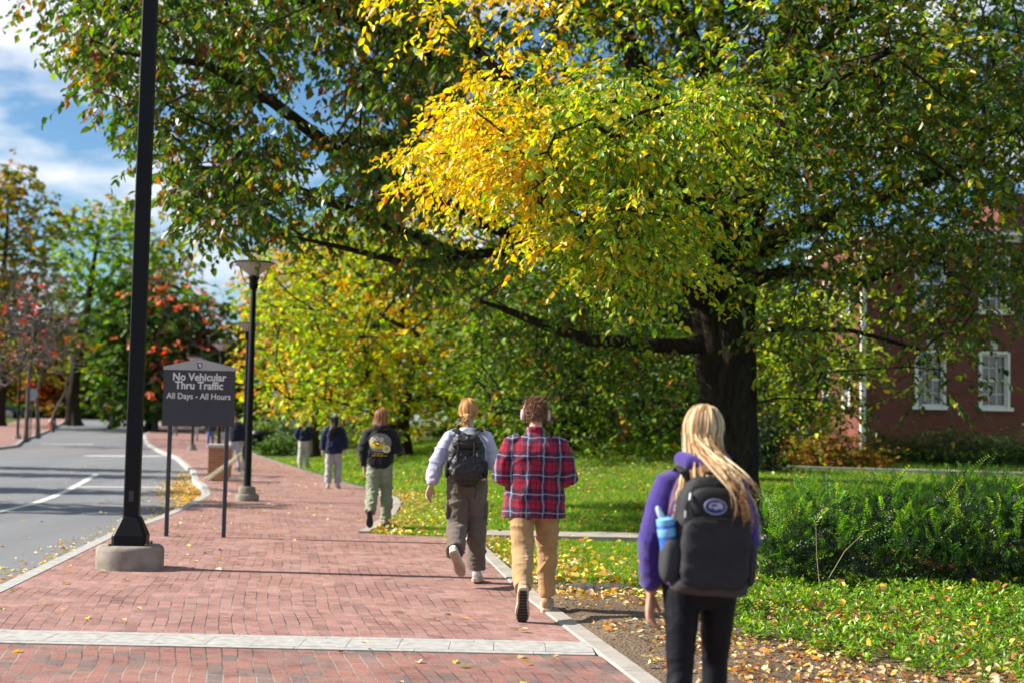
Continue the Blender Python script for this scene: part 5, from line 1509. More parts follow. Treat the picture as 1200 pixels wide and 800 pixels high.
def small_sign(name, lab, px, base_y, top_y, Y, shape, mat, w, h):
    X = gX(px, Y); z = float(g_road(Y)); zt = at(px, top_y, Y).z - z
    root = thing(name, lab, 'sign', (X, Y, z))
    mb = MB(); mb.tube([(0, 0, -.1), (0, 0, zt)], .035, 6); mb.build('post', M_black2, root)
    mb = MB()
    if shape == 'oct': mb.prism([(math.cos(a) * w / 2, zt - h / 2 + math.sin(a) * w / 2) for a in (math.pi / 8 + k * math.pi / 4 for k in range(8))], -.05, -.037)
    elif shape == 'round': mb.prism([(math.cos(a) * w / 2, zt - h / 2 + math.sin(a) * w / 2) for a in (k * math.pi / 10 for k in range(20))], -.05, -.037)
    else: mb.box((0, -.045, zt - h / 2), (w, .012, h))
    mb.build('plate', mat, root)
small_sign('stop_sign', 'grey back of an octagonal sign by the young trees on the left', 36, 518, 454, 86, 'oct', simple('bare_aluminium', (.32, .33, .36), .45, .06, 4, metal=.3), .78, .8)
small_sign('round_sign', 'small pale round sign on a thin post beyond the shrubs', 323, 490, 458, 95, 'round', M_signtext, .55, .55)
small_sign('street_name_sign', 'blue street name sign under the maple boughs', 308, 490, 445, 90, 'plate', simple('sign_blue', (.02, .09, .42), .5), 1.1, .28)

def hydrant():
    X = gX(59, 108); z = float(g_road(108)); root = thing('fire_hydrant', 'red fire hydrant on the left pavement by the kerb', 'hydrant', (X, 108, z))
    mr = simple('hydrant_red', (.55, .05, .04), .45, .1, 6)
    mb = MB(); mb.lathe([(.17, 0), (.17, .05), (.12, .07), (.12, .55), (.15, .58), (.15, .62), (.12, .66)], 14); mb.build('barrel', mr, root, True)
    mb = MB(); mb.lathe([(.13, .66), (.12, .76), (.07, .84), (.03, .86), (.03, .92), (.005, .93)], 14); mb.build('bonnet', M_bowl, root, True)
    for s in (-1, 1): mb = MB(); mb.tube([(s * .1, 0, .45), (s * .2, 0, .45)], .06, 10); mb.build('outlet_cap', mr, root)
hydrant()

def car(lab, px, Y, rz, col, group='cars parked at the far end of the street'):
    X = gX(px, Y); z = float(g_road(Y)) if Y < 180 else 1.5
    root = thing('parked_car', lab, 'car', (X, Y, z), rz, group)
    m = simple('car_paint_' + lab.split()[0], col, .3, .05, 3, spec=.6)
    prof = [(-2.2, .35), (-2.25, .75), (-2.1, .95), (-1.5, 1.0), (-.9, 1.42), (.7, 1.45), (1.35, 1.0), (2.1, .88), (2.25, .6), (2.2, .35)]
    mb = MB(); mb.loft([np.array([(x * k, y, .3 + (q - .3) * kz) for x, q in prof]) for y, k, kz in ((-.88, .97, .9), (-.8, 1, 1), (.8, 1, 1), (.88, .97, .9))]); mb.build('body', m, root, True)
    mb = MB(); mb.prism([(-1.38, 1.02), (-.88, 1.36), (.66, 1.38), (1.2, 1.02)], -.895, .895); mb.build('windows', M_glass, root)
    for x in (-1.35, 1.35):
        for y in (-.8, .8):
            mb = MB(); mb.tube([(x, y - .1, .32), (x, y + .1, .32)], .32, 16); mb.build('wheel', M_black, root)
car('dark parked car at the far left end of the street', 2, 150, .3, (.03, .035, .05))
car('silver parked car beside the dark one at the far left end', -14, 142, .3, (.4, .42, .45))
# ================================================================== PEOPLE
M_skin = simple('skin', (.56, .33, .24), .5, .06, 10, spec=.4)
M_skin.node_tree.nodes['Principled BSDF'].inputs['Subsurface Weight'].default_value = .08
def fabric(name, col, var=.14, scale=9, bump=.35, bscale=220, rough=.9, sheen=.2, spec=.2):
    return simple(name, col, rough, var, scale, bump, bscale, spec=spec, sheen=sheen)
def hairmat(name, c0, c1):
    m, nt, b = new_mat(name)
    a = N(nt, 'ShaderNodeAttribute'); a.attribute_name = 'tint'
    nt.links.new(a.outputs['Color'], b.inputs['Base Color']); b.inputs['Roughness'].default_value = .42; b.inputs['Specular IOR Level'].default_value = .45
    m['c0'] = c0; m['c1'] = c1
    return m

def remesh(mb, voxel, smooth=4, wr=0.0, freq=(9, 9, 12), seed=0, name='m', mat=None, zones=None, factor=.5):
    me = mb.mesh('tmp'); o = bpy.data.objects.new('tmp', me); COL.objects.link(o)
    md = o.modifiers.new('r', 'REMESH'); md.mode = 'VOXEL'; md.voxel_size = voxel; md.use_smooth_shade = True
    if smooth:
        sm = o.modifiers.new('s', 'SMOOTH'); sm.factor = factor; sm.iterations = smooth
    dg = bpy.context.evaluated_depsgraph_get(); out = bpy.data.meshes.new_from_object(o.evaluated_get(dg))
    bpy.data.objects.remove(o); bpy.data.meshes.remove(me)
    out.name = name
    n = len(out.vertices); co = np.empty(n * 3, np.float32); out.vertices.foreach_get('co', co); co = co.reshape(-1, 3)
    if wr:
        nr = np.empty(n * 3, np.float32); out.vertices.foreach_get('normal', nr); nr = nr.reshape(-1, 3)
        P = co * np.array(freq) + seed * 7.7
        warp = np.stack([vnoise(P * .5), vnoise(P * .5 + 31), vnoise(P * .5 + 57)], -1) * 1.1
        f = 1 - np.abs(vnoise(P + warp)) * 2.2; f = np.clip(f, -.5, 1) ** 2 * np.sign(f)
        f2 = 1 - np.abs(vnoise(P * 2.1 + warp * 1.5 + 11)) * 2.2
        k = zones(co) if zones is not None else 1.0
        co = co + nr * ((f * .75 + f2 * .3 - .35) * wr * k)[:, None]
        out.vertices.foreach_set('co', co.astype(np.float32).ravel()); out.update()
    out.polygons.foreach_set('use_smooth', np.ones(len(out.polygons), bool))
    out.materials.clear()
    if mat: out.materials.append(mat)
    return out

def sring(c, rx, ry, n=28, e=2.3, tilt=None):
    a = np.arange(n) * 2 * math.pi / n
    x = np.sign(np.cos(a)) * np.abs(np.cos(a)) ** (2 / e) * rx; y = np.sign(np.sin(a)) * np.abs(np.sin(a)) ** (2 / e) * ry
    return np.stack([c[0] + x, c[1] + y, np.full(n, c[2])], -1)
def torso(mb, st, lean=0.0, e=2.3, sway=0.0):
    """st: (z, rx, ry[, yoff[, xoff]])"""
    mb.loft([sring(((s[4] if len(s) > 4 else 0) + sway * (s[0] - .95), (s[3] if len(s) > 3 else 0) + lean * (s[0] - .95), s[0]), s[1], s[2], e=e) for s in st])

def hand(mb, w, d, n, s, curl=25, k=1.0):
    w, d, n, s = Vector(w), Vector(d).normalized(), Vector(n), Vector(s)
    n = (n - d * n.dot(d)).normalized(); s = (s - d * s.dot(d) - n * s.dot(n)).normalized()
    mb.tube([w - d * .02, w + d * .02 * k, w + d * .055 * k, w + d * .092 * k], [.026 * k, .033 * k, .041 * k, .038 * k], 12, flat=.46, up=n, round_ends=True)
    for off, L, c in ((.029, .070, 0), (.010, .079, 4), (-.010, .074, 8), (-.028, .058, 12)):
        p = w + d * (.086 - abs(off) * .2) * k + s * off * k; a = R(curl * .5 + c); pts = [p]
        for q in (.45, .32, .25):
            p = p + (d * math.cos(a) + n * math.sin(a)) * L * q * k; pts.append(p); a += R(curl)
        mb.tube(pts, [.0092 * k, .0088 * k, .0082 * k, .0072 * k], 8, round_ends=True)
    p = w + d * .028 * k + s * .028 * k + n * .006
    mb.tube([p, p + (d * .75 + s * .62 + n * .2) * .036 * k, p + (d * 1.0 + s * .45 + n * .35) * .066 * k], [.0135 * k, .0105 * k, .0085 * k], 8, round_ends=True)

HEAD_C = Vector((0, 0, 0))
def head_shape(mb, M, k=1.0):
    """head in its own frame: origin at the skull centre, +y is the face"""
    def T(V): return np.array([M @ Vector(v) for v in V])
    rings = []
    prof = [(-.118, .028, .030, .045), (-.105, .045, .050, .035), (-.085, .056, .066, .022), (-.06, .063, .078, .012), (-.03, .070, .088, .004), (0, .074, .094, 0), (.03, .075, .096, -.004),
            (.06, .071, .090, -.008), (.085, .060, .076, -.010), (.103, .042, .054, -.010), (.113, .018, .024, -.010)]
    for z, rx, ry, yo in prof: rings.append(T(sring((0, yo, z), rx, ry, 24, 2.1) * k))
    mb.loft(rings)
    # nose, brow, chin, ears
    mb.loft([T(np.array([(-.008, .085, .02), (.008, .085, .02), (.006, .098, .018), (-.006, .098, .018)]) * k), T(np.array([(-.017, .08, -.03), (.017, .08, -.03), (.012, .115, -.026), (-.012, .115, -.026)]) * k),
             T(np.array([(-.014, .08, -.038), (.014, .08, -.038), (.01, .106, -.036), (-.01, .106, -.036)]) * k)])
    for s in (-1, 1):
        mb.tube([M @ Vector((s * .072 * k, -.002 * k, .024 * k)), M @ Vector((s * .080 * k, -.012 * k, .005 * k)), M @ Vector((s * .074 * k, -.002 * k, -.03 * k))], [.012 * k, .017 * k, .010 * k], 8, flat=.6, up=(1, 0, 0), round_ends=True)

def shoe(name, parent, M, up_mat, sole_mat, k=1.0, high=0.0, tread=None):
    """M maps foot frame (origin ankle, +y toes, +z up the shin) to the figure's frame"""
    def T(V): return np.array([M @ Vector(v) for v in np.asarray(V) * k])
    mb = MB(); rings = []
    for y, w, z1, z0 in ((-.082, .018, -.02, -.06), (-.075, .030, .008 + high, -.066), (-.045, .037, .024 + high, -.07), (0, .039, .022 + high, -.072), (.05, .042, -.002, -.072), (.10, .047, -.024, -.072), (.15, .046, -.036, -.07), (.185, .034, -.044, -.066), (.20, .014, -.052, -.062)):
        a = np.linspace(0, 2 * math.pi, 15)[:-1]; h = (z1 - z0) / 2; c = (z1 + z0) / 2
        rings.append(T(np.stack([np.sign(np.cos(a)) * np.abs(np.cos(a)) ** .8 * w, np.full(14, y), c + np.sin(a) * h], -1)))
    mb.loft(rings); so_ = mb.build('shoe', up_mat, parent, True, sharp=0)
    mb = MB(); out = []
    for y, w in ((-.088, .016), (-.08, .030), (-.05, .038), (0, .036), (.04, .036), (.09, .046), (.13, .050), (.17, .042), (.20, .024), (.21, .008)): out.append((w, y))
    poly = out + [(-w, y) for w, y in reversed(out)]
    mb.loft([T([(x, y, -.100) for x, y in poly]), T([(x * 1.04, y * 1.01, -.09) for x, y in poly]), T([(x * 1.03, y * 1.01, -.068) for x, y in poly]), T([(x * .9, y * .97, -.062) for x, y in poly])])
    sl = mb.build('sole', sole_mat, so_)
    mb = MB()
    for y in np.arange(-.065, .19, .024):
        w = np.interp(y, [-.08, -.05, 0, .04, .13, .17, .2], [.02, .027, .026, .026, .038, .031, .014])
        c = T([(-w, y, -.1012), (w, y, -.1012), (w, y + .020, -.1012), (-w, y + .020, -.1012)]); d = T([(-w, y, -.104), (w, y, -.104), (w, y + .020, -.104), (-w, y + .020, -.104)])
        mb.loft([c, d])
    mb.build('tread', tread or sole_mat, so_)
    return so_

def hair_locks(M, n, rng, cols, spread=115, L=.0, gather=None, gz_=None, rad=.010, flare=0.0, top=1.06, part=0.0, fall_to=None, wave=.01, thmin=-15, tipscale=.3, kk=1.0, back=0.0, seg=7):
    """locks of hair laid over the skull and falling; returns mesh data with per-lock colour"""
    V = []; F = []; T = []; cnt = 0
    C = np.array([srgb(*c) for c in cols])
    for i in range(n):
        ph = R(rng.uniform(-spread, spread)); jit = rng.normal(0, .004, 3)
        th0 = R(rng.uniform(45, 92)); pts = []; rr = top + rng.uniform(-.02, .05)
        te = R(thmin + rng.uniform(-8, 8))
        for t in np.linspace(0, 1, 7):
            th = th0 + (te - th0) * t
            p = Vector((.078 * math.sin(ph) * math.cos(th) * rr + part * math.sin(th), -.098 * math.cos(ph) * math.cos(th) * rr - .008, .112 * math.sin(th) * min(rr, 1.07))) * kk
            p += Vector(jit); pts.append(M @ p)
        if L > 0:
            last = pts[-1].copy(); ll = L * rng.uniform(.75, 1.05); w1, w2 = rng.uniform(0, 6), rng.uniform(.6, 1.4)
            tgt = None
            if fall_to is not None:
                tgt = fall_to(ph, rng)
            for t in np.linspace(1.0 / seg, 1, seg):
                p = last + Vector((0, 0, -ll * t))
                if tgt is not None:
                    q = tgt
                    s_ = t * t * (3 - 2 * t); p = last.lerp(Vector(q), s_); p.z = last.z + (q[2] - last.z) * t
                p += Vector((math.sin(w1 + t * 5 * w2), math.cos(w1 * 1.3 + t * 4), 0)) * wave * t + Vector((0, -back * math.sin(math.pi * t), 0))
                pts.append(p)
        m = len(pts); r = rad * rng.uniform(.7, 1.25)
        rads = [r * (.35 + .65 * min(1, j / 2)) * (1 - (1 - tipscale) * max(0, (j - m * .55) / (m * .45))) for j in range(m)]
        mb = MB(); mb.tube(pts, rads, 5, flat=.7)
        v = np.concatenate(mb.V); V.append(v)
        for fk, ff in mb.F.items():
            F.append((fk, np.array(ff) + cnt))
        cnt += len(v)
        c = C[rng.integers(len(C))] * math.exp(rng.normal(0, .16)); T.append(np.repeat(np.clip(c, .003, .8)[None], len(v), 0))
    Fd = {}
    for fk, ff in F: Fd.setdefault(fk, []).append(ff)
    return np.concatenate(V), [np.concatenate(x) for x in Fd.values()], np.concatenate(T)

def short_hair(M, n, rng, cols, low=-.055, L=.034):
    V = []; F = {}; T = []; cnt = 0; C = np.array([srgb(*c) for c in cols])
    while len(V) < n:
        d = Vector(rng.normal(0, 1, 3)).normalized(); p = Vector((.077 * d.x, .097 * d.y - .008, .115 * d.z))
        if p.z < low + .012 * rng.normal() or (p.y > .02 and p.z < .06) or p.y > .08: continue
        tan = Vector((d.x * .25, d.y * .25 - .25, -1)) if p.z < .05 else Vector((rng.normal(0, .5) + d.x, d.y - .4 + rng.normal(0, .4), .15))
        tan = (tan - d * tan.dot(d)).normalized() + Vector(rng.normal(0, .28, 3))
        l = L * rng.uniform(.6, 1.3) * (1.25 if p.z > .03 else .7)
        q = p * 1.03; pts = [M @ q, M @ (q + d * .010 + tan * l * .5), M @ (q + d * .012 + tan * l)]
        mb = MB(); r = rng.uniform(.0018, .0038); mb.tube(pts, [r, r * .9, r * .25], 4, flat=.7)
        v = np.concatenate(mb.V); V.append(v)
        for fk, ff in mb.F.items(): F.setdefault(fk, []).append(np.array(ff) + cnt)
        cnt += len(v); c = C[rng.integers(len(C))] * math.exp(rng.normal(0, .2)); T.append(np.repeat(np.clip(c, .003, .8)[None], len(v), 0))
    return np.concatenate(V), [np.concatenate(x) for x in F.values()], np.concatenate(T)

def hair_cap(M, cols, top=1.05, hairline=True, kk=1.0, low=-.06):
    nU, nV = 28, 18; V = []; F = []
    for j in range(nV + 1):
        th = math.pi / 2 - math.pi * .78 * j / nV
        for i in range(nU):
            a = 2 * math.pi * i / nU
            V.append((.076 * math.cos(th) * math.cos(a) * top * kk, (.096 * math.cos(th) * math.sin(a) * top - .008) * kk, .115 * math.sin(th) * top * kk))
    V = np.array(V)
    for j in range(nV):
        for i in range(nU):
            q = [j * nU + i, j * nU + (i + 1) % nU, (j + 1) * nU + (i + 1) % nU, (j + 1) * nU + i]
            c = V[q].mean(0)
            if c[1] > .02 * kk and c[2] < .06 * kk: continue
            if c[1] > .075 * kk: continue
            if c[2] < low * kk: continue
            F.append(q)
    W = np.array([M @ Vector(v) for v in V])
    return W, np.array(F), np.repeat(np.array([srgb(*cols[0])]) * .8, len(V), 0)

def make_hair(parent, mat, pieces):
    V = []; F = {}; T = []; c = 0
    for v, fs, t in pieces:
        if not isinstance(fs, list): fs = [fs]
        for f in fs: F.setdefault(f.shape[1], []).append(f + c)
        V.append(v); T.append(t); c += len(v)
    me = np_mesh('hair', np.concatenate(V), [np.concatenate(x) for x in F.values()], True, mat, tint=np.concatenate(T))
    return link('hair', me, parent)

def person(label, X, Y, rz, H, spec, group=None, z=None):
    """figure in metres at 1.75 m standing height, scaled to H; faces local +Y. returns root and useful frames"""
    k = H / 1.75
    z = float(g_road(Y)) if z is None else z
    root = thing('person', label, 'person', (X, Y, z), R(rz), group)
    root.scale = (k, k, k)
    S = spec; g = S.get('girth', 1.0); vox = S.get('voxel', .007); lean = S.get('lean', .03)
    # legs
    legs = {}
    lowest = 9
    for nm, sx in (('L', -1), ('R', 1)):
        th, kn, ft = S['legs'][nm][:3]; ab = S['legs'][nm][3] if len(S['legs'][nm]) > 3 else 2; yaw = S['legs'][nm][4] if len(S['legs'][nm]) > 4 else 5
        roll = S['legs'][nm][5] if len(S['legs'][nm]) > 5 else 0
        a, b = R(th), R(th - kn); ax = R(ab)
        hip = Vector((sx * .088 * g, 0, 0)); knee = hip + Vector((sx * math.sin(ax) * .44, math.sin(a) * .44, -math.cos(a) * .44)); ank = knee + Vector((sx * math.sin(ax) * .2, math.sin(b) * .42, -math.cos(b) * .42))
        Mf = Matrix.Translation(ank) @ Matrix.Rotation(R(-sx * yaw), 4, 'Z') @ Matrix.Rotation(R(roll), 4, 'Y') @ Matrix.Rotation(R(-ft), 4, 'X')
        low = min((Mf @ Vector(q)).z for q in ((0, -.085, -.104), (0, .21, -.104), (0, .12, -.104), (.04, .1, -.104), (-.04, .1, -.104)))
        legs[nm] = [hip, knee, ank, Mf, low]; lowest = min(lowest, low)
    hz = -lowest; up = Vector((0, 0, hz))
    for nm in legs:
        l = legs[nm]; l[0] = l[0] + up; l[1] = l[1] + up; l[2] = l[2] + up; l[3] = Matrix.Translation(up) @ l[3]
    dz = hz - .95           # torso shift
    def sh(st): return [(s[0] + dz,) + tuple(s[1:]) for s in st]
    sh_z = 1.392 + dz; sw = S.get('sw', .175)
    ln = lambda zz: lean * (zz - .95 - dz)
    shl = {'L': Vector((-sw, ln(sh_z), sh_z)), 'R': Vector((sw, ln(sh_z), sh_z))}
    arms = {}
    for nm, sx in (('L', -1), ('R', 1)):
        e, w = S['arms'][nm]
        E = shl[nm] + Vector(e); W = E + Vector(w); arms[nm] = (shl[nm], E, W)
    neck = Vector((0, ln(1.5), 1.49 + dz))
    hy, hp, ht = S.get('head', (0, 0, 0))
    Mh = Matrix.Translation(neck + Vector((0, .012, .03))) @ Matrix.Rotation(R(hy), 4, 'Z') @ Matrix.Rotation(R(ht), 4, 'Y') @ Matrix.Rotation(R(-hp), 4, 'X') @ Matrix.Translation((0, .012, .118))
    # ---- body: one continuous surface
    mb = MB()
    torso(mb, sh([(.84, .10 * g, .09), (.90, .155 * g, .10), (.97, .165 * g, .105), (1.08, .14 * g, .092), (1.2, .145 * g, .098), (1.30, .158, .105), (1.37, .145, .092), (1.42, .105, .075), (1.46, .062, .058)]), lean)
    mb.tube([neck - Vector((0, 0, .06)), neck, neck + Vector((0, .012, .05)), Mh @ Vector((0, 0, -.05))], [.062, .055, .053, .055], 14)
    head_shape(mb, Mh)
    for nm, sx in (('L', -1), ('R', 1)):
        s, e, w = arms[nm]
        mb.tube([s + Vector((-sx * .05, 0, -.01)), s, s.lerp(e, .45), e, e.lerp(w, .3), w], [.055, .052, .044, .036, .038, .026], 12, round_ends=True)
        d = (w - e).normalized()
        hd = S.get('hands', {}).get(nm, dict(n=(-sx, 0, 0), s=(0, 1, 0), curl=24))
        hand(mb, w, Vector(hd.get('d', d)), hd['n'], hd['s'], hd['curl'], S.get('handk', 1.05))
        h, kn, an, Mf, _ = legs[nm]
        mb.tube([h + Vector((0, 0, .04)), h, h.lerp(kn, .5), kn, kn.lerp(an, .3), an], [.075 * g, .08 * g, .066, .05, .052, .034], 14)
        mb.tube([an, Mf @ Vector((0, -.03, -.05)), Mf @ Vector((0, .06, -.062)), Mf @ Vector((0, .14, -.074))], [.034, .03, .026, .016], 10, round_ends=True)
    link('body', remesh(mb, vox, 3, name='body', mat=M_skin), root)
    for sx in (-1, 1):
        e = MB(); c = Mh @ Vector((sx * .03, .082, .008)); e.tube([c + Vector((0, -.001, 0)), Mh @ Vector((sx * .03, .087, .008))], .011, 10, round_ends=False); e.build('eye', simple('eye', (.08, .05, .04), .2), root)
    # ---- trousers
    T = S['trousers']; mb = MB()
    ease = T.get('ease', 1.0)
    torso(mb, sh([(.80, .09 * g, .085), (.85, .158 * g * ease, .11 * ease), (.92, .176 * g * ease, .122 * ease), (.98, .172 * g, .118), (1.05, .155 * g, .108)]), lean)
    for nm, sx in (('L', -1), ('R', 1)):
        h, kn, an, Mf, _ = legs[nm]
        r = T['r']; q = T.get('len', 1.0)
        end = kn.lerp(an, q)
        mid = kn.lerp(an, q * .5)
        bk = Vector((0, -.012, 0))
        mb.tube([h + Vector((-sx * .0, 0, .05)), h + Vector((0, 0, -.03)), h.lerp(kn, .5) + bk, kn, mid + bk, kn.lerp(an, q * .85), end],
                [r[0], r[0] * 1.02, (r[0] + r[1]) / 2, r[1], r[2], r[3], r[3] * T.get('cuff', 1.0)], 16, flat=1.08, up=(0, 1, 0))
    zl = lambda co: np.clip(.5 + .9 * np.abs(np.sin((co[:, 2]) * 3.3)), .4, 1.3)
    link('trousers', remesh(mb, vox * 1.15, 2, T.get('wr', .012), (7, 7, 13), S.get('seed', 1), 'trousers', T['mat'], zl), root)
    # ---- top
    P = S['top']; mb = MB()
    torso(mb, sh(P['st']), lean, e=P.get('e', 2.4))
    for nm, sx in (('L', -1), ('R', 1)):
        s, e, w = arms[nm]; r = P['sl']
        e2 = e + (e - s).normalized() * .01
        mb.tube([s + Vector((-sx * .085, 0, .022)), s + Vector((-sx * .012, 0, -.012)), s.lerp(e, .5), e2, e.lerp(w, .5), e.lerp(w, .84), e.lerp(w, .93)], [r[0] * .74, r[0] * .93, r[1], r[2], r[3], r[4], r[4] * P.get('cuff', .85)], 14)
    if P.get('hood'):
        c = neck + Vector((0, -.035, -.005)); a = P['hood']
        mb.tube([c + Vector((-.085, .07, -.03)), c + Vector((-.10, 0, .01)), c + Vector((-.065, -.055, -.005)), c + Vector((0, -.075, -.025)), c + Vector((.065, -.055, -.005)), c + Vector((.10, 0, .01)), c + Vector((.085, .07, -.03))],
                [.025 * a, .035 * a, .042 * a, .046 * a, .042 * a, .035 * a, .025 * a], 12, round_ends=True)
        mb.tube([c + Vector((0, -.05, .0)), c + Vector((0, -.072, -.06)), c + Vector((0, -.07, -.13))], [.06 * a, .062 * a, .02], 12, flat=.5, up=(0, 1, 0), round_ends=True)
    if P.get('collar'):
        c = neck
        mb.tube([c + Vector((math.sin(a_) * .068, -math.cos(a_) * .066 + .01, .015 - .02 * (abs(a_) / 2.4))) for a_ in np.linspace(-2.4, 2.4, 11)], .019, 8, flat=1.5, up=(0, 0, 1), round_ends=True)
    zt = lambda co: np.clip(1.1 - (co[:, 2] - dz - 1.25) * 2.2, .35, 1.3)
    link(P.get('name', 'shirt'), remesh(mb, vox * 1.1, 2, P.get('wr', .010), P.get('freq', (8, 8, 10)), S.get('seed', 1) + 3, P.get('name', 'shirt'), P['mat'], zt), root)
    for nm in ('L', 'R'):
        sp = S['shoes']; shoe('shoe', root, legs[nm][3], sp['up'], sp['sole'], sp.get('k', 1.0), sp.get('high', .0), sp.get('tread'))
    return dict(root=root, dz=dz, neck=neck, Mh=Mh, arms=arms, legs=legs, k=k, lean=lean)

def wpoint(fr, p):
    r = fr['root']; M = Matrix.Translation(r.location) @ Matrix.Rotation(r.rotation_euler.z, 4, 'Z') @ Matrix.Scale(fr['k'], 4)
    return M @ Vector(p)
def like(fr, o, off=(0, 0, 0)):
    """a carried thing: own object standing at a point of the figure's frame"""
    o.location = wpoint(fr, off); o.rotation_euler = fr['root'].rotation_euler; s = fr['k']; o.scale = (s, s, s)
    return o

M_white_shoe = fabric('white_trainer', (.62, .60, .56), .08)
M_sole_w = simple('white_sole', (.60, .58, .52), .6, .1, 20)
M_sole_tan = simple('gum_sole', (.50, .40, .28), .6, .15, 20)
M_sole_blk = simple('black_sole', (.02, .02, .022), .7, .2, 20)
M_shoe_blk = fabric('black_shoe', (.03, .03, .035))

# ------------------------------------------------ rounded shape helper for bags
def rbox(mb, c, s, e=4.0, n=28, rings=12, fz=None, M=None):
    """superellipsoid-like soft box; fz(t) scales each level"""
    out = []
    for i in range(rings + 1):
        ph = -math.pi / 2 + math.pi * i / rings
        cz = math.sin(ph); z = math.copysign(abs(cz) ** (2 / e), cz); r = abs(math.cos(ph)) ** (2 / e)
        r = max(r, .03)
        a = np.arange(n) * 2 * math.pi / n
        x = np.sign(np.cos(a)) * np.abs(np.cos(a)) ** (2 / e) * r * s[0] / 2; y = np.sign(np.sin(a)) * np.abs(np.sin(a)) ** (2 / e) * r * s[1] / 2
        if fz: fx, fy, oy = fz(z); x = x * fx; y = y * fy + oy
        out.append(np.stack([x + c[0], y + c[1], np.full(n, z * s[2] / 2 + c[2])], -1))
    mb.loft(out)

# =============================================== the woman in the purple hoodie
M_purple = fabric('purple_fleece', (.043, .022, .205), .12, 7, .4, 260, sheen=.35)
M_legging = fabric('black_legging', (.005, .006, .011), .2, 8, .15, 300, rough=.6, sheen=.0, spec=.2)
YW = 6.36
fw = person('woman in purple hoodie and black leggings walking beside the path, head slightly bowed', gX(823, YW), YW, 3, 1.64,
    dict(voxel=.0065, seed=2, lean=.03, sw=.170, girth=.98,
         legs=dict(L=(-4, 6, 4, 1.5), R=(14, 12, -6, 1.0)),
         arms=dict(L=((-.062, -.03, -.275), (.0, .035, -.25)), R=((.055, -.02, -.27), (-.02, .20, -.10))),
         hands=dict(L=dict(n=(.9, -.3, 0), s=(.3, .9, 0), curl=20), R=dict(n=(-.3, 0, 1), s=(-1, 0, 0), curl=30)),
         head=(-12, 10, 4), handk=1.2,
         trousers=dict(mat=M_legging, r=(.096, .064, .060, .044), len=.98, wr=.003, ease=1.0),
         top=dict(name='hoodie', mat=M_purple, hood=1.15, wr=.0085, freq=(5, 5, 11), cuff=.72, sl=(.074, .070, .066, .060, .050),
                  st=[(.90, .155, .11), (.915, .178, .128), (.95, .192, .14), (1.05, .19, .138), (1.2, .186, .134), (1.30, .186, .132), (1.37, .165, .115), (1.42, .125, .092), (1.465, .082, .07)]),
         shoes=dict(up=M_white_shoe, sole=M_sole_w)))
M_hair_bl = hairmat('blonde_hair', 0, 0)
BL = [(222, 190, 144), (200, 162, 114), (172, 134, 90), (236, 212, 172), (132, 98, 66), (156, 118, 80)]
rh = np.random.default_rng(4)
dzw = fw['dz']
def fall_w(ph, r):
    # most of the hair gathers over the right side of the back
    u = ph / R(115)
    x = .015 + u * .15 + r.normal(0, .016)
    return (x, -.135 - .05 * (1 - abs(u)) + r.normal(0, .008), 1.27 + dzw - r.uniform(0, .13) - max(0, u) * .06)
pcs = [hair_cap(fw['Mh'], BL, 1.07), hair_locks(fw['Mh'], 620, rh, BL, 122, L=.3, fall_to=fall_w, rad=.0046, wave=.008, thmin=-20, back=.035, top=1.16)]
def fall_w2(ph, r): return (.125 + r.normal(0, .036), -.352 + r.normal(0, .012), 1.25 + dzw + r.uniform(-.05, .12))
pcs.append(hair_locks(fw['Mh'], 46, rh, BL[1:], 85, L=.5, fall_to=fall_w2, rad=.0036, wave=.014, thmin=-25, back=.15, top=1.14, seg=10))
make_hair(fw['root'], M_hair_bl, pcs)

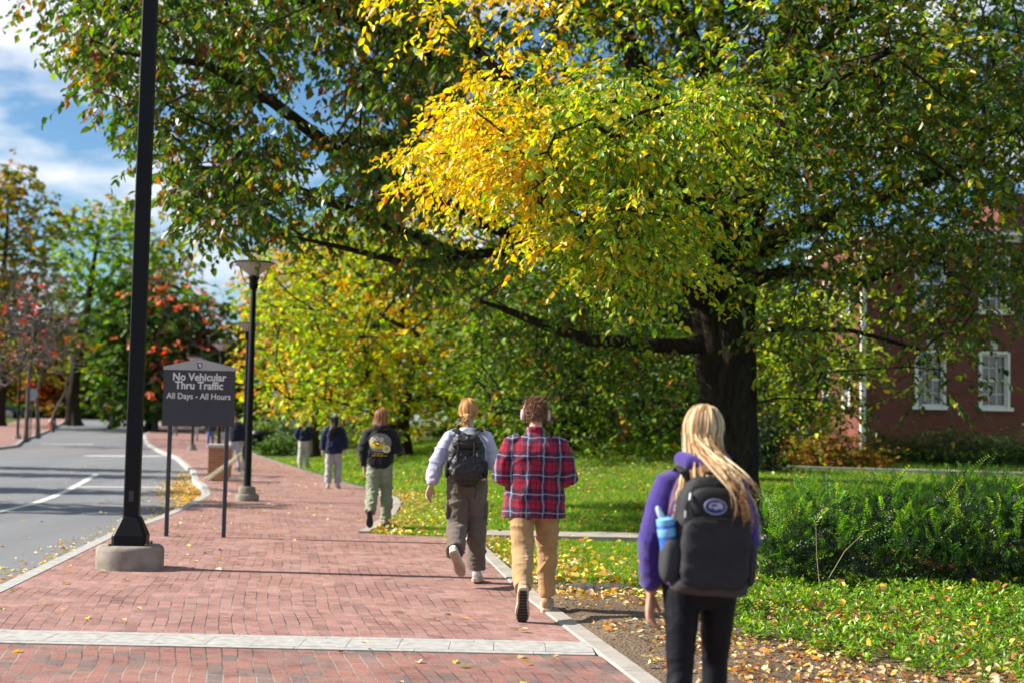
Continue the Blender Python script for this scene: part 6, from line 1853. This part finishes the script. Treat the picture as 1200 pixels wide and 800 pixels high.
M_pack = simple('charcoal_nylon', (.016, .017, .022), .6, .2, 8, .35, 300, spec=.35)
M_pack2 = simple('charcoal_nylon_pocket', (.022, .022, .028), .7, .2, 8, .35, 300, spec=.3)
M_strap = simple('black_webbing', (.012, .012, .014), .75, .2, 8, .2, 300)
M_zip = simple('zip_metal', (.25, .25, .27), .35, .1, 8, metal=.8)
M_logo = simple('emblem_blue', (.02, .035, .22), .5, .1, 8)
M_logow = simple('emblem_pale', (.42, .46, .66), .5, .05, 8)
def backpack_w():
    root = thing('backpack', 'charcoal backpack with an oval blue emblem worn by the woman in purple', 'backpack')
    like(fw, root, (.002, -.245, 1.165 + dzw)); root.rotation_euler.y = R(3); root.rotation_euler.z += R(4)
    w, h, d = .345, .53, .17
    mb = MB(); rbox(mb, (0, .02, 0), (w, d, h), 4.2, fz=lambda z: ((1 - .24 * max(0, z) ** 2.2) * (1 + .04 * max(0, -z)), 1 - .25 * max(0, z) ** 2, 0)); link('main_compartment', remesh(mb, .009, 1, .007, (7, 7, 10), 9, 'main_compartment', M_pack), root)
    mb = MB(); rbox(mb, (.005, -.065, -.085), (w * .93, .10, h * .62), 5.0, fz=lambda z: (1, 1 - .18 * max(0, z), 0)); link('front_pocket', remesh(mb, .009, 1, .007, (7, 7, 10), 12, 'front_pocket', M_pack2), root)
    mb = MB(); rbox(mb, (0, -.045, .13), (w * .72, .075, .17), 3.0); mb.build('top_pocket', M_pack, root, True, sharp=0)
    mb = MB(); rbox(mb, (0, -.012, -.235), (w * 1.02, .17, .085), 4.0); mb.build('base_panel', simple('grey_base_panel', (.045, .042, .045), .8, .15, 9, .3, 250), root, True, sharp=0)
    for s in (-1, 1):
        mb = MB(); rbox(mb, (s * (w / 2 + .012), -.005, -.125), (.095 if s < 0 else .05, .135, .21), 3.0)
        mb.build('side_pocket', simple('mesh_pocket', (.03, .032, .04), .8, .1, 200), root, True, sharp=0)
    mb = MB(); pts = [(-w * .40, -.085, .02), (-w * .42, -.06, .12), (-w * .33, -.045, .205), (0, -.05, .235), (w * .33, -.045, .205), (w * .42, -.06, .12), (w * .40, -.085, .02)]
    mb.tube(pts, .0042, 6); mb.build('zip', M_strap, root)
    mb = MB(); mb.tube([(-w * .44, -.095, .066), (-w * .2, -.118, .074), (w * .2, -.118, .074), (w * .44, -.095, .066)], .005, 6); mb.build('pocket_seam', M_strap, root)
    mb = MB(); mb.tube([(-w * .42, -.07, .10), (-w * .425, -.078, .07)], .006, 6); mb.build('zip_pull', M_zip, root)
    mb = MB(); mb.tube([(-w * .36, -.062, .18), (-w * .375, -.07, .15)], .006, 6); mb.build('zip_pull', M_zip, root)
    mb = MB(); mb.tube([(-.05, .05, .235), (-.035, .03, .275), (.035, .03, .275), (.05, .05, .235)], .008, 6, flat=.5); mb.build('grab_loop', M_strap, root)
    for s in (-1, 1):   # shoulder straps over the shoulders and back under the arms
        mb = MB(); mb.tube([(s * .09, .09, .20), (s * .11, .135, .27), (s * .115, .20, .295), (s * .12, .28, .26), (s * .125, .345, .14), (s * .135, .33, -.02), (s * .16, .22, -.14), (s * .15, .09, -.20)], .027, 8, flat=.28, up=(s * .2, .6, 1)); mb.build('shoulder_strap', M_strap, root, True)
    # oval emblem with a lion's-head mark
    yf = -.0865
    def oval(a, b, y0, y1, n=32): 
        mb = MB(); mb.prism([(math.cos(t) * a - .012, math.sin(t) * b + .128) for t in (2 * math.pi * i / n for i in range(n))], y0, y1); return mb
    oval(.052, .036, yf, yf + .02).build('emblem', M_logow, root)
    e = oval(.047, .031, yf - .0015, yf + .01).build('emblem_field', M_logo, root)
    mb = MB(); mb.prism([(x - .012, z + .128) for x, z in [(-.034, -.002), (-.028, .012), (-.014, .019), (.004, .018), (.018, .021), (.030, .012), (.036, -.004), (.028, -.010), (.016, -.006), (.006, -.014), (-.006, -.012), (-.012, -.004), (-.022, -.010)]], yf - .003, yf - .001)
    mb.build('emblem_mark', M_logow, root)
    mb = MB(); mb.prism([(x - .012, z + .128) for x, z in [(-.024, .002), (-.014, .012), (.0, .012), (.010, .004), (-.002, .002), (-.012, .000)]], yf - .0042, yf - .0028); mb.build('emblem_detail', M_logo, root)
    return root
bpw = backpack_w()
def bottle():
    root = thing('water_bottle', 'blue water bottle with a pale spout lid in the backpack side pocket', 'bottle')
    like(fw, root, (-.197, -.262, 1.115 + dzw)); root.scale = (1.15, 1.15, 1.05); root.rotation_euler = (R(3), R(-9), fw['root'].rotation_euler.z)
    m1 = simple('bottle_blue', (.03, .16, .62), .25, .08, 6, spec=.6); m2 = simple('bottle_light_blue', (.18, .48, .85), .25, .06, 6, spec=.6); m3 = simple('bottle_lid', (.55, .66, .86), .35, .05, 6)
    mb = MB(); mb.lathe([(.02, -.10), (.032, -.095), (.034, .06), (.034, .075), (.03, .08)], 24); mb.build('flask', m1, root, True)
    mb = MB(); mb.lathe([(.0345, .035), (.0352, .037), (.0352, .066), (.0345, .068)], 24); mb.build('band', m2, root, True)
    mb = MB(); mb.lathe([(.034, .08), (.035, .085), (.034, .105), (.02, .112), (.003, .113)], 24); mb.build('lid', m2, root, True)
    mb = MB(); mb.tube([(-.008, 0, .108), (-.016, 0, .125), (-.022, 0, .152)], [.012, .012, .009], 10, round_ends=True); mb.build('spout', m3, root, True)
bottle()

# =============================================== the man in the plaid shirt
def plaid():
    m, nt, b = new_mat('plaid_flannel')
    tc = N(nt, 'ShaderNodeTexCoord'); sp = N(nt, 'ShaderNodeSeparateXYZ')
    nz = N(nt, 'ShaderNodeTexNoise'); nz.inputs['Scale'].default_value = 7; nt.links.new(tc.outputs['Object'], nz.inputs['Vector'])
    vm = N(nt, 'ShaderNodeMixRGB', blend_type='LINEAR_LIGHT'); vm.inputs[0].default_value = .03
    nt.links.new(tc.outputs['Object'], vm.inputs[1]); nt.links.new(nz.outputs['Color'], vm.inputs[2]); nt.links.new(vm.outputs[0], sp.inputs[0])
    def mth(op, a, b_=None, c=None, clamp=False):
        n = N(nt, 'ShaderNodeMath', operation=op); n.use_clamp = clamp
        for i, v in enumerate((a, b_, c)):
            if v is None: continue
            if isinstance(v, (int, float)): n.inputs[i].default_value = v
            else: nt.links.new(v, n.inputs[i])
        return n.outputs[0]
    def band(coord, per, cen, half, soft=.012):
        f = mth('FRACT', mth('ADD', mth('MULTIPLY', coord, 1 / per), 50.0))
        d = mth('ABSOLUTE', mth('SUBTRACT', f, cen))
        return mth('MULTIPLY', mth('SUBTRACT', half + soft, d), 1 / (2 * soft), None, True)
    xs, zs = sp.outputs[0], sp.outputs[2]
    P = .128; PZ = .150
    def mix(fac, a, c):
        n = N(nt, 'ShaderNodeMixRGB'); nt.links.new(fac, n.inputs[0])
        for i, v in ((1, a), (2, c)):
            if isinstance(v, tuple): n.inputs[i].default_value = v + (1,)
            else: nt.links.new(v, n.inputs[i])
        return n.outputs[0]
    nav = mth('MULTIPLY', mth('ADD', band(xs, P, .5, .27), band(zs, PZ, .5, .25)), .66, None, True)
    col = mix(nav, (.33, .010, .028), (.018, .014, .05))
    dark2 = mth('MULTIPLY', mth('ADD', band(xs, P, .05, .05, .03), band(zs, PZ, .05, .045, .03)), .5, None, True)
    col = mix(dark2, col, (.05, .01, .04))
    wh = mth('MULTIPLY', mth('ADD', band(xs, P, .5, .03, .05), band(zs, PZ, .5, .022, .04)), .36, None, True)
    col = mix(wh, col, (.68, .62, .68))
    nt.links.new(col, b.inputs['Base Color']); b.inputs['Roughness'].default_value = .9; b.inputs['Sheen Weight'].default_value = .2; b.inputs['Specular IOR Level'].default_value = .2
    return m
M_plaid = plaid()
M_khaki = fabric('khaki_cotton', (.40, .25, .12), .12, 7)
YM = 11.9
fm = person('man in a red plaid shirt and khaki trousers wearing headphones, back foot lifting', gX(628, YM), YM, 0, 1.80,
    dict(voxel=.0075, seed=5, lean=.02, sw=.205, girth=1.15,
         legs=dict(L=(-16, 34, 62, -1.5, 2), R=(20, 8, -8, 1.5)),
         arms=dict(L=((-.062, -.05, -.275), (.05, .235, -.02)), R=((.062, -.05, -.275), (-.05, .235, -.02))),
         hands=dict(L=dict(n=(.6, 0, .8), s=(.2, .9, .5), curl=34), R=dict(n=(-.6, 0, .8), s=(-.2, .9, .5), curl=34)),
         head=(6, 16, 0),
         trousers=dict(mat=M_khaki, r=(.112, .088, .080, .070), len=.96, wr=.011, ease=1.05),
         top=dict(mat=M_plaid, collar=True, wr=.010, freq=(8, 8, 4), cuff=1.0, sl=(.088, .084, .078, .07, .06),
                  st=[(.79, .245, .165), (.80, .262, .18), (.93, .248, .172), (1.08, .232, .162), (1.2, .228, .158), (1.30, .224, .15), (1.37, .200, .13), (1.42, .15, .10), (1.465, .085, .075)]),
         shoes=dict(up=fabric('brown_suede_shoe', (.36, .25, .14)), sole=M_sole_tan, k=1.12, tread=M_sole_blk)))
M_hair_br = hairmat('brown_hair', 0, 0)
BR = [(136, 92, 64), (112, 74, 50), (160, 112, 78), (92, 60, 44)]
rh = np.random.default_rng(14)
make_hair(fm['root'], M_hair_br, [hair_cap(fm['Mh'], BR, 1.045, low=-.055), short_hair(fm['Mh'], 2600, rh, BR)])
# inner dark tread panel on the raised sole
def headphones():
    root = thing('headphones', 'pale pink over-ear headphones on the man in plaid', 'headphones')
    like(fm, root, fm['Mh'].translation); Mr = fm['Mh'].to_3x3()
    mp = simple('headphone_pink', (.62, .50, .50), .4, .05, 8); mg = simple('headphone_cushion', (.32, .26, .27), .8, .1, 8)
    mb = MB(); mb.tube([Mr @ Vector((math.sin(a) * .096, .0, math.cos(a) * .128 + .004)) for a in np.linspace(-1.45, 1.45, 15)], .010, 8, flat=.55, up=(0, 1, 0)); mb.build('headband', mp, root, True)
    for s in (-1, 1):
        mb = MB(); mb.lathe([(.012, -.014), (.033, -.012), (.038, 0), (.034, .014), (.012, .018)], 20)
        T = Matrix.Translation(Mr @ Vector((s * .104, -.004, -.012))) @ (Mr.to_4x4()) @ Matrix.Scale(1.28, 4, (0, 0, 1)) @ Matrix.Rotation(s * math.pi / 2, 4, 'Y')
        mb.V = [np.array([T @ Vector(v) for v in vv]) for vv in mb.V]; mb.build('ear_cup', mp, root, True)
        mb = MB(); mb.lathe([(.02, -.014), (.032, -.016), (.034, -.006), (.02, -.004)], 20)
        T = Matrix.Translation(Mr @ Vector((s * .090, -.004, -.012))) @ (Mr.to_4x4()) @ Matrix.Scale(1.28, 4, (0, 0, 1)) @ Matrix.Rotation(s * math.pi / 2, 4, 'Y')
        mb.V = [np.array([T @ Vector(v) for v in vv]) for vv in mb.V]; mb.build('cushion', mg, root, True)
headphones()

# =============================================== walker with the black backpack
M_lav = fabric('pale_lavender_fleece', (.44, .46, .60), .08, 7)
M_cargo = fabric('brown_cargo_cotton', (.125, .098, .082), .14, 7)
YB = 14.2
fb = person('walker in a pale lavender sweatshirt and brown cargo trousers, left foot raised', gX(549, YB), YB, 0, 1.79,
    dict(voxel=.0075, seed=8, lean=.02, sw=.18,
         legs=dict(L=(-8, 52, 58, 0, -4, -18), R=(4, 4, 4, 2)),
         arms=dict(L=((-.115, -.04, -.255), (-.055, -.02, -.235)), R=((.07, -.02, -.27), (-.02, .20, .02))),
         hands=dict(L=dict(n=(.6, -.7, 0), s=(.6, .7, 0), curl=24), R=dict(n=(-.3, 0, 1), s=(-1, 0, 0), curl=30)),
         head=(4, 4, -3),
         trousers=dict(mat=M_cargo, r=(.112, .098, .094, .090), len=.99, wr=.014, ease=1.05),
         top=dict(name='sweatshirt', mat=M_lav, wr=.014, freq=(7, 7, 9), cuff=.75, sl=(.082, .08, .076, .070, .056),
                  st=[(.95, .165, .12), (.965, .186, .135), (1.02, .20, .146), (1.1, .198, .142), (1.2, .196, .138), (1.30, .192, .133), (1.37, .17, .115), (1.42, .125, .09), (1.47, .072, .068)]),
         shoes=dict(up=M_white_shoe, sole=M_sole_tan, k=1.05, tread=simple('gum_tread', (.36, .28, .2), .7))))
M_hair_db = hairmat('dark_blonde_hair', 0, 0)
DB = [(196, 150, 92), (176, 128, 74), (150, 106, 62), (214, 172, 112)]
rh = np.random.default_rng(24)
Mb = fb['Mh']; nape = Mb @ Vector((-.012, -.118, -.062))
def fall_b(ph, r): return (nape.x + r.normal(0, .010), nape.y + r.normal(0, .010), nape.z + r.normal(0, .008))
def fall_b2(ph, r): return (nape.x - .02 + r.normal(0, .026), nape.y - .025 + r.normal(0, .012), nape.z - .085 + r.uniform(-.025, .04))
make_hair(fb['root'], M_hair_db, [hair_cap(Mb, DB, 1.07, low=-.07), hair_locks(Mb, 420, rh, DB, 140, L=.06, fall_to=fall_b, rad=.0045, top=1.1, thmin=-18, wave=.002, tipscale=.8, seg=3),
    hair_locks(Matrix.Translation(nape) @ Matrix.Scale(.22, 4), 60, rh, DB, 180, L=.1, fall_to=fall_b2, rad=.0062, wave=.010, thmin=0, seg=6)])
M_pack_gl = simple('black_glossy_nylon', (.010, .011, .014), .38, .2, 8, .3, 200, spec=.5)
def backpack_b():
    root = thing('backpack', 'small black backpack with hanging straps on the walker in pale lavender', 'backpack')
    like(fb, root, (-.005, -.225, 1.165 + fb['dz']))
    w, h, d = .37, .50, .19
    mb = MB(); rbox(mb, (0, .01, 0), (w, d, h), 3.0, fz=lambda z: (1 - .26 * max(0, z) ** 2 - .05 * max(0, -z), 1 - .25 * max(0, z) ** 2, 0)); link('main_compartment', remesh(mb, .009, 2, .017, (9, 9, 14), 3, 'main_compartment', M_pack_gl), root)
    mb = MB(); rbox(mb, (.0, -.078, -.07), (w * .78, .085, h * .5), 3.2); link('front_pocket', remesh(mb, .008, 2, .013, (11, 11, 16), 5, 'front_pocket', M_pack_gl), root)
    mb = MB(); rbox(mb, (0, -.045, .165), (w * .74, .14, .15), 2.6); link('flap', remesh(mb, .008, 2, .013, (12, 12, 18), 7, 'flap', M_pack_gl), root)
    for s in (-1, 1):
        mb = MB(); mb.tube([(s * .075, -.118, .17), (s * .078, -.128, .08), (s * .08, -.128, -.02)], .011, 6, flat=.3, up=(0, 1, 0)); mb.build('closing_strap', M_strap, root); mb = MB(); mb.box((s * .078, -.137, .05), (.03, .01, .022), bev=.003); mb.build('buckle', M_pack2, root)
    for s in (-1, 1):
        mb = MB(); rbox(mb, (s * (w / 2), .01, -.09), (.05, .11, .17), 2.6)
        mb.build('side_pocket', M_pack2, root, True, sharp=0)
    for s in (-1, 1):
        mb = MB(); mb.tube([(s * .05, .03, .21), (s * .095, .08, .265), (s * .115, .15, .29), (s * .12, .23, .27), (s * .125, .31, .12), (s * .13, .3, -.03), (s * .15, .19, -.14), (s * .13, .07, -.17)], .038, 8, flat=.28, up=(s * .2, .6, 1)); mb.build('shoulder_strap', M_strap, root, True)
        mb = MB(); mb.tube([(s * .09, -.04, -.20), (s * .10, -.055, -.28), (s * .085, -.05, -.37)], .006, 6, flat=.5); mb.build('dangling_strap', M_strap, root)
    mb = MB(); mb.tube([(-.06, -.098, .10), (-.03, -.107, .05), (.03, -.107, .05), (.06, -.098, .10)], .004, 6); mb.build('cord', M_strap, root)
    mb = MB(); mb.box((.10, -.082, .02), (.012, .006, .10)); mb.build('reflective_tab', simple('pale_tab', (.5, .45, .36), .5), root)
backpack_b()
for s in (-1, 1):   # cargo pockets sewn on the thighs
    h, kn = fb['legs']['L' if s < 0 else 'R'][0], fb['legs']['L' if s < 0 else 'R'][1]
    c = h.lerp(kn, .62) + Vector((s * .095, -.01, 0)); mb = MB(); rbox(mb, c, (.035, .15, .18), 4.0); mb.build('cargo_pocket', M_cargo, fb['root'], True, sharp=0)

# =============================================== walker in the black hoodie with a printed back
M_blk = fabric('black_fleece', (.012, .013, .018), .15, 7)
M_sage = fabric('sage_sweatpants', (.24, .27, .19), .1, 7)
YH = 21.4
fh = person('walker in a black hoodie with a big yellow print on the back and sage sweatpants', gX(446, YH), YH, 0, 1.75,
    dict(voxel=.011, seed=11, lean=.01, sw=.185,
         legs=dict(L=(-10, 36, 56, 0, 2), R=(8, 6, 6, 2)),
         arms=dict(L=((-.07, -.03, -.27), (.02, .03, -.24)), R=((.085, -.06, -.25), (.0, .22, .02))),
         head=(0, 2, 0),
         trousers=dict(mat=M_sage, r=(.112, .096, .092, .078), len=.99, wr=.022, ease=1.1),
         top=dict(name='hoodie', mat=M_blk, hood=1.0, wr=.014, cuff=.75, sl=(.088, .086, .08, .074, .058),
                  st=[(.86, .17, .125), (.875, .195, .145), (.95, .212, .155), (1.08, .21, .15), (1.2, .208, .146), (1.30, .20, .138), (1.37, .175, .118), (1.42, .128, .09), (1.47, .08, .07)]),
         shoes=dict(up=fabric('grey_pink_trainer', (.35, .26, .25)), sole=M_sole_blk)))
M_hair_au = hairmat('auburn_hair', 0, 0)
AU = [(150, 104, 70), (130, 86, 56), (172, 126, 86), (104, 68, 46)]
rh = np.random.default_rng(34)
def fall_h(ph, r):
    return (math.sin(ph) * .115 + r.normal(0, .008), -math.cos(ph) * .10 - .03, 1.45 + fh['dz'] + r.uniform(-.02, .02))
make_hair(fh['root'], M_hair_au, [hair_cap(fh['Mh'], AU, 1.07), hair_locks(fh['Mh'], 320, rh, AU, 125, L=.14, fall_to=fall_h, rad=.0065, top=1.18, thmin=-15, wave=.003, seg=4)])
def hoodie_print():
    """flat print following the curve of the back"""
    r = fh['root']; dz = fh['dz']
    def yb(x, z, lift): return -.152 * math.sqrt(max(0, 1 - (abs(x) / .215) ** 2.4)) - .018 - lift + .01 * (z - dz - .95)
    def patch(pts, lift, mat, nm):
        P = np.array(pts); P = (P - np.array([0, 1.2])) * 1.15 + np.array([0, 1.205]); c = P.mean(0); n = len(P); V = [(c[0], yb(c[0], c[1] + dz, lift), c[1] + dz)]; F = []
        for ring in (.35, .7, 1.0):
            for x, z in P: xx = c[0] + (x - c[0]) * ring; zz = c[1] + (z - c[1]) * ring; V.append((xx, yb(xx, zz + dz, lift), zz + dz))
        for i in range(n): F.append((0, 1 + i, 1 + (i + 1) % n))
        F4 = [(1 + q * n + i, 1 + q * n + (i + 1) % n, 1 + (q + 1) * n + (i + 1) % n, 1 + (q + 1) * n + i) for q in range(2) for i in range(n)]
        link(nm, np_mesh(nm, V, [np.array(F), np.array(F4)], True, mat), r)
    g = simple('print_grey', (.20, .21, .23), .8, .1); y = simple('print_yellow', (.62, .46, .03), .8, .1); w_ = simple('print_white', (.66, .64, .58), .8, .05); o_ = simple('print_orange', (.6, .28, .04), .8, .1)
    el = lambda cx, cz, a, b, n=22: [(cx + math.cos(t) * a, cz + math.sin(t) * b) for t in (2 * math.pi * i / n for i in range(n))]
    patch(el(.012, 1.235, .145, .125), .0, g, 'print')
    patch([(-.135, 1.27), (-.12, 1.21), (-.085, 1.17), (-.02, 1.15), (.05, 1.165), (.075, 1.20), (.08, 1.245), (.02, 1.225), (-.05, 1.235), (-.10, 1.25)], .003, y, 'print')
    for cx in (-.085, -.03, .03): patch(el(cx, 1.285 - abs(cx + .03) * .2, .028, .034, 14), .0045, w_, 'print')
    patch(el(-.03, 1.285, .013, .02, 12), .006, o_, 'print')
    patch(el(.095, 1.155, .052, .05), .006, w_, 'print'); patch(el(.095, 1.158, .026, .025, 14), .0075, y, 'print')
    # two short rows of small yellow lettering, too small to read in the photograph
    rr = random.Random(3)
    for row, (z0, x0, x1) in enumerate(((1.075, -.065, .07), (1.045, -.105, .11))):
        x = x0; mb = MB()
        while x < x1:
            wd = rr.uniform(.008, .015); y1_ = yb(x, z0 + dz, .004)
            mb.box((x + wd / 2, y1_ + .004, z0 + dz + .008), (wd, .008, rr.uniform(.011, .018)))
            x += wd + (.004 if rr.random() < .75 else .014)
        mb.build('lettering', y, r)
hoodie_print()

# =============================================== the two walkers farther along
M_navyc = fabric('navy_cotton', (.012, .02, .06), .12, 7)
M_lgrey = fabric('light_grey_sweatpants', (.40, .41, .43), .08, 7)
Y5 = 34.2
f5 = person('walker in a loose navy jacket, pale cap and light grey sweatpants, long dark hair', gX(392, Y5), Y5, 0, 1.74,
    dict(voxel=.014, seed=14, sw=.18, legs=dict(L=(-3, 4, 4, 2), R=(9, 14, 6, 2)),
         arms=dict(L=((-.08, -.02, -.27), (-.01, .02, -.25)), R=((.07, -.02, -.27), (.0, .1, -.22))),
         trousers=dict(mat=M_lgrey, r=(.11, .095, .09, .085), len=1.0, wr=.016, ease=1.05),
         top=dict(name='jacket', mat=M_navyc, wr=.016, sl=(.09, .09, .085, .08, .07), st=[(.80, .19, .14), (.82, .21, .155), (.95, .215, .16), (1.1, .205, .15), (1.25, .2, .145), (1.32, .188, .13), (1.38, .16, .11), (1.42, .12, .09), (1.47, .072, .068)]),
         shoes=dict(up=M_white_shoe, sole=M_sole_w)))
M_hair_dk = hairmat('dark_hair', 0, 0)
DK = [(44, 30, 26), (58, 38, 32), (34, 24, 22)]
rh = np.random.default_rng(44)
def fall_d(F, zt): return lambda ph, r: (math.sin(ph) * .08 + r.normal(0, .008), -math.cos(ph) * .05 - .125, zt + F['dz'] + r.uniform(-.04, .04))
make_hair(f5['root'], M_hair_dk, [hair_cap(f5['Mh'], DK, 1.06), hair_locks(f5['Mh'], 110, rh, DK, 110, L=.26, fall_to=fall_d(f5, 1.30), rad=.010, top=1.08, thmin=-15, wave=.004, seg=5)])
def cap(F, mat, back=False):
    Mh = F['Mh']; V = []; Fc = []; n = 24; m = 9
    for j in range(m + 1):
        th = math.pi / 2 * (1 - j / m) ** 1.0
        for i in range(n):
            a = 2 * math.pi * i / n; V.append(Mh @ Vector((.090 * math.cos(th) * math.cos(a), .112 * math.cos(th) * math.sin(a) - .006, .03 + .105 * math.sin(th))))
    for j in range(m):
        for i in range(n): Fc.append((j * n + i, j * n + (i + 1) % n, (j + 1) * n + (i + 1) % n, (j + 1) * n + i))
    mb = MB(); mb.add(np.array(V), Fc)
    o = mb.build('cap', mat, F['root'], True, sharp=0)
    mb = MB(); pl = [(math.cos(a) * .078, .075 + math.sin(a) * .10) for a in np.linspace(0, math.pi, 12)]
    A_ = np.array([Mh @ Vector((x, y, .040)) for x, y in pl]); B_ = np.array([Mh @ Vector((x, y, .034)) for x, y in pl]); mb.loft([A_, B_]); mb.build('brim', mat, o)
cap(f5, simple('pale_cap', (.30, .36, .38), .8))
M_cream_p = fabric('off_white_trousers', (.50, .50, .50), .06, 7)
Y6 = 48.3
f6 = person('walker in a navy sweatshirt with a ginger ponytail and off-white trousers', gX(357, Y6), Y6, 0, 1.68,
    dict(voxel=.016, seed=17, sw=.18, legs=dict(L=(-6, 6, 6, 2), R=(7, 10, 6, 2)),
         arms=dict(L=((-.11, -.04, -.24), (.06, .08, -.18)), R=((.11, -.04, -.24), (-.06, .1, -.16))),
         trousers=dict(mat=M_cream_p, r=(.11, .095, .092, .088), len=1.0, wr=.014, ease=1.05),
         top=dict(name='sweatshirt', mat=M_navyc, wr=.014, sl=(.09, .09, .085, .08, .065), st=[(.93, .18, .135), (.96, .2, .15), (1.1, .205, .15), (1.25, .2, .145), (1.32, .188, .13), (1.38, .16, .11), (1.42, .12, .09), (1.47, .072, .068)]),
         shoes=dict(up=M_white_shoe, sole=M_sole_w)))
M_hair_gi = hairmat('ginger_hair', 0, 0)
GI = [(190, 118, 60), (168, 98, 48)]
n6 = f6['Mh'] @ Vector((0, -.125, .02))
make_hair(f6['root'], M_hair_gi, [hair_cap(f6['Mh'], [(84, 54, 36)], 1.07), hair_locks(f6['Mh'], 70, rh, [(96, 60, 40), (120, 76, 46)], 140, L=.03, fall_to=lambda ph, r: tuple(n6), rad=.008, top=1.08, thmin=0, seg=2),
    hair_locks(Matrix.Translation(n6) @ Matrix.Scale(.25, 4), 40, rh, GI, 180, L=.3, fall_to=lambda ph, r: (n6.x + r.normal(0, .025), n6.y - .05, n6.z - .3 + r.uniform(-.04, .04)), rad=.009, thmin=0, seg=5)])

# =============================================== people far along, mostly behind the sign
def far_person(label, px, Y, rz, H, top_c, tr_c, hair, seed, capm=None, ph=0):
    fr = person(label, gX(px, Y), Y, rz, H, dict(voxel=.02, seed=seed, sw=.18, legs=dict(L=(-8 + ph, 8, 8, 2), R=(10 - ph, 8, 4, 2)),
        arms=dict(L=((-.08, -.02, -.27), (-.01, .03, -.25)), R=((.08, -.02, -.27), (.01, .06, -.24))),
        trousers=dict(mat=fabric('trousers_' + str(seed), tr_c), r=(.10, .085, .08, .075), len=1.0, wr=.01), top=dict(name='jacket', mat=fabric('top_' + str(seed), top_c), wr=.01, sl=(.08, .08, .075, .07, .06),
        st=[(.88, .17, .13), (.9, .19, .145), (1.1, .19, .14), (1.25, .19, .14), (1.32, .182, .125), (1.38, .155, .105), (1.42, .12, .085), (1.47, .072, .068)]), shoes=dict(up=M_shoe_blk, sole=M_sole_w)))
    rr = np.random.default_rng(seed)
    make_hair(fr['root'], M_hair_dk, [hair_cap(fr['Mh'], hair, 1.06), hair_locks(fr['Mh'], 60, rr, hair, 140, rad=.012, top=1.08, thmin=-25)])
    if capm: cap(fr, capm)
    return fr
far_person('person in dark top and pale jeans walking this way by the second lamp post', 276, 44, 172, 1.80, (.012, .014, .03), (.42, .48, .58), DK, 131, simple('navy_cap', (.01, .015, .05), .8))
far_person('far walker in blue jeans, seen beneath the sign just left of the brick pier', 247, 77, 5, 1.72, (.05, .05, .07), (.10, .17, .38), DK, 132)
far_person('far walker in pale trousers, seen beneath the sign above the brick pier', 262, 76, -5, 1.70, (.06, .02, .02), (.52, .52, .52), DK, 133, ph=6)
far_person('far walker in white trousers beside the lamp post seen beneath the sign', 229, 90, 0, 1.72, (.03, .04, .08), (.62, .62, .62), DK, 134, ph=3)
far_person('far walker in grey clothes by the kerb, seen left of the sign post', 205, 100, 0, 1.74, (.12, .12, .14), (.16, .16, .18), DK, 135)
